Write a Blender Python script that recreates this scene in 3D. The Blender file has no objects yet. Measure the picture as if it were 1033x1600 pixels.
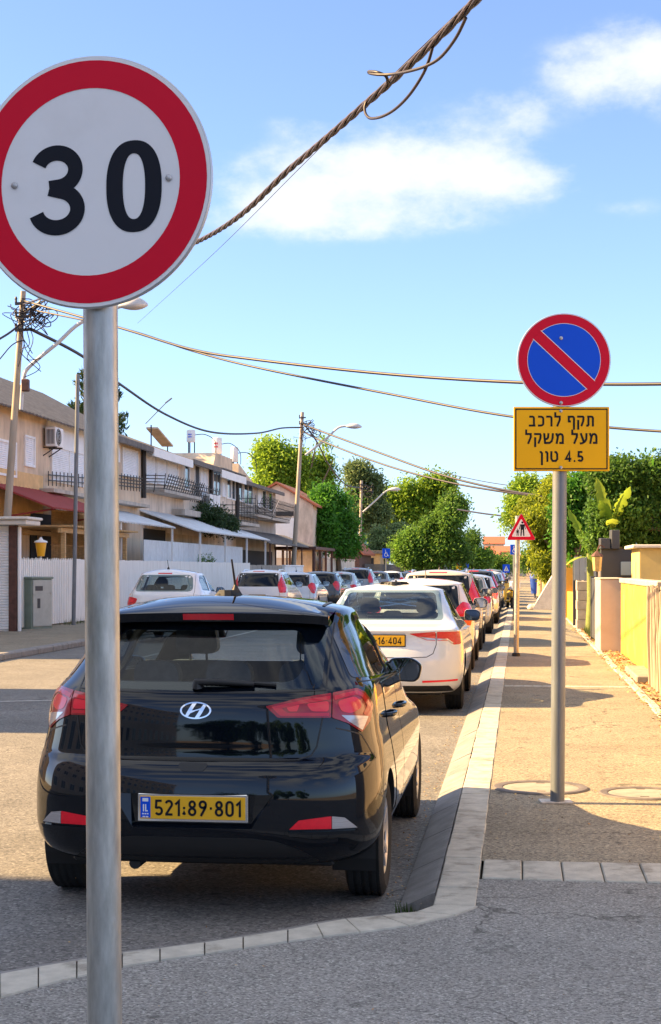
import bpy, bmesh, math, random
import numpy as np
from mathutils import Vector, Matrix
from mathutils.bvhtree import BVHTree

scene = bpy.context.scene
COL = scene.collection
R = math.radians

# ------------------------------------------------------------------ camera
F_PX, HOR, VPX, CAM_H = 2400.0, 889.0, 810.0, 1.66
YAW = math.atan((VPX - 516.5) / F_PX)
ST, CT = math.sin(YAW), math.cos(YAW)
cam_data = bpy.data.cameras.new("camera")
cam = bpy.data.objects.new("camera", cam_data)
COL.objects.link(cam)
cam.location = (0, 0, CAM_H)
cam.rotation_euler = (R(90), 0, YAW)
cam_data.sensor_fit = 'VERTICAL'
cam_data.sensor_height = 36.0
cam_data.lens = 36.0 * F_PX / 1600.0
cam_data.shift_y = (HOR - 800.0) / 1600.0
cam_data.clip_start = 0.1
cam_data.clip_end = 3000.0
scene.camera = cam

# ------------------------------------------------------------------ sun and sky
SUN_EL, SUN_AZ = 32.0, 182.0        # azimuth as direction angle in the plan: 180 = from -X
sun_data = bpy.data.lights.new("sun", 'SUN')
sun_data.energy = 5.0
sun_data.angle = R(0.5)
sun_data.color = (1.0, 0.655, 0.29)
sun = bpy.data.objects.new("sun", sun_data)
COL.objects.link(sun)
to_sun = Vector((math.cos(R(SUN_EL)) * math.cos(R(SUN_AZ)), math.cos(R(SUN_EL)) * math.sin(R(SUN_AZ)), math.sin(R(SUN_EL))))
sun.rotation_euler = to_sun.to_track_quat('Z', 'Y').to_euler()
sun.location = to_sun * 100

world = bpy.data.worlds.new("World")
scene.world = world
world.use_nodes = True
nt = world.node_tree
nt.nodes.clear()
def wn(t, **kw):
    n = nt.nodes.new(t)
    for k, v in kw.items():
        setattr(n, k, v)
    return n
def wl(a, b): nt.links.new(a, b)
def wmath(op, a, b=None, c=None):
    n = wn('ShaderNodeMath', operation=op)
    for i, v in enumerate((a, b, c)):
        if v is None: continue
        if isinstance(v, (int, float)): n.inputs[i].default_value = v
        else: wl(v, n.inputs[i])
    return n.outputs[0]
out = wn('ShaderNodeOutputWorld')
bg = wn('ShaderNodeBackground')
bg.inputs['Strength'].default_value = 0.058
sky = wn('ShaderNodeTexSky', sky_type='NISHITA')
sky.sun_disc = False
sky.sun_elevation = R(SUN_EL)
sky.sun_rotation = R(90 - SUN_AZ)
sky.altitude = 0
sky.air_density = 0.8
sky.dust_density = 0.6
sky.ozone_density = 2.0
tc = wn('ShaderNodeTexCoord')
sep = wn('ShaderNodeSeparateXYZ')
wl(tc.outputs['Generated'], sep.inputs[0])
az = wmath('ARCTAN2', sep.outputs[0], sep.outputs[1])
el = wmath('ARCSINE', sep.outputs[2])
def cloud_noise(scale, detail, rough, zs, offs):
    mp = wn('ShaderNodeMapping')
    mp.inputs['Scale'].default_value = (1, 1, zs)
    mp.inputs['Location'].default_value = offs
    wl(tc.outputs['Generated'], mp.inputs[0])
    n = wn('ShaderNodeTexNoise')
    n.inputs['Scale'].default_value = scale
    n.inputs['Detail'].default_value = detail
    n.inputs['Roughness'].default_value = rough
    wl(mp.outputs[0], n.inputs['Vector'])
    return n.outputs['Fac']
cn = cloud_noise(21.0, 8.0, 0.62, 1.7, (0, 0, 0))
cn2 = cloud_noise(3.0, 6.0, 0.55, 3.0, (4.2, 1.3, 0))
def pix_dir(px, py):
    xn, zn = (px - 516.5) / F_PX, (HOR - py) / F_PX
    return Vector((-ST + xn * CT, CT + xn * ST, zn))
# clouds seen in the picture, as soft ellipses of (azimuth, elevation)
CLOUDS = [(510, 290, 140, 55, 1.0), (650, 258, 120, 58, 1.05), (430, 320, 85, 36, 0.85), (850, 282, 75, 24, 0.72), (765, 262, 70, 36, 0.75),
          (820, 185, 34, 34, 0.55), (460, 195, 40, 14, 0.40), (935, 110, 84, 50, 0.9), (1025, 100, 70, 54, 1.0), (985, 325, 60, 14, 0.35),
          (560, 352, 150, 18, 0.5), (745, 150, 50, 22, 0.3), (700, 300, 260, 60, 0.10)]
total = None
for (px, py, sx, sy, amp) in CLOUDS:
    d = pix_dir(px, py).normalized()
    a0, e0 = math.atan2(d.x, d.y), math.asin(d.z)
    u = wmath('DIVIDE', wmath('SUBTRACT', az, a0), sx / F_PX)
    v = wmath('DIVIDE', wmath('SUBTRACT', el, e0), sy / F_PX)
    q = wmath('ADD', wmath('MULTIPLY', u, u), wmath('MULTIPLY', v, v))
    g = wmath('MULTIPLY', wmath('EXPONENT', wmath('MULTIPLY', q, -0.8)), amp)
    total = g if total is None else wmath('ADD', total, g)
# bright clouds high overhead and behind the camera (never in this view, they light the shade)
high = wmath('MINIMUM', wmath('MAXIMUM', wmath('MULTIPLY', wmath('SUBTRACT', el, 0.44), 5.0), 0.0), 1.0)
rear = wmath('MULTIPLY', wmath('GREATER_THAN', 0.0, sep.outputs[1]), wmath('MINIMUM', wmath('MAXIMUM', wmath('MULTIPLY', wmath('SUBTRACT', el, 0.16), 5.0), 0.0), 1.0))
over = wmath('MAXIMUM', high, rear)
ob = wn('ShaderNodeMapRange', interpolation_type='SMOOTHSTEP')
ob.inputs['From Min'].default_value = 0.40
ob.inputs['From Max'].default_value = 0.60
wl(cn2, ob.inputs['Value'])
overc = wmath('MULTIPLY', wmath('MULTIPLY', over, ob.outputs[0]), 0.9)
thick = total
dens = wmath('MULTIPLY', wmath('ADD', thick, wmath('MULTIPLY', wmath('SUBTRACT', cn, 0.5), 2.7)), wmath('MINIMUM', wmath('MULTIPLY', wmath('MAXIMUM', thick, 0.0), 2.2), 1.0))
mr = wn('ShaderNodeMapRange', interpolation_type='SMOOTHSTEP')
mr.inputs['From Min'].default_value = 0.06
mr.inputs['From Max'].default_value = 1.6
wl(dens, mr.inputs['Value'])
cmix = wn('ShaderNodeMix', data_type='RGBA')
cmix.inputs['B'].default_value = (4.5, 4.6, 4.75, 1)
wl(wmath('MULTIPLY', mr.outputs[0], 0.88), cmix.inputs['Factor'])
hsv = wn('ShaderNodeHueSaturation')
hsv.inputs['Saturation'].default_value = 0.86
hsv.inputs['Value'].default_value = 1.12
wl(sky.outputs[0], hsv.inputs['Color'])
tintn = wn('ShaderNodeMix', data_type='RGBA', blend_type='MULTIPLY')
tintn.inputs['Factor'].default_value = 1.0
tintn.inputs['B'].default_value = (0.79, 0.90, 1.12, 1)
wl(hsv.outputs[0], tintn.inputs['A'])
wl(tintn.outputs['Result'], cmix.inputs['A'])
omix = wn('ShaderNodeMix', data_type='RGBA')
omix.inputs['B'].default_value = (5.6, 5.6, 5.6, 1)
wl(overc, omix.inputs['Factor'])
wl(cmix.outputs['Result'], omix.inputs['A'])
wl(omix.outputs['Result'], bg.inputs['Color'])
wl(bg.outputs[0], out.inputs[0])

scene.view_settings.view_transform = 'Standard'
scene.view_settings.look = 'None'
scene.view_settings.gamma = 1.0
scene.view_settings.exposure = 2.1
scene.view_settings.use_curve_mapping = False
scene.cycles.use_denoising = True
scene.cycles.max_bounces = 8
scene.cycles.transparent_max_bounces = 12
scene.cycles.caustics_reflective = False
scene.cycles.caustics_refractive = False

# ------------------------------------------------------------------ pixel helpers (photo pixels -> world)
def G(px, py, z=0.0):
    d = pix_dir(px, py)
    t = (z - CAM_H) / d.z
    return Vector((0, 0, CAM_H)) + d * t
def AD(px, py, D):
    return Vector((0, 0, CAM_H)) + pix_dir(px, py) * D
def AX(px, py, X):
    d = pix_dir(px, py)
    return Vector((0, 0, CAM_H)) + d * (X / d.x)
def AY(px, py, Y):
    d = pix_dir(px, py)
    return Vector((0, 0, CAM_H)) + d * (Y / d.y)

# ------------------------------------------------------------------ mesh builder
class MB:
    def __init__(s):
        s.v, s.f, s.m, s.mi = [], [], [], 0
    def add(s, verts, faces, mi=None):
        b = len(s.v)
        s.v.extend([tuple(v) for v in verts])
        for f in faces:
            s.f.append(tuple(b + i for i in f))
            s.m.append(s.mi if mi is None else mi)
    def quad(s, a, b, c, d, mi=None): s.add([a, b, c, d], [(0, 1, 2, 3)], mi)
    def poly(s, pts, mi=None): s.add(pts, [tuple(range(len(pts)))], mi)
    def box(s, x0, x1, y0, y1, z0, z1, mi=None, rz=0.0, piv=None):
        vs = [(x, y, z) for z in (z0, z1) for y in (y0, y1) for x in (x0, x1)]
        if rz:
            p = piv or ((x0 + x1) / 2, (y0 + y1) / 2)
            c, n = math.cos(rz), math.sin(rz)
            vs = [(p[0] + (x - p[0]) * c - (y - p[1]) * n, p[1] + (x - p[0]) * n + (y - p[1]) * c, z) for x, y, z in vs]
        s.add(vs, [(0, 2, 3, 1), (4, 5, 7, 6), (0, 1, 5, 4), (2, 6, 7, 3), (0, 4, 6, 2), (1, 3, 7, 5)], mi)
    def bbox(s, x0, x1, y0, y1, z0, z1, b=0.01, mi=None):
        """box with chamfered edges"""
        vs = []
        for (zz, ins) in ((z0, b), (z0 + b, 0), (z1 - b, 0), (z1, b)):
            xa, xb, ya, yb = x0 + ins, x1 - ins, y0 + ins, y1 - ins
            vs += [(xa + b, ya, zz), (xb - b, ya, zz), (xb, ya + b, zz), (xb, yb - b, zz), (xb - b, yb, zz), (xa + b, yb, zz), (xa, yb - b, zz), (xa, ya + b, zz)]
        fs = [tuple(range(7, -1, -1)), tuple(range(24, 32))]
        for k in range(3):
            for i in range(8):
                j = (i + 1) % 8
                fs.append((k * 8 + i, k * 8 + j, k * 8 + 8 + j, k * 8 + 8 + i))
        s.add(vs, fs, mi)
    def beam(s, a, b, w, h=None, up=(0, 0, 1), mi=None):
        """rectangular bar from a to b"""
        a, b = Vector(a), Vector(b)
        h = w if h is None else h
        t = (b - a).normalized()
        sd = t.cross(Vector(up))
        if sd.length < 1e-4: sd = t.cross(Vector((0, 1, 0)))
        sd.normalize()
        u = sd.cross(t).normalized()
        vs = [p + sd * (w / 2 * i) + u * (h / 2 * j) for p in (a, b) for (i, j) in ((-1, -1), (1, -1), (1, 1), (-1, 1))]
        s.add(vs, [(0, 1, 2, 3), (7, 6, 5, 4), (0, 4, 5, 1), (1, 5, 6, 2), (2, 6, 7, 3), (3, 7, 4, 0)], mi)
    def tube(s, pts, r, n=8, cap=True, mi=None):
        pts = [Vector(p) for p in pts]
        rs = r if isinstance(r, (list, tuple)) else [r] * len(pts)
        t0 = (pts[1] - pts[0]).normalized()
        nrm = t0.orthogonal().normalized()
        vs, fs = [], []
        pt = t0
        for i, p in enumerate(pts):
            if i == 0: t = t0
            elif i == len(pts) - 1: t = (pts[i] - pts[i - 1]).normalized()
            else: t = ((pts[i + 1] - p).normalized() + (p - pts[i - 1]).normalized()).normalized()
            q = pt.rotation_difference(t)
            nrm = (q @ nrm)
            nrm = (nrm - t * nrm.dot(t)).normalized()
            pt = t
            bn = t.cross(nrm)
            for k in range(n):
                a = 2 * math.pi * k / n
                vs.append(p + (nrm * math.cos(a) + bn * math.sin(a)) * rs[i])
        for i in range(len(pts) - 1):
            for k in range(n):
                l = (k + 1) % n
                fs.append((i * n + k, i * n + l, (i + 1) * n + l, (i + 1) * n + k))
        if cap:
            fs.append(tuple(range(n - 1, -1, -1)))
            fs.append(tuple((len(pts) - 1) * n + k for k in range(n)))
        s.add(vs, fs, mi)
    def lathe(s, prof, n=24, mat=None, mi=None, closed=False):
        """profile (radius, height) about local Z; mat places it"""
        vs, fs = [], []
        for (r, z) in prof:
            for k in range(n):
                a = 2 * math.pi * k / n
                v = Vector((r * math.cos(a), r * math.sin(a), z))
                vs.append(mat @ v if mat is not None else v)
        m = len(prof)
        for i in range(m - 1 if not closed else m):
            j = (i + 1) % m
            for k in range(n):
                l = (k + 1) % n
                fs.append((i * n + k, i * n + l, j * n + l, j * n + k))
        if not closed:
            if prof[0][0] > 1e-6: fs.append(tuple(range(n - 1, -1, -1)))
            if prof[-1][0] > 1e-6: fs.append(tuple((m - 1) * n + k for k in range(n)))
        s.add(vs, fs, mi)
    def prism(s, poly, fn0, fn1, mi=None):
        n = len(poly)
        vs = [fn0(p) for p in poly] + [fn1(p) for p in poly]
        fs = [tuple(range(n - 1, -1, -1)), tuple(range(n, 2 * n))]
        for i in range(n):
            j = (i + 1) % n
            fs.append((i, j, n + j, n + i))
        s.add(vs, fs, mi)
    def build(s, name, mats, parent=None, smooth=None, clean=False):
        me = bpy.data.meshes.new(name)
        me.from_pydata(s.v, [], s.f)
        ms = mats if isinstance(mats, (list, tuple)) else [mats]
        for m in ms: me.materials.append(m)
        if len(ms) > 1: me.polygons.foreach_set('material_index', s.m)
        if clean:
            bm = bmesh.new(); bm.from_mesh(me)
            bmesh.ops.remove_doubles(bm, verts=bm.verts, dist=1e-5)
            bmesh.ops.recalc_face_normals(bm, faces=bm.faces)
            bm.to_mesh(me); bm.free()
        if smooth is not None:
            me.polygons.foreach_set('use_smooth', [True] * len(me.polygons))
            if smooth < 180: me.set_sharp_from_angle(angle=R(smooth))
        me.update()
        o = bpy.data.objects.new(name, me)
        COL.objects.link(o)
        if parent is not None: o.parent = parent
        return o

def tag(o, label=None, cat=None, group=None, kind=None):
    if label: o['label'] = label
    if cat: o['category'] = cat
    if group: o['group'] = group
    if kind: o['kind'] = kind
    return o
def thing(name, label, cat, loc=(0, 0, 0), rz=0.0, group=None):
    o = bpy.data.objects.new(name, None)
    o.empty_display_size = 0.2
    COL.objects.link(o)
    o.location = loc
    o.rotation_euler = (0, 0, rz)
    return tag(o, label, cat, group)
def copy_tree(o, parent=None):
    c = o.copy()
    COL.objects.link(c)
    c.parent = parent
    for ch in [x for x in o.children]:
        copy_tree(ch, c)
    return c
def spline(pts, n=8):
    pts = [Vector(p) for p in pts]
    o = []
    for i in range(len(pts) - 1):
        p0 = pts[max(i - 1, 0)]; p1 = pts[i]; p2 = pts[i + 1]; p3 = pts[min(i + 2, len(pts) - 1)]
        for k in range(n):
            t = k / n
            o.append(0.5 * ((2 * p1) + (p2 - p0) * t + (2 * p0 - 5 * p1 + 4 * p2 - p3) * t * t + (3 * p1 - p0 - 3 * p2 + p3) * t ** 3))
    o.append(pts[-1])
    return o

# ------------------------------------------------------------------ materials
MATS = {}
def _new(name):
    m = bpy.data.materials.new(name)
    m.use_nodes = True
    t = m.node_tree
    return m, t, t.nodes['Principled BSDF']
def mat(name, col, rough=0.6, metal=0.0, var=0.12, scale=5.0, bump=0.0, bscale=60.0, coat=0.0, spec=0.5, streak=None, dirt=None, dirtcol=(0.12, 0.09, 0.06), dscale=1.3, detail=6.0):
    """principled + object-space noise: colour variation, optional dirt patches, optional stretched streaks, bump"""
    if name in MATS: return MATS[name]
    m, t, p = _new(name)
    L = t.links.new
    N = t.nodes.new
    co = N('ShaderNodeTexCoord')
    vec = co.outputs['Object']
    if streak:
        mp = N('ShaderNodeMapping'); mp.inputs['Scale'].default_value = streak
        L(vec, mp.inputs[0]); svec = mp.outputs[0]
    else: svec = vec
    nz = N('ShaderNodeTexNoise'); nz.inputs['Scale'].default_value = scale; nz.inputs['Detail'].default_value = detail
    nz.inputs['Roughness'].default_value = 0.6
    L(svec, nz.inputs['Vector'])
    mr = N('ShaderNodeMapRange')
    mr.inputs['From Min'].default_value = 0.3; mr.inputs['From Max'].default_value = 0.7
    mr.inputs['To Min'].default_value = 1 - var; mr.inputs['To Max'].default_value = 1 + var
    L(nz.outputs['Fac'], mr.inputs['Value'])
    hs = N('ShaderNodeHueSaturation'); hs.inputs['Color'].default_value = (*col, 1)
    L(mr.outputs[0], hs.inputs['Value'])
    cout = hs.outputs[0]
    if dirt:
        n2 = N('ShaderNodeTexNoise'); n2.inputs['Scale'].default_value = dscale; n2.inputs['Detail'].default_value = 8
        n2.inputs['Roughness'].default_value = 0.65
        L(svec, n2.inputs['Vector'])
        m2 = N('ShaderNodeMapRange'); m2.inputs['From Min'].default_value = 0.52; m2.inputs['From Max'].default_value = 0.72
        m2.inputs['To Max'].default_value = dirt
        L(n2.outputs['Fac'], m2.inputs['Value'])
        mx = N('ShaderNodeMix'); mx.data_type = 'RGBA'
        L(m2.outputs[0], mx.inputs['Factor']); L(cout, mx.inputs['A']); mx.inputs['B'].default_value = (*dirtcol, 1)
        cout = mx.outputs['Result']
    L(cout, p.inputs['Base Color'])
    p.inputs['Roughness'].default_value = rough
    p.inputs['Metallic'].default_value = metal
    p.inputs['Specular IOR Level'].default_value = spec
    if coat:
        p.inputs['Coat Weight'].default_value = coat
        p.inputs['Coat Roughness'].default_value = 0.03
    if bump:
        n3 = N('ShaderNodeTexNoise'); n3.inputs['Scale'].default_value = bscale; n3.inputs['Detail'].default_value = 4
        L(svec if streak else vec, n3.inputs['Vector'])
        b = N('ShaderNodeBump'); b.inputs['Strength'].default_value = bump; b.inputs['Distance'].default_value = 0.01
        L(n3.outputs['Fac'], b.inputs['Height']); L(b.outputs[0], p.inputs['Normal'])
    MATS[name] = m
    return m

def asphalt(name, c_dark, c_mid, c_light, grain=95.0, patch=0.25, bump=0.5, tint=None):
    m, t, p = _new(name)
    L = t.links.new; N = t.nodes.new
    co = N('ShaderNodeTexCoord')
    vo = N('ShaderNodeTexVoronoi'); vo.inputs['Scale'].default_value = grain
    L(co.outputs['Object'], vo.inputs['Vector'])
    sp = N('ShaderNodeSeparateColor'); L(vo.outputs['Color'], sp.inputs[0])
    ramp = N('ShaderNodeValToRGB')
    r = ramp.color_ramp
    r.elements[0].position = 0.0; r.elements[0].color = (*c_dark, 1)
    r.elements[1].position = 1.0; r.elements[1].color = (*c_light, 1)
    e = r.elements.new(0.5); e.color = (*c_mid, 1)
    e = r.elements.new(0.85); e.color = tuple(1.15 * v for v in c_mid) + (1,)
    L(sp.outputs[0], ramp.inputs[0])
    n1 = N('ShaderNodeTexNoise'); n1.inputs['Scale'].default_value = 0.9; n1.inputs['Detail'].default_value = 8; n1.inputs['Roughness'].default_value = 0.62
    L(co.outputs['Object'], n1.inputs['Vector'])
    mr = N('ShaderNodeMapRange'); mr.inputs['From Min'].default_value = 0.3; mr.inputs['From Max'].default_value = 0.7
    mr.inputs['To Min'].default_value = 1 - patch; mr.inputs['To Max'].default_value = 1 + patch
    L(n1.outputs['Fac'], mr.inputs['Value'])
    hs = N('ShaderNodeHueSaturation'); L(ramp.outputs[0], hs.inputs['Color']); L(mr.outputs[0], hs.inputs['Value'])
    # worn, dusty patches and dark oil spots
    n2 = N('ShaderNodeTexNoise'); n2.inputs['Scale'].default_value = 2.6; n2.inputs['Detail'].default_value = 9; n2.inputs['Roughness'].default_value = 0.7
    L(co.outputs['Object'], n2.inputs['Vector'])
    m2 = N('ShaderNodeMapRange'); m2.inputs['From Min'].default_value = 0.55; m2.inputs['From Max'].default_value = 0.75; m2.inputs['To Max'].default_value = 0.4
    L(n2.outputs['Fac'], m2.inputs['Value'])
    mx = N('ShaderNodeMix'); mx.data_type = 'RGBA'
    L(m2.outputs[0], mx.inputs['Factor']); L(hs.outputs[0], mx.inputs['A'])
    mx.inputs['B'].default_value = (*(tint or tuple(v * 1.3 for v in c_mid)), 1)
    n4 = N('ShaderNodeTexNoise'); n4.inputs['Scale'].default_value = 5.0; n4.inputs['Detail'].default_value = 2
    L(co.outputs['Object'], n4.inputs['Vector'])
    m4 = N('ShaderNodeMapRange'); m4.inputs['From Min'].default_value = 0.66; m4.inputs['From Max'].default_value = 0.74; m4.inputs['To Max'].default_value = 0.55
    L(n4.outputs['Fac'], m4.inputs['Value'])
    mx2 = N('ShaderNodeMix'); mx2.data_type = 'RGBA'
    L(m4.outputs[0], mx2.inputs['Factor']); L(mx.outputs['Result'], mx2.inputs['A']); mx2.inputs['B'].default_value = (0.025, 0.024, 0.023, 1)
    # hairline cracks and large faint stains
    wob = N('ShaderNodeTexNoise'); wob.inputs['Scale'].default_value = 1.7; wob.inputs['Detail'].default_value = 6
    L(co.outputs['Object'], wob.inputs['Vector'])
    wm = N('ShaderNodeMix'); wm.data_type = 'RGBA'; wm.blend_type = 'LINEAR_LIGHT'; wm.inputs['Factor'].default_value = 0.55
    L(co.outputs['Object'], wm.inputs['A']); L(wob.outputs['Color'], wm.inputs['B'])
    cv = N('ShaderNodeTexVoronoi'); cv.feature = 'DISTANCE_TO_EDGE'; cv.inputs['Scale'].default_value = 0.42
    L(wm.outputs['Result'], cv.inputs['Vector'])
    cm = N('ShaderNodeMapRange'); cm.inputs['From Min'].default_value = 0.006; cm.inputs['From Max'].default_value = 0.0; cm.inputs['To Max'].default_value = 0.75
    L(cv.outputs['Distance'], cm.inputs['Value'])
    ck = N('ShaderNodeMath'); ck.operation = 'MULTIPLY'
    cg = N('ShaderNodeMapRange'); cg.inputs['From Min'].default_value = 0.45; cg.inputs['From Max'].default_value = 0.55
    L(n1.outputs['Fac'], cg.inputs['Value']); L(cm.outputs[0], ck.inputs[0]); L(cg.outputs[0], ck.inputs[1])
    mx3 = N('ShaderNodeMix'); mx3.data_type = 'RGBA'
    L(ck.outputs[0], mx3.inputs['Factor']); L(mx2.outputs['Result'], mx3.inputs['A']); mx3.inputs['B'].default_value = (0.03, 0.028, 0.026, 1)
    L(mx3.outputs['Result'], p.inputs['Base Color'])
    p.inputs['Roughness'].default_value = 0.9
    p.inputs['Specular IOR Level'].default_value = 0.3
    n3 = N('ShaderNodeTexNoise'); n3.inputs['Scale'].default_value = grain * 1.2; n3.inputs['Detail'].default_value = 3
    L(co.outputs['Object'], n3.inputs['Vector'])
    b = N('ShaderNodeBump'); b.inputs['Strength'].default_value = bump; b.inputs['Distance'].default_value = 0.006
    L(n3.outputs['Fac'], b.inputs['Height']); L(b.outputs[0], p.inputs['Normal'])
    return m

def glass(name, tint=(0.35, 0.42, 0.42), ior=1.5, rough=0.0):
    m = bpy.data.materials.new(name); m.use_nodes = True
    t = m.node_tree; t.nodes.clear()
    N = t.nodes.new; L = t.links.new
    o = N('ShaderNodeOutputMaterial'); mx = N('ShaderNodeMixShader'); tr = N('ShaderNodeBsdfTransparent'); gl = N('ShaderNodeBsdfGlossy')
    tr.inputs[0].default_value = (*tint, 1)
    gl.inputs['Roughness'].default_value = rough
    fr = N('ShaderNodeFresnel'); ge = N('ShaderNodeNewGeometry'); ir = N('ShaderNodeMapRange')
    ir.inputs['To Min'].default_value = ior; ir.inputs['To Max'].default_value = 1.0 / ior   # thin pane: the same from both sides
    L(ge.outputs['Backfacing'], ir.inputs['Value']); L(ir.outputs[0], fr.inputs[0])
    L(fr.outputs[0], mx.inputs[0]); L(tr.outputs[0], mx.inputs[1]); L(gl.outputs[0], mx.inputs[2]); L(mx.outputs[0], o.inputs[0])
    return m

def leafmat(name, dark, light, trans=0.35):
    m = bpy.data.materials.new(name); m.use_nodes = True
    t = m.node_tree; t.nodes.clear()
    N = t.nodes.new; L = t.links.new
    o = N('ShaderNodeOutputMaterial')
    at = N('ShaderNodeAttribute'); at.attribute_name = 'tint'
    mx = N('ShaderNodeMix'); mx.data_type = 'RGBA'
    L(at.outputs['Fac'], mx.inputs['Factor'])
    mx.inputs['A'].default_value = (*dark, 1); mx.inputs['B'].default_value = (*light, 1)
    df = N('ShaderNodeBsdfPrincipled'); df.inputs['Roughness'].default_value = 0.55; df.inputs['Specular IOR Level'].default_value = 0.35
    tl = N('ShaderNodeBsdfTranslucent')
    L(mx.outputs['Result'], df.inputs['Base Color'])
    hs = N('ShaderNodeHueSaturation'); hs.inputs['Value'].default_value = 1.5; hs.inputs['Hue'].default_value = 0.485
    L(mx.outputs['Result'], hs.inputs['Color']); L(hs.outputs[0], tl.inputs['Color'])
    ms = N('ShaderNodeMixShader'); ms.inputs[0].default_value = trans
    L(df.outputs[0], ms.inputs[1]); L(tl.outputs[0], ms.inputs[2]); L(ms.outputs[0], o.inputs[0])
    return m

M = {}
M['road'] = asphalt('road asphalt', (0.085, 0.083, 0.08), (0.17, 0.163, 0.152), (0.29, 0.28, 0.26), grain=75, patch=0.2, tint=(0.23, 0.205, 0.175))
M['walk'] = asphalt('pavement asphalt', (0.11, 0.095, 0.075), (0.26, 0.225, 0.165), (0.42, 0.36, 0.26), grain=85, patch=0.2, tint=(0.34, 0.28, 0.19))
M['fore'] = asphalt('forecourt asphalt', (0.12, 0.116, 0.108), (0.262, 0.252, 0.232), (0.45, 0.435, 0.40), grain=120, patch=0.16, bump=0.6)
M['dirt'] = mat('dry soil', (0.24, 0.17, 0.10), 0.95, var=0.35, scale=9, bump=0.8, bscale=30)
M['kerbstone'] = mat('grey kerb stone', (0.23, 0.22, 0.21), 0.85, var=0.22, scale=7, bump=0.3, bscale=90, dirt=0.5, dirtcol=(0.10, 0.09, 0.08))
M['kerbwhite'] = mat('pale kerb block', (0.47, 0.44, 0.37), 0.8, var=0.2, scale=9, bump=0.4, bscale=110, dirt=0.9, dirtcol=(0.17, 0.145, 0.11), dscale=5)
M['joint'] = mat('dark joint', (0.07, 0.065, 0.06), 0.95)
M['steel'] = mat('galvanised steel', (0.42, 0.43, 0.415), 0.42, metal=0.65, var=0.26, scale=38, bump=0.12, bscale=60, streak=(1, 1, 0.22), dirt=0.55, dirtcol=(0.24, 0.25, 0.19), dscale=16)
M['steel2'] = mat('painted steel post', (0.155, 0.175, 0.20), 0.5, metal=0.2, var=0.22, scale=22, streak=(1, 1, .12), dirt=0.4, dirtcol=(0.09, 0.095, 0.10), dscale=9)
M['bolt'] = mat('bolt metal', (0.45, 0.45, 0.46), 0.4, metal=0.8)
M['signwhite'] = mat('sign white sheeting', (0.80, 0.80, 0.82), 0.5, spec=0.2, var=0.02, scale=3, dirt=0.14, dirtcol=(0.5, 0.48, 0.45), dscale=6)
M['signred'] = mat('sign red sheeting', (0.66, 0.002, 0.028), 0.5, spec=0.2, var=0.03, scale=3)
M['signblue'] = mat('sign blue sheeting', (0.004, 0.085, 0.70), 0.5, spec=0.2, var=0.03, scale=3)
M['signyellow'] = mat('sign yellow sheeting', (0.93, 0.47, 0.004), 0.5, spec=0.2, var=0.03, scale=3)
M['signblack'] = mat('sign black ink', (0.010, 0.012, 0.020), 0.5, spec=0.15, var=0.05)
M['signback'] = mat('sign aluminium edge', (0.52, 0.53, 0.54), 0.4, metal=0.5)
M['black'] = mat('black plastic', (0.012, 0.012, 0.013), 0.55, var=0.1)
M['cable'] = mat('cable sheath', (0.016, 0.011, 0.017), 0.5, var=0.2, scale=20)
M['cablegrey'] = mat('bare grey cable', (0.06, 0.046, 0.055), 0.45, metal=0.1, var=0.2, scale=20)
# ------------------------------------------------------------------ lettering: stroke glyphs
def _arc(cx, cy, rx, ry, a0, a1, n=10):
    return [(cx + rx * math.cos(R(a0 + (a1 - a0) * i / n)), cy + ry * math.sin(R(a0 + (a1 - a0) * i / n))) for i in range(n + 1)]
def _stroke(mb, pts, w, place, z, closed=False, mi=None):
    """ribbon of width w along pts with mitred joins; place(x, y, z) maps to the world"""
    P = [Vector((p[0], p[1], 0)) for p in pts]
    n = len(P)
    L_, R_ = [], []
    for i in range(n):
        if closed: a, b = P[(i - 1) % n], P[(i + 1) % n]
        else: a, b = P[max(i - 1, 0)], P[min(i + 1, n - 1)]
        t1 = (P[i] - a); t2 = (b - P[i])
        if t1.length < 1e-9: t1 = t2
        if t2.length < 1e-9: t2 = t1
        t1, t2 = t1.normalized(), t2.normalized()
        t = (t1 + t2)
        if t.length < 1e-6: t = t1
        t.normalize()
        nn = Vector((-t.y, t.x, 0))
        c = max(0.45, nn.dot(Vector((-t1.y, t1.x, 0))))
        L_.append(P[i] + nn * (w / 2 / c)); R_.append(P[i] - nn * (w / 2 / c))
    vs = [place(p.x, p.y, z) for p in L_] + [place(p.x, p.y, z) for p in R_]
    fs = []
    for i in range(n if closed else n - 1):
        j = (i + 1) % n
        fs.append((i, n + i, n + j, j))
    mb.add(vs, fs, mi)
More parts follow.
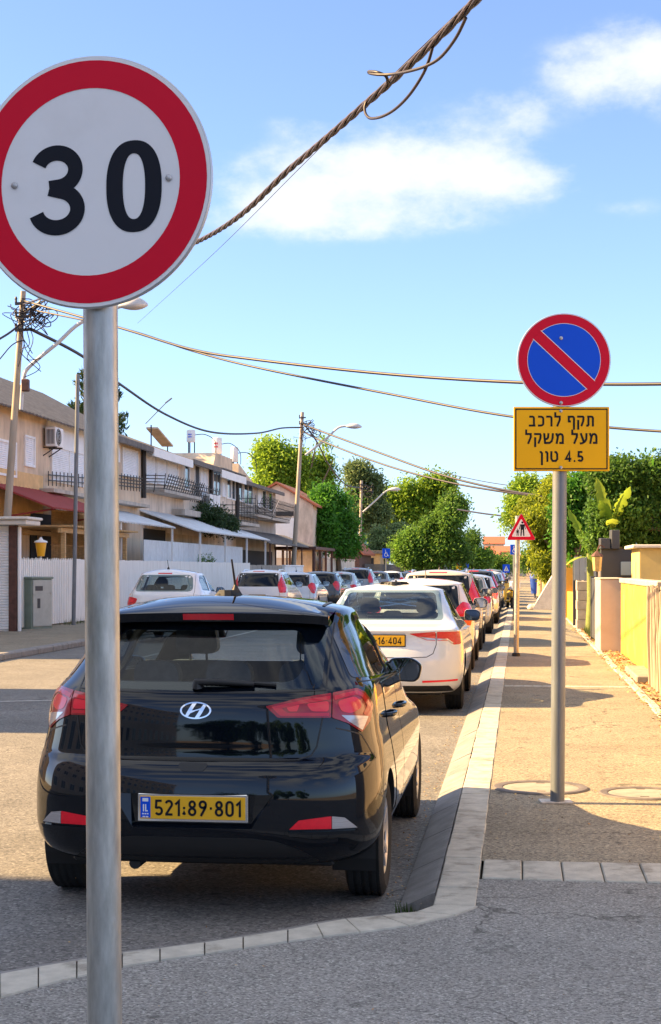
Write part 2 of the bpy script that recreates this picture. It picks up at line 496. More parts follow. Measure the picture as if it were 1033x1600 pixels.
GL = {
 '0': (.56, [(_arc(.28, .72, .19, .19, 0, 180) + _arc(.28, .28, .19, .19, 180, 360) + [(.47, .72)], 0)]),
 '1': (.36, [([(.26, .0), (.26, .91), (.04, .70)], 0)]),
 '2': (.54, [(_arc(.27, .71, .19, .20, 165, -25, 12) + [(.09, .09)], 0), ([(.04, .09), (.50, .09)], 0)]),
 '3': (.56, [(_arc(.27, .72, .18, .19, 160, -80, 28) + [(.2, .52)], 0), ([(.2, .521)] + _arc(.27, .285, .20, .205, 75, -165, 30), 0)]),
 '4': (.60, [([(.40, .0), (.40, .93), (.07, .27), (.57, .27)], 0)]),
 '5': (.54, [([(.46, .91), (.12, .91), (.10, .50)] + _arc(.27, .30, .20, .21, 120, -150, 14), 0)]),
 '6': (.56, [([(.40, .97), (.17, .55), (.10, .40)] + _arc(.28, .28, .19, .19, 165, 515, 18), 0)]),
 '8': (.56, [(_arc(.28, .72, .165, .18, 0, 360, 18), 1), (_arc(.28, .285, .195, .195, 0, 360, 18), 1)]),
 '9': (.56, [([(.16, .03), (.39, .45), (.46, .60)] + _arc(.28, .72, .19, .19, -15, 335, 18), 0)]),
 '·': (.26, [([(.06, .5), (.20, .5)], 0)]), ':': (.26, [([(.06, .5), (.20, .5)], 0), ([(.07, .1), (.13, .22), (.19, .1)], 0)]),
 '.': (.24, [([(.05, .08), (.19, .08)], 0)]), ' ': (.32, []),
 'I': (.24, [([(.12, 0), (.12, 1)], 0)]), 'L': (.46, [([(.1, 1), (.1, .08), (.44, .08)], 0)]),
 'ת': (.72, [([(.08, .90), (.42, .90)] + _arc(.46, .74, .14, .16, 80, 0, 5) + [(.60, 0)], 0), ([(.20, .90), (.20, .16), (.13, .07), (.0, .07)], 0)]),
 'ק': (.70, [([(.02, .90), (.54, .90), (.60, .80), (.57, .50), (.40, .02)], 0), ([(.12, .60), (.12, -.30)], 0)]),
 'ף': (.68, [([(.28, .46), (.10, .46), (.09, .89), (.40, .90)] + _arc(.42, .74, .14, .16, 80, 0, 5) + [(.56, -.30)], 0)]),
 'ל': (.62, [([(.10, 1.32), (.10, .90), (.50, .90), (.50, .62), (.26, 0)], 0)]),
 'ר': (.60, [([(.02, .90), (.32, .90)] + _arc(.36, .74, .14, .16, 80, 0, 5) + [(.50, 0)], 0)]),
 'כ': (.62, [([(.04, .90), (.28, .90)] + _arc(.30, .68, .22, .22, 80, 0, 5) + _arc(.30, .30, .22, .22, 0, -80, 5) + [(.04, .08)], 0)]),
 'ב': (.66, [([(.06, .90), (.32, .90)] + _arc(.34, .74, .14, .16, 80, 0, 5) + [(.48, .08)], 0), ([(.02, .08), (.62, .08)], 0)]),
 'מ': (.74, [([(.04, .98), (.19, .62), (.08, 0)], 0), ([(.17, .66), (.30, .87), (.44, .90), (.56, .84), (.62, .70), (.62, .08), (.32, .08)], 0)]),
 'ע': (.68, [([(.08, .98), (.36, .14)], 0), ([(.58, .98), (.56, .45), (.44, .20), (.22, .06), (.0, .02)], 0)]),
 'ש': (.92, [([(.06, .98), (.14, .08), (.52, .08), (.72, .24), (.80, .55), (.82, .98)], 0), ([(.44, .98), (.40, .58), (.30, .46), (.12, .42)], 0)]),
 'ט': (.74, [([(.08, .98), (.08, .30), (.20, .09), (.48, .09), (.62, .26), (.62, .70), (.52, .90), (.36, .90)], 0)]),
 'ו': (.36, [([(.02, .90), (.14, .90), (.22, .80), (.22, 0)], 0)]),
 'ן': (.36, [([(.02, .90), (.14, .90), (.22, .80), (.22, -.30)], 0)]),
}
def text_width(s, gap=.0): return sum(GL[c][0] for c in s) + gap * (len(s) - 1)
def text_mesh(mb, s, h, cx, cy, w, place, gap=.06, xs=1.0, z0=0.0, mi=None):
    """centred line; s is given in visual left-to-right order; h = cap height"""
    x = -text_width(s, gap) / 2
    k = 0
    for c in s:
        gw, strokes = GL[c]
        for (pts, cl) in strokes:
            P = [(cx + (x + px) * h * xs, cy + (py - .5) * h) for px, py in pts]
            _stroke(mb, P, w * h, place, z0 + k * 0.00012, bool(cl), mi)
            k += 1
        x += gw + gap

# ------------------------------------------------------------------ cars
def pchip(xs, ys, xq):
    xs, ys = np.array(xs, float), np.array(ys, float)
    h = np.diff(xs); d = np.diff(ys) / h
    m = np.zeros_like(ys)
    for i in range(1, len(xs) - 1):
        if d[i - 1] * d[i] > 0:
            w1, w2 = 2 * h[i] + h[i - 1], h[i] + 2 * h[i - 1]
            m[i] = (w1 + w2) / (w1 / d[i - 1] + w2 / d[i])
    m[0], m[-1] = d[0], d[-1]
    i = np.clip(np.searchsorted(xs, xq) - 1, 0, len(xs) - 2)
    t = (xq - xs[i]) / h[i]
    return ((1 + 2 * t) * (1 - t) ** 2 * ys[i] + t * (1 - t) ** 2 * h[i] * m[i] + t * t * (3 - 2 * t) * ys[i + 1] + t * t * (t - 1) * h[i] * m[i + 1])

def roundpoly(pts, r, seg=5):
    pts = [Vector((p[0], p[1], 0)) for p in pts]
    o = []
    n = len(pts)
    for i in range(n):
        a, b, c = pts[i - 1], pts[i], pts[(i + 1) % n]
        rr = r[i] if isinstance(r, (list, tuple)) else r
        u, v = (a - b), (c - b)
        q = min(rr, u.length * .45, v.length * .45)
        p0, p1 = b + u.normalized() * q, b + v.normalized() * q
        for k in range(seg + 1):
            t = k / seg
            w = p0 * (1 - t) ** 2 + b * 2 * t * (1 - t) + p1 * t * t
            o.append((w.x, w.y))
    return o

def car_surface(S):
    """closed outer skin as horizontal rings; S['lv'] rows: z, y_rear, y_front, half_width, rear cap length, front cap length"""
    K = S['lv']
    z = np.array([k[0] for k in K])
    zq = [z[0]]
    for i in range(len(z) - 1):
        d = math.hypot(z[i + 1] - z[i], max(abs(K[i + 1][1] - K[i][1]), 0.35 * abs(K[i + 1][2] - K[i][2])))
        n = max(2, int(d / 0.026))
        zq += [z[i] + (z[i + 1] - z[i]) * j / n for j in range(1, n + 1)]
    zq = np.array(zq)
    cols = [pchip(z, [k[c] for k in K], zq) for c in range(1, 6)]
    rings = [(zq[i],) + tuple(c[i] for c in cols) for i in range(len(zq))]
    zt, yr, yf, w, Ar, Af = rings[-1]
    cr = S.get('crown', 0.07)
    for i in range(1, 15):
        s = i / 14
        s = s ** 0.8 * 0.97
        a = w * s
        zz = zt + cr * (1 - (1 - s) ** S.get('dome', 2.2))
        rings.append((zz, yr + a * S.get('rin', .55), yf - a * S.get('fin', 1.1), w - a, max(Ar - a * .5, .03), max(Af - a * .3, .03)))
    nR, nS, nF = S.get('nR', 26), 40, 18
    er, ef = S.get('er', 3.0), S.get('ef', 2.6)
    V, idx = [], []
    for (zz, yr, yf, w, Ar, Af) in rings:
        half = []
        ya, yb = yr + Ar, yf - Af
        if yb < ya + .05: m_ = (ya + yb) / 2; ya, yb = m_ - .025, m_ + .025
        for k in range(nR):
            t = k / nR; t = t * t * (3 - 2 * t); th = t * math.pi / 2
            half.append((w * max(math.sin(th), 0) ** (2 / er), ya - (ya - yr) * max(math.cos(th), 0) ** (2 / er)))
        for k in range(nS + 1): half.append((w, ya + (yb - ya) * k / nS))
        for k in range(1, nF + 1):
            t = k / nF; t = t * t * (3 - 2 * t); th = t * math.pi / 2
            half.append((w * max(math.cos(th), 0) ** (2 / ef), yb + (yf - yb) * max(math.sin(th), 0) ** (2 / ef)))
        n = len(half)
        full = half + [(-x, y) for (x, y) in half[-2:0:-1]]
        idx.append(len(V))
        for (x, y) in full: V.append(S['deform'](x, y, zz) if 'deform' in S else (x, y, zz))
    n = len(half); m = 2 * n - 2
    F = []
    for r in range(len(rings) - 1):
        a, b = idx[r], idx[r + 1]
        for k in range(m):
            l = (k + 1) % m
            F.append((a + k, a + l, b + l, b + k))
    # bottom and top caps bridge the right and left columns
    for base, flip in ((idx[0], True), (idx[-1], False)):
        for k in range(n - 1):
            rk, rl = base + k, base + k + 1
            lk = base + (0 if k == 0 else m - k); ll = base + (m - (k + 1) if k + 1 < n - 1 else n - 1)
            q = []
            for v in ((rk, rl, ll, lk) if not flip else (rk, lk, ll, rl)):
                if v not in q: q.append(v)
            if len(q) >= 3: F.append(tuple(q))
    return V, F

def conform(poly, proj, bvh, off, step, skirt=0.0, inv=False):
    """2-D outline -> patch of quads lying 'off' above the skin met along proj(u, v) -> (origin, direction)"""
    bm = bmesh.new()
    vs = [bm.verts.new((p[0], p[1], 0)) for p in poly]
    bm.faces.new(vs)
    xs = [p[0] for p in poly]; ys = [p[1] for p in poly]
    for ax, lo, hi in ((0, min(xs), max(xs)), (1, min(ys), max(ys))):
        n = int((hi - lo) / step)
        for i in range(1, n + 1):
            c = lo + (hi - lo) * i / (n + 1)
            co = (c, 0, 0) if ax == 0 else (0, c, 0)
            no = (1, 0, 0) if ax == 0 else (0, 1, 0)
            bmesh.ops.bisect_plane(bm, geom=bm.verts[:] + bm.edges[:] + bm.faces[:], plane_co=co, plane_no=no, dist=1e-6)
    bm.verts.ensure_lookup_table(); bm.verts.index_update()
    P, NN = [], []
    for v in bm.verts:
        o, d = proj(v.co.x, v.co.y)
        h, nrm, fi, _ = bvh.ray_cast(o, d)
        if h is None:
            h, nrm, fi, _ = bvh.find_nearest(o + d * S_NEAR[0])
        if nrm.dot(d) > 0: nrm = -nrm
        P.append(h + nrm * off); NN.append(nrm)
    F = [tuple(v.index for v in f.verts) for f in bm.faces]
    bd = [e for e in bm.edges if len(e.link_faces) == 1]
    edges = [(e.verts[0].index, e.verts[1].index, e.link_loops[0].vert.index) for e in bd]
    bm.free()
    if F:  # orient outwards
        f = F[0]; a, b, c = P[f[0]], P[f[1]], P[f[2]]
        if (b - a).cross(c - a).dot(NN[f[0]]) < 0: F = [tuple(reversed(q)) for q in F]
    if skirt:
        base = len(P); mp = {}
        for (a, b, s) in edges:
            for q in (a, b):
                if q not in mp:
                    mp[q] = len(P); P.append(P[q] - NN[q] * skirt)
        for (a, b, s) in edges: F.append((a, b, mp[b], mp[a]))
    return P, F
S_NEAR = [3.0]
def ribbon_on(pts, proj, bvh, off, w, sub=0.03):
    """thin strip following a 2-D line on the skin (panel gaps)"""
    out = []
    for i in range(len(pts) - 1):
        a, b = Vector((*pts[i], 0)), Vector((*pts[i + 1], 0))
        n = max(1, int((b - a).length / sub))
        for k in range(n): out.append(a + (b - a) * k / n)
    out.append(Vector((*pts[-1], 0)))
    P, N = [], []
    for p in out:
        o, d = proj(p.x, p.y)
        h, nrm, fi, _ = bvh.ray_cast(o, d)
        if h is None: continue
        if nrm.dot(d) > 0: nrm = -nrm
        P.append(h + nrm * off); N.append(nrm)
    vs, fs = [], []
    for i in range(len(P)):
        t = (P[min(i + 1, len(P) - 1)] - P[max(i - 1, 0)]).normalized()
        s = t.cross(N[i]).normalized() * (w / 2)
        vs += [P[i] + s, P[i] - s]
    for i in range(len(P) - 1): fs.append((2 * i, 2 * i + 1, 2 * i + 3, 2 * i + 2))
    return vs, fs

def paint(name, col, flake=0.0):
    m = mat(name, col, rough=0.32, metal=flake, var=0.03, scale=2.0, coat=1.0, dirt=0.10, dirtcol=(0.16, 0.13, 0.10), dscale=2.0)
    return m
M['trim'] = mat('car black trim', (0.013, 0.013, 0.014), 0.5, var=0.1)
M['gloss'] = mat('car gloss black trim', (0.006, 0.006, 0.007), 0.12, var=0.05, coat=0.6)
M['tyre'] = mat('tyre rubber', (0.016, 0.016, 0.016), 0.85, var=0.3, scale=12, bump=0.3, bscale=80, dirt=0.3, dirtcol=(0.06, 0.05, 0.04), dscale=5)
M['alloy'] = mat('wheel alloy', (0.50, 0.50, 0.52), 0.35, metal=0.7, var=0.08)
M['redlens'] = mat('red lamp lens', (0.60, 0.004, 0.018), 0.15, var=0.05, coat=0.5)
M['redlens_bright'] = mat('bright red lamp lens', (0.85, 0.010, 0.035), 0.2, var=0.05, coat=0.4)
M['redlens_dark'] = mat('dark red lamp lens', (0.34, 0.002, 0.010), 0.15, var=0.05, coat=0.5)
M['clearlens'] = mat('clear lamp lens', (0.50, 0.46, 0.45), 0.12, metal=0.3, var=0.2, scale=40, coat=1.0, streak=(0.2, 0.2, 6))
M['reflector'] = mat('red reflector', (0.85, 0.012, 0.03), 0.25, var=0.06, scale=40)
M['chrome'] = mat('chrome', (0.75, 0.75, 0.76), 0.08, metal=1.0, var=0.02)
M['seat'] = mat('seat cloth', (0.10, 0.115, 0.13), 0.9, var=0.2, scale=20)
M['cabin'] = mat('cabin plastic', (0.03, 0.033, 0.037), 0.7, var=0.15)
M['carglass'] = glass('car window glass', (0.80, 0.86, 0.86), ior=1.45)
M['dkglass'] = glass('tinted car glass', (0.10, 0.115, 0.12), ior=1.55)
M['plate'] = mat('number plate yellow', (0.83, 0.44, 0.012), 0.35, var=0.03)
M['mirrorglass'] = mat('mirror glass', (0.28, 0.30, 0.33), 0.03, metal=1.0, var=0.0)

def wheel_mesh(rad, wid, rim_r):
    """tyre and rim about the X axis, outer face at +X"""
    rot = Matrix.Rotation(R(90), 4, 'Y')
    h = wid / 2
    t = MB()
    tread = []
    nt_ = 4
    prof = [(rim_r - .01, -h * .72), (rim_r + .02, -h * .9), (rad - .045, -h), (rad - .012, -h * .88)]
    zs = np.linspace(-h * .78, h * .78, 2 * nt_ + 1)
    for i in range(nt_):
        z0, z1 = zs[2 * i], zs[2 * i + 1]
        prof += [(rad - .001, z0 + .002), (rad, z1)]
        prof += [(rad - .009, z1 + .001), (rad - .009, zs[2 * i + 2] - .012 if i < nt_ - 1 else z1 + .003)]
    prof += [(rad - .001, h * .80), (rad - .012, h * .88), (rad - .045, h), (rim_r + .02, h * .9), (rim_r - .01, h * .72)]
    t.lathe(prof, 48, rot)
    r = MB()
    r.lathe([(rim_r - .012, -h * .7), (rim_r + .004, -h * .75), (rim_r + .004, h * .80), (rim_r - .008, h * .86), (rim_r - .02, h * .76), (rim_r - .03, h * .3), (rim_r - .03, -h * .7)], 40, rot, mi=0, closed=True)
    r.lathe([(0.0, h * .15), (rim_r - .03, h * .05)], 40, rot, mi=1)
    r.lathe([(0.03, h * .80), (0.045, h * .74), (0.06, h * .40)], 20, rot, mi=0)
    for k in range(5):
        for dd in (-0.17, 0.17):
            a = 2 * math.pi * k / 5 + dd
            a2 = 2 * math.pi * k / 5 + dd * 1.5
            p0 = Vector((h * .62, math.cos(a) * .045, math.sin(a) * .045)); p1 = Vector((h * .72, math.cos(a2) * (rim_r - .012), math.sin(a2) * (rim_r - .012)))
            r.beam(p0, p1, .030, .022, up=(1, 0, 0), mi=0)
    return t, r

CAR_CACHE = {}
def make_car(S, name, label, group, loc, rz=0.0, hero=False):
    """returns the root Empty; parts are meshes under it. S is the spec."""
    root = thing(name, label, S.get('cat', 'car'), (0, 0, 0), 0, group)
    V, F = car_surface(S)
    bvh = BVHTree.FromPolygons([Vector(v) for v in V], F)
    L = S['L']; ra, fa = S['axles']; wr, ww, wx = S['wheel']
    body_mats = [S['paint'], M['cabin'], M['trim']]
    # ---- shell: outer skin + inner skin, openings cut by boolean
    mo = bpy.data.meshes.new('body'); mo.from_pydata(V, [], F)
    nV = len(V)
    vn = np.empty(nV * 3); mo.vertices.foreach_get('co', vn)
    nr = np.array([v.normal[:] for v in mo.vertices])
    th = 0.028
    Vi = [tuple(np.array(V[i]) - nr[i] * th) for i in range(nV)]
    allV = list(V) + Vi
    allF = list(F) + [tuple(nV + q for q in reversed(f)) for f in F]
    me = bpy.data.meshes.new('body'); me.from_pydata(allV, [], allF)
    for m_ in body_mats: me.materials.append(m_)
    lowz = S.get('trimz', 0.0)
    zc = [sum(allV[q][2] for q in f) / len(f) for f in allF]
    me.polygons.foreach_set('material_index', [0 if i < len(F) and zc[i] > lowz else (2 if i < len(F) else 1) for i in range(len(allF))])
    bpy.data.meshes.remove(mo)
    body = bpy.data.objects.new('body', me); COL.objects.link(body)
    cut = MB(); cut.mi = 2
    rotY = Matrix.Rotation(R(90), 4, 'Y')
    def cyl(y, x0, x1, r):
        n = 40
        pts = [(y + r * math.cos(2 * math.pi * k / n), wr + r * math.sin(2 * math.pi * k / n)) for k in range(n)]
        cut.prism(pts, lambda p: (x0, p[0], p[1]), lambda p: (x1, p[0], p[1]))
    ar = wr + S.get('archgap', .045)
    for y in (ra, fa):
        cyl(y, wx - ww / 2 - .06, wx + .4, ar); cyl(y, -wx - .4, -wx + ww / 2 + .06, ar)
    for dlo in S['dlo']:
        cut.prism(dlo, lambda p: (-1.3, p[0], p[1]), lambda p: (1.3, p[0], p[1]))
    if S.get('rearcut'):
        cut.prism(S['rearcut'], lambda p: (p[0], -1, p[1]), lambda p: (p[0], S.get('reary1', 1.3), p[1]))
    if S.get('frontcut'):
        cut.prism(S['frontcut'], lambda p: (p[0], S['fronty0'], p[1]), lambda p: (p[0], L + 1, p[1]))
    if S.get('recess'):
        cut.prism(S['recess'], lambda p: (p[0], -1, p[1]), lambda p: (p[0], .2, p[1]))
    co = cut.build('cutter', body_mats, clean=True)
    md = body.modifiers.new('b', 'BOOLEAN'); md.object = co; md.operation = 'DIFFERENCE'; md.solver = 'EXACT'; md.use_self = True
    dg = bpy.context.evaluated_depsgraph_get()
    newme = bpy.data.meshes.new_from_object(body.evaluated_get(dg))
    body.modifiers.clear()
    body.data = newme; bpy.data.meshes.remove(me)
    bpy.data.objects.remove(co)
    newme.name = 'body'
    newme.polygons.foreach_set('use_smooth', [True] * len(newme.polygons)); newme.set_sharp_from_angle(angle=R(32))
    body.parent = root
    # panel gaps belong to the body's own surface: append as dark strips
    side = lambda sgn: (lambda y, z: (Vector((sgn * 2.0, y, z)), Vector((-sgn, 0, 0))))
    back = lambda x, z: (Vector((x, -2.5, z)), Vector((0, 1, 0)))
    down = lambda x, y: (Vector((x, y, 4)), Vector((0, 0, -1)))
    seam = MB()
    for ln in S.get('side_seams', []):
        for sgn in (1, -1): seam.add(*ribbon_on(ln, side(sgn), bvh, .0015, .007))
    for ln in S.get('back_seams', []):
        seam.add(*ribbon_on(ln, back, bvh, .0015, S.get('seamw', .008)))
        seam.add(*ribbon_on([(-x, z) for x, z in ln], back, bvh, .0018, S.get('seamw', .008)))
    for ln in S.get('top_seams', []):
        seam.add(*ribbon_on(ln, down, bvh, .002, .03)); seam.add(*ribbon_on([(-x, y) for x, y in ln], down, bvh, .002, .03))
    if seam.v: seam.build('panel_gap', M['trim'], body)
    # ---- windows
    gls = S.get('glass', M['carglass'])
    def patch(nm, poly, proj, off, step, m_, skirt=0.0, parent=root):
        mb = MB(); mb.add(*conform(poly, proj, bvh, off, step, skirt))
        return mb.build(nm, m_, parent, smooth=60)
    for dlo in S.get('panes', S['dlo']):
        for sgn in (1, -1): patch('side_window', dlo, side(sgn), -.008, .07, S.get('sideglass', gls))
    for q in S.get('trims', []):
        for sgn in (1, -1): patch('window_trim', q, side(sgn), .002, .06, M['gloss'])
    if S.get('rearcut'):
        patch('rear_window', S.get('rearpane', S['rearcut']), back, S.get('rearoff', -.006), .07, S.get('rearglass', gls))
        if S.get('rearfrit'): patch('rear_window_border', S['rearfrit'], back, -.001, .05, M['gloss'])
    if S.get('frontcut'):
        patch('windscreen', S['frontcut'], lambda x, z: (Vector((x, L + 2.5, z)), Vector((0, -1, 0))), -.006, .09, gls)
    # ---- wheels
    t, r = wheel_mesh(wr, ww, wr * .66)
    tm = rm = None
    for y in (ra, fa):
        for sgn in (1, -1):
            if tm is None:
                wo = t.build('wheel', M['tyre'], root, smooth=25); tm = wo.data
                ro = r.build('rim', [S.get('rimmat', M['alloy']), M['trim']], wo, smooth=30); rm = ro.data
            else:
                wo = bpy.data.objects.new('wheel', tm); COL.objects.link(wo); wo.parent = root
                ro = bpy.data.objects.new('rim', rm); COL.objects.link(ro); ro.parent = wo
            wo.location = (sgn * wx, y, wr)
            if sgn < 0: wo.rotation_euler = (0, 0, math.pi)
            else: wo.rotation_euler = (0.4, 0, 0)
    for y in (ra, fa):
        for sgn in (1, -1):
            wl_ = MB()
            n = 20; pts = []
            for k in range(n + 1):
                a = math.pi * (k / n) * 1.24 - .38
                pts.append((y + (ar - .004) * math.cos(a), wr + (ar - .004) * math.sin(a)))
            x0, x1 = sgn * (wx - ww / 2 - .05), sgn * (wx + ww / 2 - .03)
            for k in range(n):
                p, q = pts[k], pts[k + 1]
                wl_.quad((x0, *p), (x1, *p), (x1, *q), (x0, *q))
            wl_.poly([(x0, *p) for p in pts])
            wl_.build('wheel_arch_liner', M['trim'], root)
    un = MB(); un.bbox(-wx + .12, wx - .12, .25, L - .3, S['lv'][0][0] - .03, S['lv'][0][0] + .05, .01)
    un.tube([(-.3, .12, S['lv'][0][0] - .01), (-.3, .9, S['lv'][0][0] - .01)], .03, 10)
    un.build('underbody', M['trim'], root)
    # ---- lamps
    for (nm, poly, mk, off) in S.get('lamps', []):
        for sgn in (1, -1):
            patch(nm, [(sgn * x, z) for x, z in poly], back, off, .035, M[mk] if isinstance(mk, str) else mk, skirt=.012)
    for (nm, poly, mk, off) in S.get('backs', []):
        patch(nm, poly, back, off, .05, M[mk] if isinstance(mk, str) else mk, skirt=.01)
    for (nm, poly, mk, off) in S.get('sides', []):
        for sgn in (1, -1): patch(nm, poly, side(sgn), off, .06, M[mk] if isinstance(mk, str) else mk, skirt=.008)
    # ---- mirrors, handles
    mx, my, mz = S['mirror']
    for sgn in (1, -1):
        mb = MB()
        sc_ = S.get('mirror_scale', 1.0)
        prof = roundpoly([(-.10 * sc_, -.065 * sc_), (.09 * sc_, -.075 * sc_), (.115 * sc_, .03 * sc_), (.05 * sc_, .075 * sc_), (-.09 * sc_, .07 * sc_)], .045 * sc_, 5)
        n = len(prof)
        for (yy, s) in ((0, .97), (.015, 1.0), (.05, .95), (.085, .75), (.105, .4)):
            mb.v += [(sgn * (mx + .13 + p[0] * s), my + yy, mz + p[1] * s) for p in prof]
        for k in range(4):
            for i in range(n): mb.f.append((k * n + i, k * n + (i + 1) % n, (k + 1) * n + (i + 1) % n, (k + 1) * n + i)); mb.m.append(0)
        mb.f.append(tuple(range(4 * n, 5 * n))); mb.m.append(0)
        mb.beam((sgn * (mx - .06), my + .06, mz - .045), (sgn * (mx + .07), my + .05, mz - .045), .07, .045, mi=1)
        ho = mb.build('door_mirror', [S.get('mirrormat', S['paint']), M['trim']], root, smooth=45)
        g = MB()
        g.poly([(sgn * (mx + .13 + p[0] * .86), my + .002, mz + p[1] * .86) for p in prof])
        g.poly([(sgn * (mx + .13 + p[0] * .97), my + .004, mz + p[1] * .97) for p in prof], mi=1)
        g.build('mirror_glass', [M['mirrorglass'], M['trim']], ho)
    for (hy, hz) in S.get('handles', []):
        for sgn in (1, -1):
            o, d = side(sgn)(hy, hz)
            h, nrm, _, _ = bvh.ray_cast(o, d)
            if h is None: continue
            mb = MB()
            pts = [h + Vector((sgn * q, dy, dz)) for (q, dy, dz) in ((-.01, -.10, 0), (.025, -.08, .002), (.036, 0, .004), (.025, .07, .003), (-.01, .09, 0))]
            mb.tube(spline(pts, 4), .013, 8)
            mb.build('door_handle', S['paint'], root, smooth=60)
    # ---- interior
    iz = S.get('seatz', .30)
    bx = S.get('cabinw', .60)
    ry, fy = S.get('seats', (ra + .55, ra + 1.45))
    def seatback(nm, x, y, w, h, zb, head, lean=.18, n_head=1):
        mb = MB()
        pr = roundpoly([(-w / 2, 0), (w / 2, 0), (w / 2 * .9, h), (-w / 2 * .9, h)], .10, 5)
        f = lambda dy: (lambda p: (x + p[0], y + dy - p[1] * lean, zb + p[1]))
        mb.prism(pr, f(0), f(.12))
        for k in range(n_head):
            hx = x + (k - (n_head - 1) / 2) * (w / max(n_head, 1)) * 1.05
            hp = roundpoly([(-.13, 0), (.13, 0), (.11, head), (-.11, head)], .06, 5)
            g_ = lambda dy: (lambda p: (hx + p[0], y + dy - (h + .04 + p[1]) * lean, zb + h + .04 + p[1]))
            mb.prism(hp, g_(-.01), g_(.09))
            for q in (-.05, .05): mb.tube([(hx + q, y + .05 - h * lean, zb + h - .05), (hx + q, y + .04 - (h + .08) * lean, zb + h + .08)], .008, 6)
        return mb.build(nm, M['seat'], root, smooth=40)
    fsz = S.get('seath', .60)
    for sx in (-.36, .36):
        seatback('front_seat', sx, fy, .50, fsz, iz + .22, .19)
    seatback('rear_seat', 0, ry, bx * 2, S.get('rseath', .52), iz + .22, .13, n_head=3)
    ds = MB()
    dy = S['dash']
    ds.bbox(-bx - .05, bx + .05, dy, dy + .45, iz + .3, iz + .58 + S.get('dashz', 0), .06)
    ds.build('dashboard', M['cabin'], root, smooth=40)
    sw = MB()
    cen = Vector((-.36, dy - .12, iz + .60 + S.get('dashz', 0)))
    u1, u2 = Vector((1, 0, 0)), Vector((0, .35, .94))
    sw.tube([cen + (u1 * math.cos(2 * math.pi * k / 24) + u2 * math.sin(2 * math.pi * k / 24)) * .18 for k in range(25)], .016, 6, cap=False)
    sw.beam(cen - u1 * .17, cen + u1 * .17, .03, .03); sw.beam(cen, cen + Vector((0, .2, -.08)), .05)
    sw.build('steering_wheel', M['cabin'], root, smooth=60)
    # ---- plate
    px_, pz_, pw, ph = S.get('plate', (0, .6, .50, .11))
    o, d = back(px_, pz_)
    h, nrm, _, _ = bvh.ray_cast(o, d)
    py_ = (S['platey'] if 'platey' in S else h.y) - .012
    fr = MB(); fr.bbox(px_ - pw / 2 - .012, px_ + pw / 2 + .012, py_ - .006, py_ + .03, pz_ - ph / 2 - .014, pz_ + ph / 2 + .012, .004)
    fo = fr.build('plate_frame', M['chrome'] if hero else M['trim'], root)
    pl = MB(); pl.bbox(px_ - pw / 2, px_ + pw / 2, py_ - .010, py_ - .002, pz_ - ph / 2, pz_ + ph / 2, .002)
    po = pl.build('number_plate', M['plate'], root)
    if S.get('platetext'):
        tx = MB()
        cx = px_ + (S.get('platedx', 0))
        text_mesh(tx, S['platetext'], ph * .72, cx, pz_, .145, lambda x, y, zz: (x, py_ - .0108 - zz, y), gap=.10, xs=S.get('platexs', 1.0))
        tx.build('plate_digits', M['signblack'], po)
    if hero:
        bb = MB(); bb.box(px_ - pw / 2 + .004, px_ - pw / 2 + .052, py_ - .0115, py_ - .0098, pz_ - ph / 2 + .006, pz_ + ph / 2 - .004)
        bo = bb.build('country_band', M['signblue'], po)
        t2 = MB(); text_mesh(t2, 'IL', .034, px_ - pw / 2 + .028, pz_ - .002, .17, lambda x, y, zz: (x, py_ - .0122 - zz, y), gap=.12, xs=.9)
        t2.box(px_ - pw / 2 + .014, px_ - pw / 2 + .042, py_ - .0122, py_ - .0117, pz_ + .028, pz_ + .044)
        for k in range(3): t2.box(px_ - pw / 2 + .013 + k * .011, px_ - pw / 2 + .021 + k * .011, py_ - .0122, py_ - .0117, pz_ - .033, pz_ - .027)
        for k in range(2): t2.box(px_ - pw / 2 + .015 + k * .015, px_ - pw / 2 + .027 + k * .015, py_ - .0122, py_ - .0117, pz_ - .047, pz_ - .041)
        t2.build('country_letters', M['signwhite'], bo)
    S['bvh'] = bvh; S['patch'] = patch; S['back'] = back; S['side'] = side
    if 'antenna' in S:
        ax_, ay_, tall, kind = S['antenna']
        h, nrm, _, _ = bvh.ray_cast(Vector((ax_, ay_, 4)), Vector((0, 0, -1)))
        mb = MB()
        if kind == 'rod':
            mb.lathe([(.03, -.01), (.028, .015), (.014, .04), (.009, .055)], 14, Matrix.Translation(h) @ Matrix.Diagonal((1, 1.6, 1, 1)))
            mb.tube([h + Vector((0, 0, .04)), h + Vector((-.012, -tall * .25, tall))], [.007, .005], 8)
        else:
            mb.add([h + Vector(q) for q in ((-.03, -.09, -.01), (.03, -.09, -.01), (.03, .09, -.01), (-.03, .09, -.01), (0, -.07, tall), (0, -.03, tall))],
                   [(0, 1, 4), (1, 2, 5, 4), (2, 3, 5), (3, 0, 4, 5), (0, 3, 2, 1)])
        mb.build('roof_antenna', M['black'], root, smooth=50)
    root.location = loc; root.rotation_euler = (0, 0, rz)
    return root
def repaint(root, old, new):
    """give a copied car its own colour without touching the shared meshes"""
    for o in [root] + list(root.children_recursive):
        if o.type != 'MESH': continue
        for s in o.material_slots:
            if s.material == old:
                s.link = 'OBJECT'; s.material = new
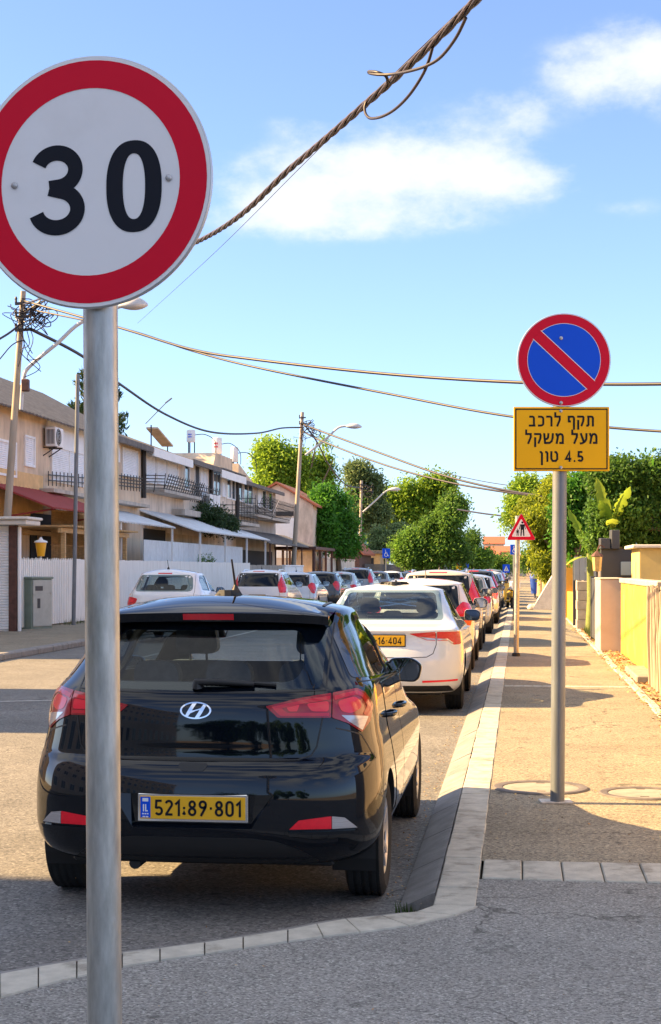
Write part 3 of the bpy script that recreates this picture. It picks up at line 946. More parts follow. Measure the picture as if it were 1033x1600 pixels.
# ------------------------------------------------------------------ the black hatchback
HX, HY = -1.525, 7.08
M['paint_black'] = mat('black car paint', (0.003, 0.005, 0.009), rough=0.4, var=0.05, scale=2.0, coat=1.0, spec=0.0, dirt=0.05, dirtcol=(0.10, 0.09, 0.08), dscale=2.5)
def cam_local(px, py):
    return Vector((-HX, -HY, CAM_H)), pix_dir(px, py).normalized()
def cam_mirror(px, py):
    o, d = cam_local(px, py)
    return Vector((-o.x, o.y, o.z)), Vector((-d.x, d.y, d.z))
HERO = dict(paint=M['paint_black'], L=3.98, axles=(.74, 3.24), wheel=(.302, .195, .765), archgap=.04, er=3.2, ef=2.6, crown=.074, dome=2.6, rin=.4, fin=1.3,
    lv=[(.26, .10, 3.85, 0.770, .50, .7), (.30, .045, 3.88, 0.820, .52, .75), (.36, .018, 3.9, 0.855, .55, .8), (.45, .0, 3.93, 0.872, .58, .85),
        (.56, .0, 3.93, 0.876, .60, .85), (.66, .012, 3.9, 0.872, .60, .85), (.715, .030, 3.86, 0.866, .60, .85), (.742, .052, 3.8, 0.862, .58, .85), (.766, .088, 3.72, 0.858, .55, .9),
        (.85, .094, 3.3, 0.840, .55, .95), (.95, .102, 2.9, 0.826, .56, .8), (1.03, .118, 2.68, 0.812, .58, .7), (1.075, .150, 2.58, 0.798, .60, .6), (1.11, .185, 2.5, 0.772, .62, .55),
        (1.25, .33, 2.2, 0.712, .70, .5), (1.38, .465, 1.85, 0.652, .75, .5), (1.425, .53, 1.74, .638, .75, .5), (1.447, .565, 1.68, .618, .75, .5)],
    dlo=[roundpoly([(1.00, 1.10), (1.62, 1.075), (1.65, 1.385), (1.20, 1.385), (.99, 1.29)], .03), roundpoly([(1.71, 1.07), (2.34, 1.045), (2.16, 1.18), (1.84, 1.385), (1.71, 1.385)], .03)],
    trims=[roundpoly([(.44, 1.125), (.965, 1.10), (.955, 1.28), (1.12, 1.385), (.96, 1.385), (.62, 1.33)], .03)],
    rearcut=roundpoly([(-.50, 1.115), (.50, 1.115), (.465, 1.355), (-.465, 1.355)], [.14, .14, .06, .06], 8),
    rearpane=roundpoly([(-.585, 1.085), (0, 1.074), (.585, 1.085), (.565, 1.40), (-.565, 1.40)], .03), rearoff=.003, reary1=1.0,
    frontcut=roundpoly([(-.52, 1.08), (.52, 1.08), (.47, 1.36), (-.47, 1.36)], .05), fronty0=1.9,
    recess=[(-.385, .602), (.385, .602), (.285, .442), (-.285, .442)],
    sideglass=glass('hatchback side glass', (0.30, 0.36, 0.36), ior=1.85),
    rearglass=glass('hatchback rear glass', (0.86, 0.95, 0.98), ior=1.42),
    back_seams=[[(.592, 1.385), (.607, 1.09), (.600, .95), (.575, .815), (.55, .775), (.49, .758), (.3, .752), (0, .750)], [(.607, 1.078), (.3, 1.068), (0, 1.066)]],
    side_seams=[[(.36, .74), (.30, .86), (.2, .9)], [(.46, 1.105), (.97, 1.085), (1.68, 1.06), (2.45, 1.02)], [(1.68, 1.06), (1.68, 1.40)]],
    sides=[('door', roundpoly([(1.00, 1.062), (1.672, 1.046), (1.672, .36), (1.26, .36), (1.16, .52), (1.03, .68), (.985, .80)], .03), M['paint_black'], .0025),
           ('door', roundpoly([(1.688, 1.045), (2.40, 1.01), (2.66, .92), (2.70, .36), (1.688, .36)], .03), M['paint_black'], .0025),
           ('sill', [(1.15, .335), (2.80, .335), (2.80, .275), (1.15, .275)], M['trim'], .006)],
    handles=[(1.16, .885), (1.83, .875)], mirror=(.71, 2.12, 1.055), mirror_scale=1.02,
    seats=(1.05, 1.95), seath=.62, seatz=.28, rseath=.50, cabinw=.56, dash=2.35, dashz=.02,
    plate=(0.005, .537, .505, .108), platey=.022, platetext='521:89·801', platexs=.98, platedx=.027,
    antenna=(.03, .98, .19, 'rod'))
S_NEAR[0] = 7.4
hero = make_car(HERO, 'parked_car', 'black hatchback with plate 521-89-801 parked nearest, seen from behind', 'cars parked along the right kerb', (HX, HY, 0), hero=True)
bvh = HERO['bvh']
def hpatch(nm, px, m_, off, step=6, skirt=.012, both=True, parent=None, rnd=2.0):
    poly = roundpoly([(p[0], p[1]) for p in px], rnd, 4)
    o = None
    for k, pr in enumerate((cam_local, cam_mirror)):
        if k and not both: break
        mb = MB(); mb.add(*conform(poly, pr, bvh, off, step, skirt))
        oo = mb.build(nm, m_, (parent[k] if parent else hero), smooth=50)
        o = (o or []) + [oo]
    return o
# tail lamps traced on the right side and mirrored
outer = hpatch('tail_light', [(415, 1104), (470, 1091), (517.2, 1083.5), (516.6, 1121.5), (434, 1121.5)], M['redlens_dark'], .006)
outer2 = hpatch('tail_light', [(519.6, 1083), (557, 1076), (570, 1082), (582, 1101), (578, 1125), (565, 1144), (543, 1130), (518.6, 1121.5)], M['redlens_dark'], .006)
hpatch('lamp_strip', [(424, 1105), (470, 1095), (515, 1088), (515, 1094), (474, 1100), (440, 1107), (448, 1114), (514, 1114), (514, 1119), (438, 1119)], M['redlens'], .0075, parent=outer, skirt=.0)
hpatch('lamp_bulb_glow', [(447, 1106), (468, 1101.5), (464, 1112), (452, 1112)], M['redlens_bright'], .0076, parent=outer, skirt=0)
hpatch('lamp_bulb_glow', [(478, 1100), (513, 1096), (513, 1112), (486, 1112)], M['redlens_bright'], .0076, parent=outer, skirt=0, rnd=5)
hpatch('lamp_strip', [(521.5, 1088), (557, 1079.5), (568, 1085), (578, 1101), (575, 1120), (566, 1116), (572, 1102), (563, 1089), (555, 1086), (522, 1095)], M['redlens'], .0075, parent=outer2, skirt=0)
hpatch('lamp_bulb_glow', [(526, 1096), (553, 1089), (562, 1095), (564, 1106), (548, 1115), (532, 1112)], M['redlens_bright'], .0076, parent=outer2, skirt=0, rnd=6)
hpatch('reversing_lens', [(532, 1117.5), (574, 1119), (565, 1141), (545, 1128)], M['clearlens'], .0078, parent=outer2, skirt=0)
# bumper reflectors with the bright ledge under them
rf = hpatch('bumper_reflector', [(452, 1296), (467, 1282), (517.5, 1275.4), (517.5, 1294.8)], M['reflector'], .005, rnd=1.0)
cl = hpatch('fog_lens', [(518.5, 1275.4), (538, 1277.2), (558, 1292.5), (518.5, 1294.8)], M['clearlens'], .005, rnd=1.0)
hpatch('reflector_ledge', [(450, 1299.5), (519, 1298), (559, 1295.5), (555, 1301), (519, 1305), (452, 1306)], M['paint_black'], .014, skirt=.02, rnd=1.0)
# lower bumper: matt diffuser
mb = MB()
mb.add(*conform(roundpoly([(-.60, .275), (.60, .275), (.52, .335), (.40, .385), (.28, .40), (-.28, .40), (-.40, .385), (-.52, .335)], .03), HERO['back'], bvh, .004, .05, .012))
mb.build('diffuser', M['trim'], hero, smooth=50)
# plate recess
o_ = [(-.388, .605), (.388, .605), (.288, .440), (-.288, .440)]; i_ = [(-.300, .598), (.300, .598), (.278, .462), (-.278, .462)]
mb = MB()
ovs = []
for (x, z) in o_:
    h, nrm, _, _ = bvh.ray_cast(Vector((x, -2, z)), Vector((0, 1, 0))); ovs.append((x, h.y + .002, z))
ivs = [(x, .036, z) for x, z in i_]
mb.add(ovs + ivs, [(0, 1, 5, 4), (1, 2, 6, 5), (2, 3, 7, 6), (3, 0, 4, 7), (4, 5, 6, 7)])
mb.build('plate_recess', M['paint_black'], hero)
# tailgate handle recess as a flat dark patch, its shade painted in
mb = MB()
mb.add(*conform(roundpoly([(-.075, .742), (.075, .742), (.055, .706), (-.055, .706)], .02), HERO['back'], bvh, .002, .03))
mb.build('tailgate_handle_shade', M['trim'], hero, smooth=50)
# roof spoiler with the third brake lamp
mb = MB()
nx = 36; hw = .585
rows = []
for i in range(nx + 1):
    x = -hw + 2 * hw * i / nx
    q = (x / hw) ** 2
    h, _, _, _ = bvh.ray_cast(Vector((x, .86, 4)), Vector((0, 0, -1)))
    h2, _, _, _ = bvh.ray_cast(Vector((x, .70, 4)), Vector((0, 0, -1)))
    zr = 1.446 - .012 * q - .010 * q ** 4
    yr_ = .395 + .075 * q + .05 * q ** 5
    rows.append([(x, .86, h.z + .0008), (x, .70, h2.z + .006), (x, .52 + .04 * q, zr + (h2.z - zr) * .45 + .010), (x, yr_ + .02, zr + .006), (x, yr_, zr - .004), (x, yr_ + .012, zr - .046), (x, yr_ + .05, zr - .056), (x, .60, zr - .05)])
nn = len(rows[0])
vs = [v for r in rows for v in r]
fs = [(i * nn + k, (i + 1) * nn + k, (i + 1) * nn + k + 1, i * nn + k + 1) for i in range(nx) for k in range(nn - 1)]
fs += [tuple(range(nn)), tuple(nx * nn + k for k in range(nn - 1, -1, -1))]
mb.add(vs, fs)
spo = mb.build('spoiler', M['paint_black'], hero, smooth=40, clean=True)
mb = MB()
pts = []
for i in range(13):
    x = -.128 + .256 * i / 12
    q = (x / hw) ** 2
    pts.append((x, .395 + .075 * q - .002, 1.446 - .012 * q))
vs = [(x, y + .001, z - .008) for x, y, z in pts] + [(x, y + .0085, z - .038) for x, y, z in pts]
mb.add(vs, [(i, i + 1, 14 + i, 13 + i) for i in range(12)])
mb.build('brake_light', M['redlens'], spo)
# roof ditch strips
down = lambda x, y: (Vector((x, y, 4)), Vector((0, 0, -1)))
for sg in (1, -1):
    mb = MB(); mb.add(*ribbon_on([(sg * .520, .84), (sg * .515, 1.1), (sg * .50, 1.5), (sg * .48, 1.78)], down, bvh, .003, .016))
    mb.build('roof_ditch_strip', M['trim'], hero, smooth=60)
# wiper
mb = MB()
def onglass(x, z, off):
    h, n, _, _ = bvh.ray_cast(Vector((x, -2, z)), Vector((0, 1, 0)))
    return h + (n if n.y < 0 else -n) * off
mb.tube([onglass(.0, 1.088, .01), onglass(.0, 1.095, .035), onglass(.10, 1.098, .03), onglass(.27, 1.094, .02)], [.03, .022, .016, .010], 8)
mb.tube([onglass(.02, 1.112, .012), onglass(.2, 1.108, .014), onglass(.375, 1.096, .012)], .009, 6)
mb.build('rear_wiper', M['black'], hero, smooth=50)
# chrome oval emblem with slanted H
def emb(x, z, off):
    h, n, _, _ = bvh.ray_cast(Vector((x, -2, z)), Vector((0, 1, 0)))
    return h + (n if n.y < 0 else -n) * off
mb = MB()
ez, ex = .985, .0
a_, b_ = .078, .041
ring = []
n = 48
for s, of in ((1.0, .001), (.97, .008), (.86, .008), (.83, .001)):
    for k in range(n):
        an = 2 * math.pi * k / n
        kk = s if s > .9 else s
        ring.append(emb(ex + a_ * kk * math.cos(an), ez + (b_ - (1 - kk) * .055) * math.sin(an) if kk < .9 else ez + b_ * kk * math.sin(an), of))
mb.add(ring, [(r_ * n + k, r_ * n + (k + 1) % n, (r_ + 1) * n + (k + 1) % n, (r_ + 1) * n + k) for r_ in range(3) for k in range(n)])
def hstroke(pts, ws):
    vs = []
    for (x, z), w in zip(pts, ws): vs += [emb(ex + x - w / 2, ez + z, .007), emb(ex + x + w / 2, ez + z, .007)]
    lo = [emb(ex + x + sg * w / 2, ez + z, .001) for (x, z), w in zip(pts, ws) for sg in (-1, 1)]
    m_ = len(pts)
    fs = [(2 * i, 2 * i + 2, 2 * i + 3, 2 * i + 1) for i in range(m_ - 1)]
    fs += [(2 * i, 2 * m_ + 2 * i, 2 * m_ + 2 * i + 2, 2 * i + 2) for i in range(m_ - 1)] + [(2 * i + 1, 2 * i + 3, 2 * m_ + 2 * i + 3, 2 * m_ + 2 * i + 1) for i in range(m_ - 1)]
    mb.add(vs + lo, fs)
hstroke([(-.044, -.027), (-.033, -.010), (-.022, .010), (-.006, .034)], [.016, .020, .020, .020])
hstroke([(.006, -.034), (.022, -.010), (.033, .010), (.044, .027)], [.020, .020, .020, .016])
hstroke([(-.030, -.012), (-.010, -.001), (.010, .003), (.030, .010)], [.016, .022, .022, .016])
mb.build('emblem', M['chrome'], hero, smooth=40)
# ornament hanging from the interior mirror
orn = thing('hanging_ornament', 'small dark ornament hanging on a string behind the black hatchback rear window', 'ornament', (HX + .27, HY + 1.75, 1.02))
mb = MB(); mb.tube([(0, 0, .09), (0, 0, .36)], .004, 6); mb.build('string', M['black'], orn)
mb = MB(); mb.lathe([(.0, -.03), (.035, -.025), (.047, .01), (.05, .05), (.03, .075), (.033, .10), (.0, .115)], 14); mb.tube([(0, 0, -.03), (0, .0, -.12)], .006, 5); mb.build('pendant', M['cabin'], orn, smooth=50)
mb = MB(); mb.bbox(-.11, .11, 2.02, 2.05, 1.33, 1.39, .012); mb.tube([(0, 2.05, 1.36), (0, 2.12, 1.42)], .01, 6); mb.build('interior_mirror', M['cabin'], hero)
S_NEAR[0] = 3.0
# ------------------------------------------------------------------ ground, road, pavements
SW = 0.10      # pavement height
rnd = random.Random(7)
mb = MB(); mb.quad((-1500, -1500, -.03), (1500, -1500, -.03), (1500, 1500, -.03), (-1500, 1500, -.03))
tag(mb.build('ground', M['dirt']), kind='structure')
mb = MB(); mb.quad((-9.30, -60, 0), (4, -60, 0), (4, 9, 0), (-9.30, 9, 0)); mb.quad((-9.30, 9, 0), (-.57, 9, 0), (-.57, 420, 0), (-9.30, 420, 0))
tag(mb.build('road', M['road']), kind='structure')
# worn line of parking bays at the far kerb
M['worn'] = mat('worn road paint', (0.42, 0.40, 0.37), 0.9, var=0.4, scale=14, dirt=0.9, dirtcol=(0.14, 0.135, 0.13), dscale=6)
mb = MB()
mb.quad((-7.2, 18.2, .004), (-4.7, 19.2, .004), (-4.7, 19.3, .004), (-7.2, 18.32, .004))
mb.quad((-7.05, 27.2, .004), (-6.95, 27.2, .004), (-6.95, 120, .004), (-7.05, 120, .004))
tag(mb.build('road_markings', M['worn']), kind='structure')

# straight kerb: sloping grey stone + flat pale blocks, one stone at a time
kerb_end_y = 7.42
stones = MB()
y = kerb_end_y
while y < 230:
    ln = .95 + rnd.uniform(-.03, .03)
    j = .006
    dz = rnd.uniform(-.003, .003)
    y0, y1 = y + j, y + ln - j
    prof = [(-.585, -.02), (-.575, .012), (-.545, .03), (-.420, .092 + dz), (-.398, .100 + dz), (-.395, -.02)]
    n = len(prof)
    stones.add([(x, y0, z) for x, z in prof] + [(x, y1, z) for x, z in prof], [tuple(range(n)), tuple(range(2 * n - 1, n - 1, -1))] + [(i + 1, i, n + i, n + i + 1) for i in range(n - 1)])
    y += ln
tag(stones.build('kerb', M['kerbstone']), kind='structure')
blocks = MB()
blocks.mi = 1; blocks.quad((-.394, 7.1, SW - .012), (-.195, 7.1, SW - .012), (-.195, 230, SW - .012), (-.394, 230, SW - .012))
blocks.mi = 0
y = 7.13
while y < 230:
    ln = .40 + rnd.uniform(-.012, .012)
    dz = rnd.uniform(-.003, .003); dx = rnd.uniform(-.003, .003)
    blocks.bbox(-.392 + dx, -.197 + dx, y + .004, y + ln - .004, -.02, SW + dz + .002, .006)
    y += ln
# the blocks sweep round the corner: outlines traced from the photograph, laid on the ground plane
back_px = [(681, 1414), (650, 1425), (595, 1431), (540, 1436), (495, 1444), (450, 1453), (380, 1464), (320, 1473), (250, 1482), (191, 1489), (120, 1501), (60, 1511), (0, 1522)]
front_px = [(748, 1416), (712, 1430), (640, 1447), (563, 1457), (505, 1464), (450, 1471.5), (380, 1482), (320, 1491), (250, 1501), (191, 1511), (120, 1527), (60, 1542), (0, 1559)]
bk = [G(*p, SW) for p in back_px]; fr_ = [G(*p, SW) for p in front_px]
def ext(l, d):
    v = (l[-1] - l[-3]).normalized()
    for k in range(1, 9): l.append(l[-1] + v * .45 + Vector((0, d * .02 * k, 0)))
ext(bk, -1); ext(fr_, -1)
for i in range(len(bk) - 1):
    a, b, c, d = bk[i], fr_[i], fr_[i + 1], bk[i + 1]
    cc = (a + b + c + d) / 4
    q = [cc + (p - cc) * .978 for p in (a, b, c, d)]
    top = [Vector((p.x, p.y, SW + .002)) for p in q]; bot = [Vector((p.x, p.y, -.02)) for p in q]
    ins = [cc + (p - cc) * .955 for p in (a, b, c, d)]
    tp = [Vector((p.x, p.y, SW + .003)) for p in ins]; t2 = [Vector((p.x, p.y, SW - .004)) for p in q]
    blocks.add(bot + t2 + tp, [(4, 5, 9, 8), (5, 6, 10, 9), (6, 7, 11, 10), (7, 4, 8, 11), (8, 9, 10, 11), (0, 1, 5, 4), (1, 2, 6, 5), (2, 3, 7, 6), (3, 0, 4, 7)])
    blocks.quad(*[Vector((p.x, p.y, SW - .012)) for p in (a, b, c, d)], mi=1)
# cross strip of slabs over the pavement
for i in range(22):
    x = -.185 + i * .205
    blocks.bbox(x + .003, x + .202, 7.78, 8.27, 0, SW + .003 + rnd.uniform(-.002, .002), .006)
for i in range(14):
    x = -.185 + i * .125
    blocks.bbox(x + .003, x + .122, 20.55, 20.72, 0, SW + .004, .005)
tag(blocks.build('kerb_blocks', [M['kerbwhite'], M['joint']]), kind='structure')
# low grey kerb in front of the swept blocks
edge = MB()
def off_pts(l, dist):
    o = []
    for i, p in enumerate(l):
        t = (l[min(i + 1, len(l) - 1)] - l[max(i - 1, 0)]).normalized()
        n = Vector((t.y, -t.x, 0))
        if n.y < 0: n = -n
        o.append(p + n * dist)
    return o
bo_ = off_pts(bk, .012); b1 = off_pts(bk, .085); b2 = off_pts(bk, .115)
for i in range(1, len(bk) - 1):
    e0, e1 = (.004, .004)
    def P(l, k, z): return Vector((l[k].x, l[k].y, z))
    edge.quad(P(bo_, i, SW - .006), P(bo_, i + 1, SW - .006), P(b1, i + 1, SW - .016), P(b1, i, SW - .016))
    edge.quad(P(b1, i, SW - .016), P(b1, i + 1, SW - .016), P(b2, i + 1, -.01), P(b2, i, -.01))
edge.quad(P(bo_, 1, SW - .006), P(b1, 1, SW - .016), P(b2, 1, -.01), P(bo_, 1, -.01))
tag(edge.build('low_kerb', M['kerbstone']), kind='structure')
# forecourt asphalt in the foreground (outside the swept blocks) and the pavement beyond it
mb = MB()
left = [Vector((p.x, p.y, SW - .004)) for p in fr_]
mb.poly([Vector((-.215, 7.78, SW - .004)), Vector((-.215, 7.16, SW - .004))] + left + [Vector((left[-1].x, -60, SW - .004)), Vector((40, -60, SW - .004)), Vector((40, 7.78, SW - .004))])
tag(mb.build('forecourt', M['fore']), kind='structure')
mb = MB()
mb.quad((-.195, 8.27, SW - .003), (1.47, 8.27, SW - .003), (1.47, 230, SW - .003), (-.195, 230, SW - .003))
mb.quad((1.47, 7.78, SW - .003), (40, 7.78, SW - .003), (40, 9.6, SW - .003), (1.47, 9.6, SW - .003))
tag(mb.build('pavement', M['walk']), kind='structure')
mb = MB()
y = 9.6
while y < 100:
    ln = .98
    dz = rnd.uniform(-.006, .008); dx = rnd.uniform(-.015, .015)
    mb.bbox(1.475 + dx, 1.575 + dx, y, y + ln - .012, 0, SW + .015 + dz, .012)
    y += ln
tag(mb.build('edging_kerb', M['kerbwhite']), kind='structure')
M['verge'] = mat('dusty verge', (0.38, 0.29, 0.19), 0.95, var=0.35, scale=6, bump=0.9, bscale=25, dirt=0.5, dirtcol=(0.16, 0.10, 0.05))
mb = MB(); mb.quad((1.57, 9.6, SW - .006), (40, 9.6, SW - .006), (40, 230, SW - .006), (1.57, 230, SW - .006))
tag(mb.build('verge', M['verge']), kind='structure')
# far pavement
mb = MB()
mb.quad((-13.5, -60, SW + .02), (-9.50, -60, SW + .02), (-9.50, 300, SW + .02), (-13.5, 300, SW + .02))
mb.quad((-60, -60, SW + .015), (-13.5, -60, SW + .015), (-13.5, 300, SW + .015), (-60, 300, SW + .015))
tag(mb.build('far_pavement', M['walk']), kind='structure')
mb = MB()
y = -40
while y < 260:
    mb.bbox(-9.52, -9.28, y + .01, y + 1.0, -.02, SW + .025, .03); y += 1.0
tag(mb.build('far_kerb', M['kerbstone']), kind='structure')

# grit, dead leaves and twigs on the verge and in the gutter (nobody could count them)
mb = MB()
def scrap(x, y, z, s, m):
    a = rnd.uniform(0, 6.28); t = rnd.uniform(-.5, .5); u = Vector((math.cos(a), math.sin(a), t)) * s; v = Vector((-math.sin(a), math.cos(a), rnd.uniform(-.4, .4))) * s * rnd.uniform(.3, .7)
    c = Vector((x, y, z + abs(u.z) + abs(v.z) + .002))
    mb.add([c - u, c - v, c + u, c + v], [(0, 1, 2, 3)], m)
for i in range(4200):
    yy = rnd.uniform(14, 42); scrap(rnd.uniform(1.58, 2.0) if rnd.random() < .85 else rnd.gauss(1.5, .06), yy, SW, rnd.uniform(.012, .04), rnd.randrange(3))
for i in range(900):
    yy = rnd.uniform(7.6, 24); scrap(rnd.gauss(-.63, .05), yy, .0, rnd.uniform(.003, .012), rnd.randrange(3))
for i in range(500):
    scrap(rnd.uniform(-.2, 1.5), rnd.uniform(8.3, 26), SW - .003, rnd.uniform(.004, .012), rnd.randrange(3))
for i in range(140):
    scrap(rnd.uniform(-3, 1.5), rnd.uniform(5.2, 7.7), SW - .003, rnd.uniform(.003, .008), rnd.randrange(3))
tag(mb.build('fallen_leaves', [mat('dead leaf orange', (0.42, 0.22, 0.07), .8, var=.3, scale=30), mat('dead leaf brown', (0.20, 0.10, 0.035), .85, var=.3, scale=30), mat('dead leaf straw', (0.52, 0.34, 0.12), .8, var=.3, scale=30)]), kind='stuff')
# tufts of weed at the kerb end and below the walls
M['weed'] = leafmat('weed leaf', (0.05, 0.09, 0.02), (0.16, 0.2, 0.05))
mb = MB()
def blade(x, y, z, h):
    a = rnd.uniform(0, 6.28); w = rnd.uniform(.003, .007); l = rnd.uniform(.2, .7) * h
    dx, dy = math.cos(a), math.sin(a)
    mb.add([(x - dy * w, y + dx * w, z), (x + dy * w, y - dx * w, z), (x + dx * l, y + dy * l, z + h)], [(0, 1, 2)])
c = G(641, 1420, .02)
for i in range(34): blade(c.x + rnd.gauss(0, .035), c.y + rnd.gauss(0, .03), .0, rnd.uniform(.02, .07))
for i in range(700):
    yy = rnd.gauss(35.5, 1.6); blade(1.62 + abs(rnd.gauss(0, .09)), yy, SW, rnd.uniform(.05, .24))
for i in range(400):
    blade(-12.35 + rnd.gauss(0, .1), rnd.uniform(41, 47), SW, rnd.uniform(.05, .25))
for i in range(60): blade(rnd.gauss(1.5, .03), rnd.uniform(10, 26), SW, rnd.uniform(.02, .07))
tag(mb.build('weeds', M['weed']), kind='stuff')

# ------------------------------------------------------------------ manhole covers
M['conc'] = mat('cast concrete', (0.27, 0.25, 0.215), 0.9, var=0.25, scale=8, bump=0.4, bscale=80, dirt=0.4, dirtcol=(0.18, 0.15, 0.12), dscale=4)
M['iron'] = mat('cast iron ring', (0.15, 0.13, 0.12), 0.7, metal=0.3, var=0.25, scale=12)
def manhole(px, py, r, label):
    c = G(px, py, SW)
    t = thing('manhole_cover', label, 'manhole cover', (c.x, c.y, SW - .02), 0, 'manhole covers in the right pavement')
    mb = MB(); mb.lathe([(r * .80, .0), (r * .80, .026), (r * .84, .03), (r * .97, .03), (r, .022), (r * 1.01, .0)], 48); mb.build('ring', M['iron'], t, smooth=30)
    mb = MB(); mb.lathe([(0, .025), (r * .72, .025), (r * .79, .022), (r * .79, 0)], 48)
    for k in range(2): mb.box(-.03, .03, (-1) ** k * r * .6 - .008, (-1) ** k * r * .6 + .008, .0255, .028, mi=1)
    mb.build('lid', [M['conc'], M['iron']], t, smooth=30)
manhole(845, 1231, .34, 'larger round concrete manhole cover beside the foot of the no-parking post')
manhole(1004, 1240, .30, 'round concrete manhole cover at the right edge, cut by the picture border')

# ------------------------------------------------------------------ road signs
def disc(mb, r0, r1, yy, n=72, mi=None):
    vs = [(r * math.cos(2 * math.pi * k / n), yy, r * math.sin(2 * math.pi * k / n)) for r in (r0, r1) for k in range(n)]
    mb.add(vs, [(k, (k + 1) % n, n + (k + 1) % n, n + k) for k in range(n)], mi)
def flat(px, py): return lambda x, y, z: (x, py - z, y)
def bolt(mb, x, z, y=-.05, r=.008):
    mb.lathe([(r, 0), (r, .003), (r * .6, .006), (0, .007)], 10, Matrix.Translation((x, y, z)) @ Matrix.Rotation(R(90), 4, 'X'))
def sign_post(t, r, h, z0=0.0, lean=(0, 0), m_=None, baseplate=False):
    mb = MB(); mb.tube([(0, 0, z0), (lean[0] * h, lean[1] * h, h)], r, 32)
    mb.build('pole', m_ or M['steel'], t, smooth=50)

# the large 30 sign in the foreground
D30 = 3.71
p30 = AD(157, 889, D30)
t = thing('speed_limit_sign', 'large round red and white 30 speed limit sign on a galvanised post in the foreground', 'road sign', (p30.x, p30.y, SW - .004), R(-4))
base30 = Vector((p30.x, p30.y, SW))
zc30 = CAM_H + (HOR - 284) / F_PX * (D30 - .062) - (SW - .004)
mb = MB()
low = AD(163.5, 1600, D30) - t.location; up_ = AD(157, 470, D30) - t.location
inv = Matrix.Rotation(R(4), 3, 'Z')
low, up_ = inv @ low, inv @ up_
dirv = (up_ - low) / (up_.z - low.z)
foot = low - dirv * low.z
mb.tube([foot, foot + dirv * (zc30 + .22)], .0415, 40)
mb.build('pole', M['steel'], t, smooth=50)
sx = (foot + dirv * zc30)
face = thing('sign_plate', None, None)
del face
def offs(mb, d):
    mb.v = [(v[0] + d[0], v[1] + d[1], v[2] + d[2]) for v in mb.v]
    return mb
cen = (sx.x - .003, sx.y, zc30)
mb = MB()
mb.lathe([(0, .048), (.296, .048), (.300, .050), (.301, .056), (.298, .0605), (.290, .0615)], 96, Matrix.Rotation(R(90), 4, 'X'))
disc(mb, .0, .2935, -.0612)
plate = offs(mb, cen).build('sign_plate', M['signback'], t, smooth=40)
mb = MB(); disc(mb, .0, .297, -.0622); offs(mb, cen).build('white_face', M['signwhite'], plate)
mb = MB(); disc(mb, .2225, .2885, -.0630); offs(mb, cen).build('red_ring', M['signred'], plate)
mb = MB()
text_mesh(mb, '3', .215, -.080, -.0155, .170, flat(0, -.0634), xs=1.22, z0=0)
def sup(a, b, n_, k): return (a * math.copysign(abs(math.cos(k)) ** (2 / n_), math.cos(k)), b * math.copysign(abs(math.sin(k)) ** (2 / n_), math.sin(k)))
o0 = [sup(.0685, .1085, 2.35, 2 * math.pi * k / 64) for k in range(64)]; i0 = [sup(.0275, .0775, 2.3, 2 * math.pi * k / 64) for k in range(64)]
mb.add([(.110 + x, -.0634, -.0155 + z) for x, z in o0 + i0], [(k, (k + 1) % 64, 64 + (k + 1) % 64, 64 + k) for k in range(64)])
offs(mb, cen).build('numerals', M['signblack'], plate)
for bx_ in (-.189, .196):
    mb = MB(); bolt(mb, bx_, .0, -.0632); offs(mb, cen).build('bolt', M['bolt'], plate, smooth=30)
for dz in (-.1, .1):
    mb = MB()
    mb.beam((cen[0] - .13, cen[1] - .046, cen[2] + dz), (cen[0] + .13, cen[1] - .046, cen[2] + dz), .012, .03)
    mb.lathe([(.044, -.015), (.047, -.015), (.047, .015), (.044, .015)], 28, Matrix.Translation((sx.x, sx.y, zc30 + dz)), closed=True)
    mb.build('clamp', M['bolt'], t, smooth=40)

# no-parking sign with the yellow weight plate
pb = G(871, 1254, SW)
D2 = -pb.x * ST + pb.y * CT
s2 = D2 / F_PX
t = thing('no_parking_sign', 'blue and red no-parking sign over a yellow Hebrew 4.5 ton plate', 'road sign', (pb.x, pb.y, SW), YAW)
zc = CAM_H + (HOR - 562.5) * (s2 - .06 / F_PX) - SW
zp = CAM_H + (HOR - 686) * (s2 - .06 / F_PX) - SW
mb = MB(); mb.tube([(0, 0, -.01), (.022, 0, zc + .2)], .0475, 32); mb.build('pole', M['steel2'], t, smooth=50)
mb = MB(); mb.bbox(-.115, .10, -.05, .10, -.003, .012, .004)
mb.build('foot_plate', mat('dusty foot plate', (0.5, 0.47, 0.43), .8, var=.3, scale=20), t)
cx = .035
mb = MB(); mb.lathe([(0, .050), (.309, .050), (.312, .053), (.310, .060), (.30, .0605)], 96, Matrix.Rotation(R(90), 4, 'X')); disc(mb, 0, .302, -.0604)
plate = offs(mb, (cx, 0, zc)).build('sign_plate', M['signback'], t, smooth=40)
mb = MB(); disc(mb, .0, .307, -.0612); offs(mb, (cx, 0, zc)).build('white_border', M['signwhite'], plate)
mb = MB(); disc(mb, .2440, .303, -.0618)
def bar(w, yy):
    c, n = math.cos(R(-43)), math.sin(R(-43)); l = .246
    vs = [(c * u - n * v, yy, n * u + c * v) for u, v in ((-l, -w), (l, -w), (l, w), (-l, w))]
    return vs
mb.add(bar(.036, -.0632), [(0, 1, 2, 3)])
offs(mb, (cx, 0, zc)).build('red_ring', M['signred'], plate)
mb = MB(); disc(mb, .0, .2405, -.0618); offs(mb, (cx, 0, zc)).build('blue_field', M['signblue'], plate)
mb = MB(); mb.add(bar(.0405, -.0625), [(0, 1, 2, 3)]); offs(mb, (cx, 0, zc)).build('bar_outline', M['signwhite'], plate)
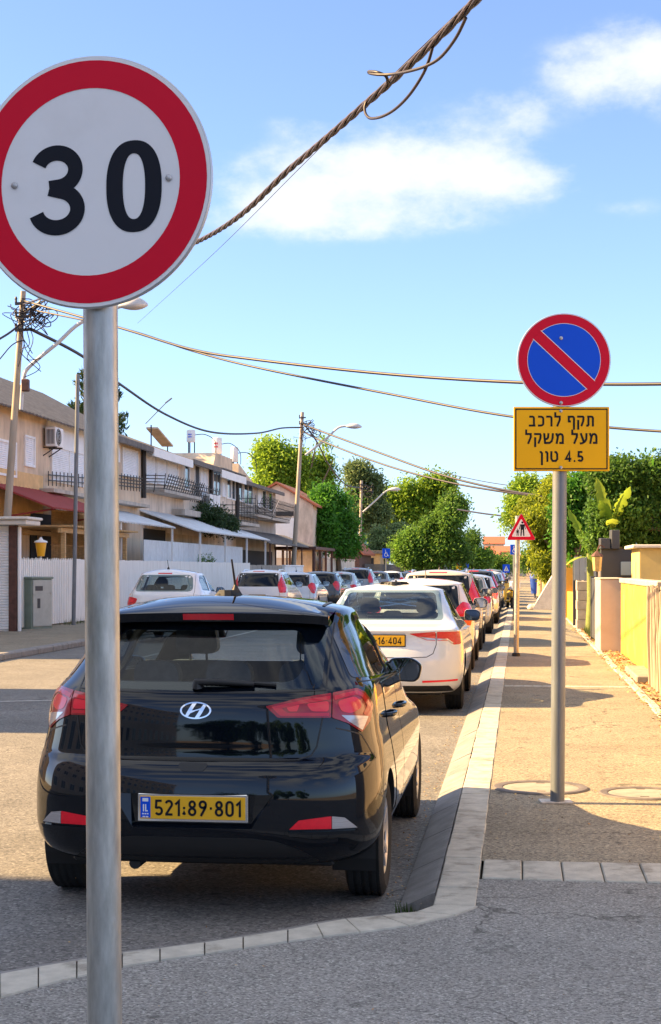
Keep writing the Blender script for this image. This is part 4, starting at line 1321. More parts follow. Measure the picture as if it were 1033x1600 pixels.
for bz_ in (.145, -.285):
    mb = MB(); bolt(mb, -.02, bz_, -.0635, .012); offs(mb, (cx, 0, zc)).build('bolt', M['bolt'], plate, smooth=30)
pw_, ph_ = 149 * s2 / 2, 100 * s2 / 2
cx = .018
mb = MB(); mb.bbox(cx - pw_, cx + pw_, -.060, -.050, zp - ph_, zp + ph_, .004); yp = mb.build('text_plate', M['signyellow'], t)
mb = MB()
for (a, b, c, d) in ((-pw_ + .012, -pw_ + .020, -ph_ + .012, ph_ - .012), (pw_ - .020, pw_ - .012, -ph_ + .012, ph_ - .012), (-pw_ + .020, pw_ - .020, -ph_ + .012, -ph_ + .020), (-pw_ + .020, pw_ - .020, ph_ - .020, ph_ - .012)):
    mb.quad((cx + a, -.0608, zp + c), (cx + b, -.0608, zp + c), (cx + b, -.0608, zp + d), (cx + a, -.0608, zp + d))
mb.build('border_line', M['signblack'], yp)
mb = MB()
for (s_, dy, hh, wd) in (('תקף לרכב'[::-1], 28, .072, 102 * s2), ('מעל משקל'[::-1], 1, .072, 113 * s2)):
    tw = text_width(s_, .14) * hh
    text_mesh(mb, s_, hh, cx, zp + dy * s2, .185, flat(0, -.0609), gap=.14, xs=wd / tw)
hh = .072
s_ = 'טון'[::-1] + ' ' + '4.5'
text_mesh(mb, s_, hh, cx, zp - 27 * s2, .185, flat(0, -.0609), gap=.14, xs=68 * s2 / (text_width(s_, .14) * hh))
mb.build('hebrew_text', M['signblack'], yp)
for bz_ in (zp + ph_ - .028, zp - ph_ + .024):
    mb = MB(); bolt(mb, cx - .004, bz_, -.061, .011); mb.build('bolt', M['bolt'], yp, smooth=30)

# triangular pedestrians sign further along the kerb
pb = G(806.5, 1025, SW)
D3 = -pb.x * ST + pb.y * CT; s3 = D3 / F_PX
t = thing('warning_sign', 'red triangular warning sign with an adult and child on a thin post', 'road sign', (pb.x, pb.y, SW), YAW)
mb = MB(); mb.tube([(0, 0, -.01), (.03, 0, CAM_H + (HOR - 806) * s3 - SW)], .046, 20); mb.build('pole', M['steel'], t, smooth=50)
mb = MB(); mb.lathe([(.075, -.01), (.07, .05), (.05, .06)], 20); mb.build('pole_shoe', M['black'], t, smooth=40)
zb, zt = CAM_H + (HOR - 844) * s3 - SW, CAM_H + (HOR - 801) * s3 - SW
def tri(k, y):
    zc_ = zb + (zt - zb) * .36
    pts = roundpoly([(.085 - .265, zb), (.085 + .265, zb), (.085, zt)], .05, 4)
    return [(.085 + (x - .085) * k, y, zc_ + (z - zc_) * k) for x, z in pts]
mb = MB(); mb.prism(tri(1, 0), lambda p: (p[0], -.05, p[2]), lambda p: (p[0], -.06, p[2])); pl_ = mb.build('sign_plate', M['signback'], t)
mb = MB(); mb.poly(tri(.985, -.0608)); mb.build('red_border', M['signred'], pl_)
mb = MB(); mb.poly([(.085 + (x - .085) * 1, y, z) for x, y, z in tri(.66, -.0616)]); mb.build('white_field', M['signwhite'], pl_)
mb = MB()
def fig(x0, z0, h):
    Y_ = -.0624
    disc2 = [(x0 + .075 * h * math.cos(k * .5236), Y_, z0 + h * .92 + .075 * h * math.sin(k * .5236)) for k in range(12)]
    mb.poly(disc2)
    mb.poly([(x0 - .13 * h, Y_, z0 + .80 * h), (x0 - .12 * h, Y_, z0 + .42 * h), (x0 + .12 * h, Y_, z0 + .42 * h), (x0 + .13 * h, Y_, z0 + .80 * h)])
    for sg in (-1, 1):
        mb.poly([(x0 + sg * .02 * h, Y_ - .0002, z0 + .45 * h), (x0 + sg * .12 * h, Y_ - .0002, z0 + .45 * h), (x0 + sg * .14 * h, Y_ - .0002, z0), (x0 + sg * .06 * h, Y_ - .0002, z0)])
        mb.poly([(x0 + sg * .11 * h, Y_ - .0004, z0 + .80 * h), (x0 + sg * .15 * h, Y_ - .0004, z0 + .80 * h), (x0 + sg * .24 * h, Y_ - .0004, z0 + .45 * h), (x0 + sg * .19 * h, Y_ - .0004, z0 + .45 * h)])
fig(.105, zb + .075, .26); fig(.020, zb + .075, .13)
mb.build('pedestrian_figures', M['signblack'], pl_)

def blue_sign(px, pyb, pyt, D, label, w, kind, group='blue signs along the street', posty=None):
    """small blue plate on a post: kind 'chair' or 'ped'"""
    b = AD(px, HOR, D)
    s = D / F_PX
    t = thing('blue_sign', label, 'road sign', (b.x, b.y, SW), YAW, group)
    z1 = CAM_H + (HOR - pyt) * s - SW; z0 = CAM_H + (HOR - pyb) * s - SW
    mb = MB(); mb.tube([(0, 0, -.02), (0, 0, z1)], .04, 10); mb.build('pole', M['steel2'], t, smooth=50)
    mb = MB(); mb.bbox(-w * s / 2, w * s / 2, -.06, -.045, z0, z1, .01); p = mb.build('sign_plate', M['signblue'], t)
    hw, hh = w * s / 2, (z1 - z0) / 2; zc_ = (z0 + z1) / 2
    mb = MB()
    if kind == 'chair':
        st_ = lambda pts, wd, cl=False: _stroke(mb, [(x * hw, zc_ + z * hh) for x, z in pts], wd * hw, lambda x, y, z: (x, -.0612 - z, y), len(mb.v) * .00002, cl)
        st_(_arc(-.05, -.3, .38, .38, 120, 380, 14), .13)
        st_([(-.18, .42), (-.12, -.08), (.3, -.08), (.48, -.55), (.62, -.5)], .14)
        st_([(-.15, .2), (.25, .2)], .12)
        mb.poly([(-.2 * hw + .11 * hw * math.cos(k * .6283), -.062, zc_ + .62 * hh + .11 * hh * math.sin(k * .6283)) for k in range(10)])
    else:
        mb.poly([(-.72 * hw, -.0612, zc_ - .6 * hh), (.72 * hw, -.0612, zc_ - .6 * hh), (0, -.0612, zc_ + .7 * hh)])
        mb.box(-.06 * hw, .1 * hw, -.0635, -.063, zc_ - .1 * hh, zc_ + .3 * hh, mi=1)
        for sg in (-1, 1): mb.poly([(0, -.0636, zc_ - .05 * hh), (.12 * hw, -.0636, zc_ - .05 * hh), (sg * .3 * hw + .1 * hw, -.0636, zc_ - .5 * hh), (sg * .3 * hw, -.0636, zc_ - .5 * hh)], mi=1)
    mb.build('pictogram', [M['signwhite'], M['signblack']], p)
    return t
blue_sign(603.5, 872, 857, 118, 'blue disabled-parking sign standing over the left row of cars', 12, 'chair')
blue_sign(803.5, 866.5, 851, 47, 'blue disabled-parking sign half hidden behind the triangular sign post', 13, 'chair')
blue_sign(791, 895, 882, 150, 'tiny blue pedestrian sign by the triangular sign, far down the street', 11, 'ped')
blue_sign(728, 892, 880, 165, 'tiny blue pedestrian sign beside the round purple and yellow sign far away', 9, 'ped')
b = AD(717, HOR, 160)
t = thing('far_no_parking_sign', 'tiny round sign over a yellow plate, far off above the parked cars', 'road sign', (b.x, b.y, SW), YAW)
mb = MB(); mb.tube([(0, 0, 0), (0, 0, 2.45)], .04, 8); mb.build('pole', M['steel2'], t)
mb = MB(); mb.lathe([(0, .05), (.3, .05), (.3, .06), (0, .06)], 24, Matrix.Translation((0, 0, 2.2)) @ Matrix.Rotation(R(90), 4, 'X')); mb.build('round_plate', M['signblue'], t)
mb = MB(); disc(mb, .2, .3, -.066, 24); offs(mb, (0, 0, 2.2)).build('red_ring', M['signred'], t)
mb = MB(); mb.bbox(-.28, .28, -.06, -.05, 1.4, 1.85, .01); mb.build('text_plate', M['signyellow'], t)
# ------------------------------------------------------------------ other car types
M['white1'] = paint('white car paint', (0.72, 0.73, 0.75))
M['white2'] = paint('warm white car paint', (0.70, 0.68, 0.64))
M['cream'] = paint('cream car paint', (0.62, 0.53, 0.40), .15)
M['silver'] = paint('silver car paint', (0.50, 0.52, 0.55), .4)
M['greycar'] = paint('grey car paint', (0.22, 0.235, 0.26), .4)
M['darkcar'] = paint('dark car paint', (0.02, 0.023, 0.028), .1)
M['redcar'] = paint('maroon car paint', (0.12, 0.01, 0.015), .2)

SEDAN = dict(paint=M['white1'], L=4.66, axles=(.98, 3.68), wheel=(.325, .215, .775), er=3.4, ef=2.6, crown=.072, rin=.7, fin=1.1, reary1=2.0,
    lv=[(.25, .13, 4.45, .80, .5, .8), (.31, .05, 4.55, .86, .55, .85), (.40, .01, 4.63, .885, .6, .9), (.60, 0, 4.66, .905, .65, .9), (.72, .02, 4.55, .902, .65, .95), (.83, .05, 4.1, .892, .62, 1.1),
        (.91, .055, 3.6, .875, .6, 1.0), (.950, .04, 3.4, .865, .58, .9), (.966, .045, 3.34, .855, .55, .85), (.985, .11, 3.28, .84, .5, .8), (1.005, .26, 3.22, .82, .45, .7), (1.03, .46, 3.14, .80, .45, .65),
        (1.06, .58, 3.06, .775, .5, .6), (1.22, .92, 2.72, .70, .6, .55), (1.36, 1.24, 2.36, .63, .6, .55), (1.405, 1.38, 2.2, .605, .55, .5)],
    dlo=[roundpoly([(1.15, 1.075), (1.98, 1.06), (2.0, 1.375), (1.6, 1.375), (1.38, 1.28)], .04), roundpoly([(2.06, 1.06), (2.98, 1.02), (2.72, 1.2), (2.4, 1.375), (2.06, 1.375)], .04)],
    rearcut=roundpoly([(-.60, 1.075), (.60, 1.075), (.53, 1.375), (-.53, 1.375)], .06),
    rearpane=roundpoly([(-.66, 1.058), (.66, 1.058), (.575, 1.40), (-.575, 1.40)], .05), rearoff=.003, rearfrit=None,
    frontcut=roundpoly([(-.58, 1.08), (.58, 1.08), (.5, 1.37), (-.5, 1.37)], .05), fronty0=2.45, rearglass=glass('sedan rear glass', (0.5, 0.6, 0.62), ior=1.5),
    back_seams=[[(.60, .955), (.605, .80), (.57, .70), (.50, .662), (.3, .655), (0, .655)]],
    side_seams=[[(1.2, .52), (1.25, .62), (1.30, .9), (1.25, 1.05)], [(2.02, .36), (2.03, 1.06)], [(3.1, .36), (3.12, .85), (3.0, 1.0)]],
    lamps=[('tail_light', roundpoly([(.30, .925), (.595, .948), (.595, .845), (.50, .85), (.38, .895)], .01), 'redlens', .005),
           ('tail_light', roundpoly([(.612, .948), (.86, .945), (.872, .80), (.80, .795), (.74, .845), (.612, .845)], .015), 'redlens', .005),
           ('lamp_strip', [(.40, .893), (.595, .868), (.595, .852), (.50, .856)], 'clearlens', .0085),
           ('lamp_strip', [(.612, .868), (.73, .866), (.79, .818), (.78, .808), (.725, .852), (.612, .852)], 'clearlens', .0085),
           ('bumper_reflector', roundpoly([(.45, .372), (.84, .385), (.84, .405), (.45, .395)], .006), 'reflector', .005)],
    backs=[('diffuser', roundpoly([(-.80, .265), (.80, .265), (.75, .335), (-.75, .335)], .02), 'trim', .004)],
    handles=[(1.42, .93), (2.3, .92)], mirror=(.80, 2.72, 1.06), mirrormat=M['white1'], mirror_scale=1.05,
    seats=(1.5, 2.4), seath=.60, seatz=.24, cabinw=.62, dash=2.85, plate=(0, .845, .50, .115), platetext='125·16·404', platexs=.95, antenna=(0.02, 1.75, .055, 'fin'))
HATCH = dict(paint=M['white2'], L=3.75, axles=(.62, 3.02), wheel=(.30, .185, .735), er=3.0, ef=2.5, crown=.085, rin=.45, fin=1.3, rearoff=.003, reary1=1.0,
    lv=[(.25, .10, 3.6, .74, .5, .7), (.32, .03, 3.68, .80, .52, .75), (.45, 0, 3.74, .83, .55, .8), (.62, .02, 3.75, .835, .58, .8), (.75, .07, 3.65, .83, .58, .85), (.88, .10, 3.2, .815, .58, .9), (1.0, .13, 2.75, .79, .58, .7),
        (1.06, .17, 2.6, .765, .6, .6), (1.12, .22, 2.5, .735, .62, .5), (1.28, .36, 2.2, .675, .62, .5), (1.42, .46, 1.9, .62, .62, .5), (1.46, .50, 1.78, .60, .6, .5)],
    dlo=[roundpoly([(.80, 1.10), (1.5, 1.075), (1.52, 1.41), (.98, 1.41), (.82, 1.3)], .04), roundpoly([(1.58, 1.07), (2.35, 1.04), (2.1, 1.22), (1.85, 1.41), (1.58, 1.41)], .04)],
    rearcut=roundpoly([(-.52, 1.10), (.52, 1.10), (.48, 1.39), (-.48, 1.39)], .09), rearpane=roundpoly([(-.63, 1.075), (.63, 1.075), (.56, 1.425), (-.56, 1.425)], .10),
    frontcut=roundpoly([(-.55, 1.10), (.55, 1.10), (.48, 1.40), (-.48, 1.40)], .05), fronty0=1.95, rearglass=glass('hatch rear glass', (0.42, 0.5, 0.5), ior=1.5),
    back_seams=[[(.60, 1.42), (.66, 1.07), (.64, .80), (.55, .68), (0, .66)]],
    side_seams=[[(1.54, .36), (1.55, 1.08)], [(2.5, .36), (2.52, .95)], [(.98, .6), (.9, .8), (.85, 1.08)]],
    lamps=[('tail_light', roundpoly([(.52, .93), (.72, .97), (.80, .93), (.80, .80), (.70, .77), (.56, .83)], .04), 'redlens', .006), ('lamp_bulb_glow', roundpoly([(.60, .91), (.74, .92), (.75, .85), (.62, .85)], .02), 'redlens_bright', .009)],
    backs=[('brake_light', [(-.15, 1.445), (.15, 1.445), (.15, 1.465), (-.15, 1.465)], 'redlens', .006)],
    handles=[(1.05, .92), (1.85, .91)], mirror=(.72, 2.2, 1.08), seats=(.95, 1.85), seatz=.30, cabinw=.55, dash=2.25, plate=(0, .585, .50, .11), antenna=(0, .8, .20, 'rod'))
SUV = dict(paint=M['cream'], L=4.42, axles=(.86, 3.46), wheel=(.345, .225, .775), er=3.4, ef=2.7, crown=.085, rin=.5, fin=1.2, trimz=.46, rearoff=.003, reary1=1.0,
    lv=[(.30, .10, 4.25, .80, .5, .8), (.38, .03, 4.34, .86, .55, .8), (.52, 0, 4.40, .885, .58, .85), (.68, .01, 4.42, .895, .58, .85), (.80, .05, 4.35, .893, .58, .9), (.95, .07, 3.95, .885, .58, 1.0), (1.06, .09, 3.35, .868, .58, .9),
        (1.12, .11, 3.12, .845, .6, .7), (1.30, .19, 2.75, .775, .62, .6), (1.48, .28, 2.35, .70, .62, .55), (1.56, .34, 2.1, .665, .6, .5)],
    dlo=[roundpoly([(.50, 1.20), (.98, 1.17), (1.02, 1.48), (.72, 1.48)], .04), roundpoly([(1.06, 1.16), (1.85, 1.14), (1.86, 1.51), (1.08, 1.51)], .04), roundpoly([(1.93, 1.14), (2.85, 1.10), (2.55, 1.32), (2.3, 1.51), (1.93, 1.51)], .04)],
    rearcut=roundpoly([(-.56, 1.14), (.56, 1.14), (.53, 1.48), (-.53, 1.48)], .06), rearpane=roundpoly([(-.66, 1.11), (.66, 1.11), (.61, 1.53), (-.61, 1.53)], .05),
    frontcut=roundpoly([(-.62, 1.16), (.62, 1.16), (.55, 1.50), (-.55, 1.50)], .05), fronty0=2.4, glass=M['dkglass'],
    back_seams=[[(.63, 1.53), (.68, 1.10), (.69, .62), (0, .60)]], side_seams=[[(1.9, .45), (1.9, 1.14)], [(2.95, .45), (2.95, 1.0)], [(1.05, 1.15), (1.1, .9), (1.25, .6)]],
    lamps=[('tail_light', roundpoly([(.70, 1.50), (.62, 1.16), (.68, .92), (.86, .92), (.86, 1.12), (.78, 1.46)], .03), 'redlens', .006), ('lamp_bulb_glow', roundpoly([(.72, 1.10), (.83, 1.08), (.84, .98), (.72, .98)], .02), 'redlens_bright', .009), ('bumper_reflector', [(.58, .50), (.80, .51), (.80, .54), (.58, .54)], 'reflector', .005)],
    backs=[('brake_light', [(-.18, 1.575), (.18, 1.575), (.18, 1.595), (-.18, 1.595)], 'redlens', .006)],
    handles=[(1.25, 1.0), (2.15, .99)], mirror=(.80, 2.65, 1.15), mirror_scale=1.25, seats=(1.25, 2.15), seatz=.42, cabinw=.6, dash=2.7, plate=(0, .80, .50, .11), antenna=(0, .95, .10, 'rod'))
import copy as _copy
XOVER = dict(SUV)
XOVER.update(paint=M['white2'], lamps=[('tail_light', roundpoly([(.60, 1.02), (.70, 1.13), (.80, 1.10), (.87, .92), (.83, .74), (.74, .78), (.64, .94)], .03), 'redlens', .008), ('lamp_bulb_glow', roundpoly([(.70, 1.02), (.78, 1.03), (.83, .92), (.78, .86)], .02), 'redlens_bright', .011)], trimz=.0)
XOVER['lv'] = [(z * .91 if z > .3 else z, a, b, w, c, d) for (z, a, b, w, c, d) in SUV['lv']]
for k in ('dlo',): XOVER[k] = [[(y, z * .91) for y, z in q] for q in SUV[k]]
for k in ('rearcut', 'rearpane', 'frontcut'): XOVER[k] = [(x, z * .91) for x, z in SUV[k]]
XOVER.update(backs=[], back_seams=[[(x, z * .91) for x, z in q] for q in SUV['back_seams']], mirror=(.80, 2.65, 1.06), plate=(0, .70, .50, .11), seatz=.32, wheel=(.32, .21, .775), handles=[(1.25, .92), (2.15, .91)], antenna=(.06, 1.2, .16, 'rod'))

GR = 'cars parked along the right kerb'
GLF = 'cars parked along the left kerb'
def rails(root, S, w=.56, m_='silver'):
    mb = MB()
    for sg in (1, -1):
        pts = []
        for k in range(9):
            y = .75 + k * .2
            h, _, _, _ = S['bvh'].ray_cast(Vector((sg * w, y, 4)), Vector((0, 0, -1)))
            pts.append(h + Vector((0, 0, .045 if 0 < k < 8 else .0)))
        mb.tube(pts, .02, 8)
    return mb.build('roof_rails', M[m_], root, smooth=50)
sedan = make_car(SEDAN, 'parked_car', 'white sedan with slim red tail lights, directly ahead of the black hatchback', GR, (-1.53, 17.35, 0))
xover = make_car(XOVER, 'parked_car', 'white hatchback with tall curved red lamps, in front of the white sedan', GR, (-1.60, 24.6, 0))
suv = make_car(SUV, 'parked_car', 'cream SUV with silver roof rails, third car beyond the black hatchback', GR, (-1.62, 30.9, 0))
rails(suv, SUV)
hatch = make_car(HATCH, 'parked_car', 'cream-white small hatchback just beyond the SUV with roof rails', GR, (-1.50, 39.2, 0))
repaint(hatch, M['white2'], M['cream'])
def put(src, old, new, label, group, x, y, rz=0.0, sc=1.0):
    c = copy_tree(src)
    c['label'] = label; c['group'] = group
    c.location = (x, y, 0); c.rotation_euler = (0, 0, rz); c.scale = (sc, sc, sc)
    if new is not None: repaint(c, old, new)
    return c
def repaint_obj(c, new):
    for o in c.children_recursive:
        if o.type != 'MESH': continue
        for s in o.material_slots:
            if s.material in (M['cream'], M['white2'], M['white1'], M['silver']):
                if s.link != 'OBJECT': s.link = 'OBJECT'
                s.material = new
right_more = [(xover, 'silver', 'silver car beyond the cream hatchback, fifth ahead of the black one', 46.4), (suv, 'darkcar', 'black SUV with roof rails among the far cars of the right row', 52.8),
              (hatch, 'greycar', 'dark grey hatchback just ahead of the far black SUV', 59.4), (xover, 'darkcar', 'black crossover in the far right row behind a maroon sedan', 65.6), (sedan, 'redcar', 'maroon sedan far down the right row', 72.0),
              (hatch, 'white1', 'white hatchback far off ahead of the maroon sedan', 79.0), (suv, 'greycar', 'grey SUV near the far end of the right row', 86.0), (xover, 'white1', 'white crossover at the far end of the right row', 95.0), (sedan, 'darkcar', 'black sedan farthest along the right kerb', 104.0)]
for src, col, lab, y in right_more:
    c = put(src, None, None, lab, GR, -1.52 + rnd.uniform(-.06, .06), y); repaint_obj(c, M[col])
left_row = [(hatch, 'white1', 'white hatchback parked by the white fence, nearest of the left row', -7.95, 33.6, 1.07), (suv, 'white1', 'white SUV with tall red corner lamps beyond the left-row hatchback', -8.05, 47.0, 1.0), (xover, 'silver', 'silver-white car just beyond the white SUV on the left', -8.1, 54.2, 1.04),
            (xover, 'darkcar', 'dark car in the left row behind the silver-white one', -8.1, 61.6, 1.04), (hatch, 'silver', 'small silver hatchback before the dark SUV on the left', -8.1, 69.0, 1.0), (suv, 'greycar', 'dark grey SUV standing tall in the left row', -8.1, 76.0, 1.05),
            (hatch, 'greycar', 'grey small car beyond the tall left-row SUV', -8.1, 87.0, 1.0), (xover, 'white1', 'white car beneath the blue disabled sign on the left', -8.1, 97.0, 1.02), (sedan, 'greycar', 'grey sedan far along the left kerb', -8.1, 106.0, 1.0), (hatch, 'darkcar', 'small black car at the far end of the left row', -8.1, 116.0, 1.0)]
for src, col, lab, x, y, sc in left_row:
    c = put(src, None, None, lab, GLF, x, y, 0, sc); repaint_obj(c, M[col])
# scooter leaning at the kerb, far off
b = AD(797, HOR, 62)
t = thing('motor_scooter', 'small yellow and white scooter standing at the right kerb far off', 'scooter', (b.x, b.y, .08), R(10))
for y_ in (-.6, .65):
    mb = MB(); mb.lathe([(.16, -.05), (.25, -.06), (.27, 0), (.25, .06), (.16, .05)], 24, Matrix.Translation((0, y_, .27)) @ Matrix.Rotation(R(90), 4, 'Y'), closed=True); mb.build('wheel', M['tyre'], t, smooth=40)
mb = MB(); mb.bbox(-.16, .16, -.95, -.1, .42, .72, .08); mb.bbox(-.17, .17, -.1, .5, .22, .34, .04); mb.beam((0, .5, .3), (0, .62, 1.0), .32, .08, up=(0, 1, 0)); mb.build('body', mat('scooter yellow', (0.75, 0.45, 0.03), .4, coat=.5), t, smooth=40)
mb = MB(); mb.bbox(-.15, .15, -.9, -.15, .72, .82, .04); mb.build('seat', M['black'], t)
mb = MB(); mb.tube([(-.33, .5, 1.05), (0, .6, 1.0), (.33, .5, 1.05)], .02, 8); mb.build('handlebar', M['black'], t)
mb = MB(); mb.bbox(-.2, .2, -1.25, -.9, .75, 1.1, .05); mb.build('top_box', M['white1'], t)
# ------------------------------------------------------------------ left side: terrace, fences, kiosk
M['tan'] = mat('tan render', (0.66, 0.52, 0.38), 0.9, var=0.2, scale=2.2, bump=0.3, bscale=30, streak=(1, 1, .35), dirt=0.75, dirtcol=(0.30, 0.23, 0.16), dscale=.9)
M['tan2'] = mat('pale sand render', (0.72, 0.61, 0.50), 0.9, var=0.18, scale=2.5, bump=0.3, bscale=30, streak=(1, 1, .35), dirt=0.7, dirtcol=(0.33, 0.27, 0.20), dscale=1.1)
M['ochre'] = mat('ochre render', (0.68, 0.45, 0.21), 0.9, var=0.15, scale=2.5, dirt=0.4, dirtcol=(0.33, 0.22, 0.12), dscale=1.1)
M['greyrender'] = mat('weathered concrete', (0.45, 0.41, 0.36), 0.9, var=0.25, scale=3, streak=(1, 1, .25), dirt=0.5, dirtcol=(0.16, 0.14, 0.12), dscale=2)
M['whitepaint'] = mat('white painted panel', (0.84, 0.84, 0.84), 0.6, var=0.06, scale=3, dirt=0.25, dirtcol=(0.45, 0.42, 0.36), dscale=1.5)
M['shutter'] = mat('white roller shutter', (0.83, 0.84, 0.86), 0.55, var=0.05, scale=4, dirt=0.2, dirtcol=(0.45, 0.43, 0.38))
M['louvre'] = mat('dark louvre', (0.05, 0.05, 0.055), 0.6)
M['roomshade'] = mat('painted interior shade', (0.018, 0.020, 0.025), 0.8)  # flat panels on solid walls; shade inside the openings is put into colour
M['winglass'] = mat('window glass', (0.05, 0.07, 0.09), 0.06, var=0.2, spec=0.8)
M['corr'] = mat('weathered fibre cement roof', (0.15, 0.14, 0.135), 0.9, var=0.3, scale=5, bump=0.3, dirt=0.5, dirtcol=(0.09, 0.085, 0.08), dscale=2)
M['awnwhite'] = mat('pale corrugated awning', (0.62, 0.66, 0.70), 0.5, var=0.1, dirt=0.3, dirtcol=(0.4, 0.38, 0.34))
M['awnred'] = mat('red canvas awning', (0.30, 0.045, 0.04), 0.8, var=0.12)
M['rail'] = mat('dark iron rail', (0.03, 0.028, 0.028), 0.55, metal=.3)
M['fence'] = mat('white painted boards', (0.84, 0.81, 0.77), 0.65, var=0.08, scale=6, streak=(1, 1, .2), dirt=0.3, dirtcol=(0.46, 0.38, 0.28), dscale=2.5)
M['tile'] = mat('red roof tiles', (0.36, 0.11, 0.06), 0.85, var=0.3, scale=14)
M['wood'] = mat('bare timber', (0.55, 0.36, 0.17), 0.8, var=0.25, scale=10, streak=(.3, .3, 3))
M['brown'] = mat('rusty brown steel', (0.10, 0.045, 0.035), 0.7, var=0.3, scale=8)
M['cabinet'] = mat('grey green cabinet paint', (0.20, 0.25, 0.21), 0.6, var=0.1, dirt=0.4, dirtcol=(0.11, 0.13, 0.07), dscale=2)
M['cabinet2'] = mat('pale cabinet door paint', (0.42, 0.42, 0.38), 0.6, var=0.1, dirt=0.5, dirtcol=(0.16, 0.13, 0.09), dscale=3)
M['timberpole'] = mat('weathered pole', (0.36, 0.31, 0.25), 0.85, var=0.2, scale=6, streak=(1, 1, .12), dirt=0.3, dirtcol=(0.18, 0.15, 0.12))
M['lamp'] = mat('lamp housing', (0.50, 0.51, 0.52), 0.5, metal=.2)
M['tank'] = mat('white enamel tank', (0.74, 0.74, 0.75), 0.4, var=0.05, dirt=0.2, dirtcol=(0.5, 0.4, 0.3))
M['leaddeep'] = mat('dirty white cap', (0.66, 0.63, 0.58), 0.7, var=0.1)

FX = -15.0
def fY(px, X=FX): return AX(px, 800, X).y
def fZ(px, py, X=FX): return AX(px, py, X).z
def corrugated(mb, p00, p10, p11, p01, n, amp=.03, mi=None):
    """wavy sheet: ridges run from the p00-p10 edge to the p01-p11 edge"""
    p00, p10, p11, p01 = map(Vector, (p00, p10, p11, p01))
    up = (p10 - p00).cross(p01 - p00).normalized()
    if up.z < 0: up = -up
    vs = []
    for i in range(n * 2 + 1):
        t = i / (n * 2)
        o = up * (amp if i % 2 else 0)
        vs += [p00 + (p10 - p00) * t + o, p01 + (p11 - p01) * t + o]
    mb.add(vs, [(2 * i, 2 * i + 2, 2 * i + 3, 2 * i + 1) for i in range(n * 2)], mi)
    vs2 = [v - up * .05 for v in vs]
    b = len(vs)
    mb.add(vs2, [(2 * i, 2 * i + 1, 2 * i + 3, 2 * i + 2) for i in range(n * 2)], mi)
    m_ = n * 2
    mb.quad(vs[0], vs[1], vs2[1], vs2[0], mi); mb.quad(vs[2 * m_], vs2[2 * m_], vs2[2 * m_ + 1], vs[2 * m_ + 1], mi)
    for k in (0, 1):
        for i in range(m_): mb.quad(vs[2 * i + k], vs2[2 * i + k], vs2[2 * i + 2 + k], vs[2 * i + 2 + k], mi)

def window(house, pl, pr, ptop, pbot, kind='glass', X=FX, proud=.02, panes=2, loc=None):
    """an opening on the street front between photo columns pl and pr; heights read at the left edge"""
    y0, y1 = fY(pl, X), fY(pr, X)
    z1, z0 = fZ(pl, ptop, X), fZ(pl, pbot, X)
    o = loc
    f = MB()
    t = .07
    for (a, b, c, d) in ((y0, y1, z1 - t, z1), (y0, y1, z0, z0 + t), (y0, y0 + t, z0 + t, z1 - t), (y1 - t, y1, z0 + t, z1 - t)):
        f.box(X - .05 - o[0], X + proud + .04 - o[0], a - o[1], b - o[1], c, d)
    for k in range(1, panes):
        yy = y0 + (y1 - y0) * k / panes
        f.box(X - .05 - o[0], X + proud + .03 - o[0], yy - .03 - o[1], yy + .03 - o[1], z0 + t, z1 - t)
    fo = f.build('window', M['whitepaint'], house)
    p = MB()
    if kind == 'glass':
        p.box(X - .10 - o[0], X + .012 - o[0], y0 + t - o[1], y1 - t - o[1], z0 + t, z1 - t)
        p.build('pane', M['winglass'], fo)
    else:
        n = max(4, int((z1 - z0) / .07))
        for i in range(n):
            a = z0 + t + (z1 - z0 - 2 * t) * i / n
            p.add([(X + .005 - o[0], y0 + t - o[1], a), (X + .03 - o[0], y0 + t - o[1], a + .010), (X + .005 - o[0], y0 + t - o[1], a + (z1 - z0 - 2 * t) / n),
                   (X + .005 - o[0], y1 - t - o[1], a), (X + .03 - o[0], y1 - t - o[1], a + .010), (X + .005 - o[0], y1 - t - o[1], a + (z1 - z0 - 2 * t) / n)],
                  [(0, 1, 4, 3), (1, 2, 5, 4), (0, 2, 1), (3, 4, 5)])
        p.build('shutter', M['shutter'] if kind == 'shutter' else M['louvre'], fo)
    return fo
def balcony_rail(house, pts, h, o, flare=.0, n=14, name='balcony_rail', bars=4):
    """horizontal and vertical iron bars along pts (world)"""
    mb = MB()
    pts = [Vector(p) - Vector((o[0], o[1], 0)) for p in pts]
    for i in range(len(pts) - 1):
        a, b = pts[i], pts[i + 1]
        t = (b - a).normalized(); nrm = Vector((t.y, -t.x, 0)) * flare
        for k in range(bars): mb.beam(a + Vector((0, 0, h * (k + .3) / bars)) + nrm * (k / bars), b + Vector((0, 0, h * (k + .3) / bars)) + nrm * (k / bars), .035, .035)
        m_ = max(2, int((b - a).length / .42))
        for k in range(m_ + 1):
            p = a + (b - a) * k / m_
            mb.tube(spline([p - nrm * .4 + Vector((0, 0, -.12)), p + Vector((0, 0, .0)), p + nrm * .5 + Vector((0, 0, h * .5)), p + nrm + Vector((0, 0, h))], 2), .016, 5)
    return mb.build(name, M['rail'], house)

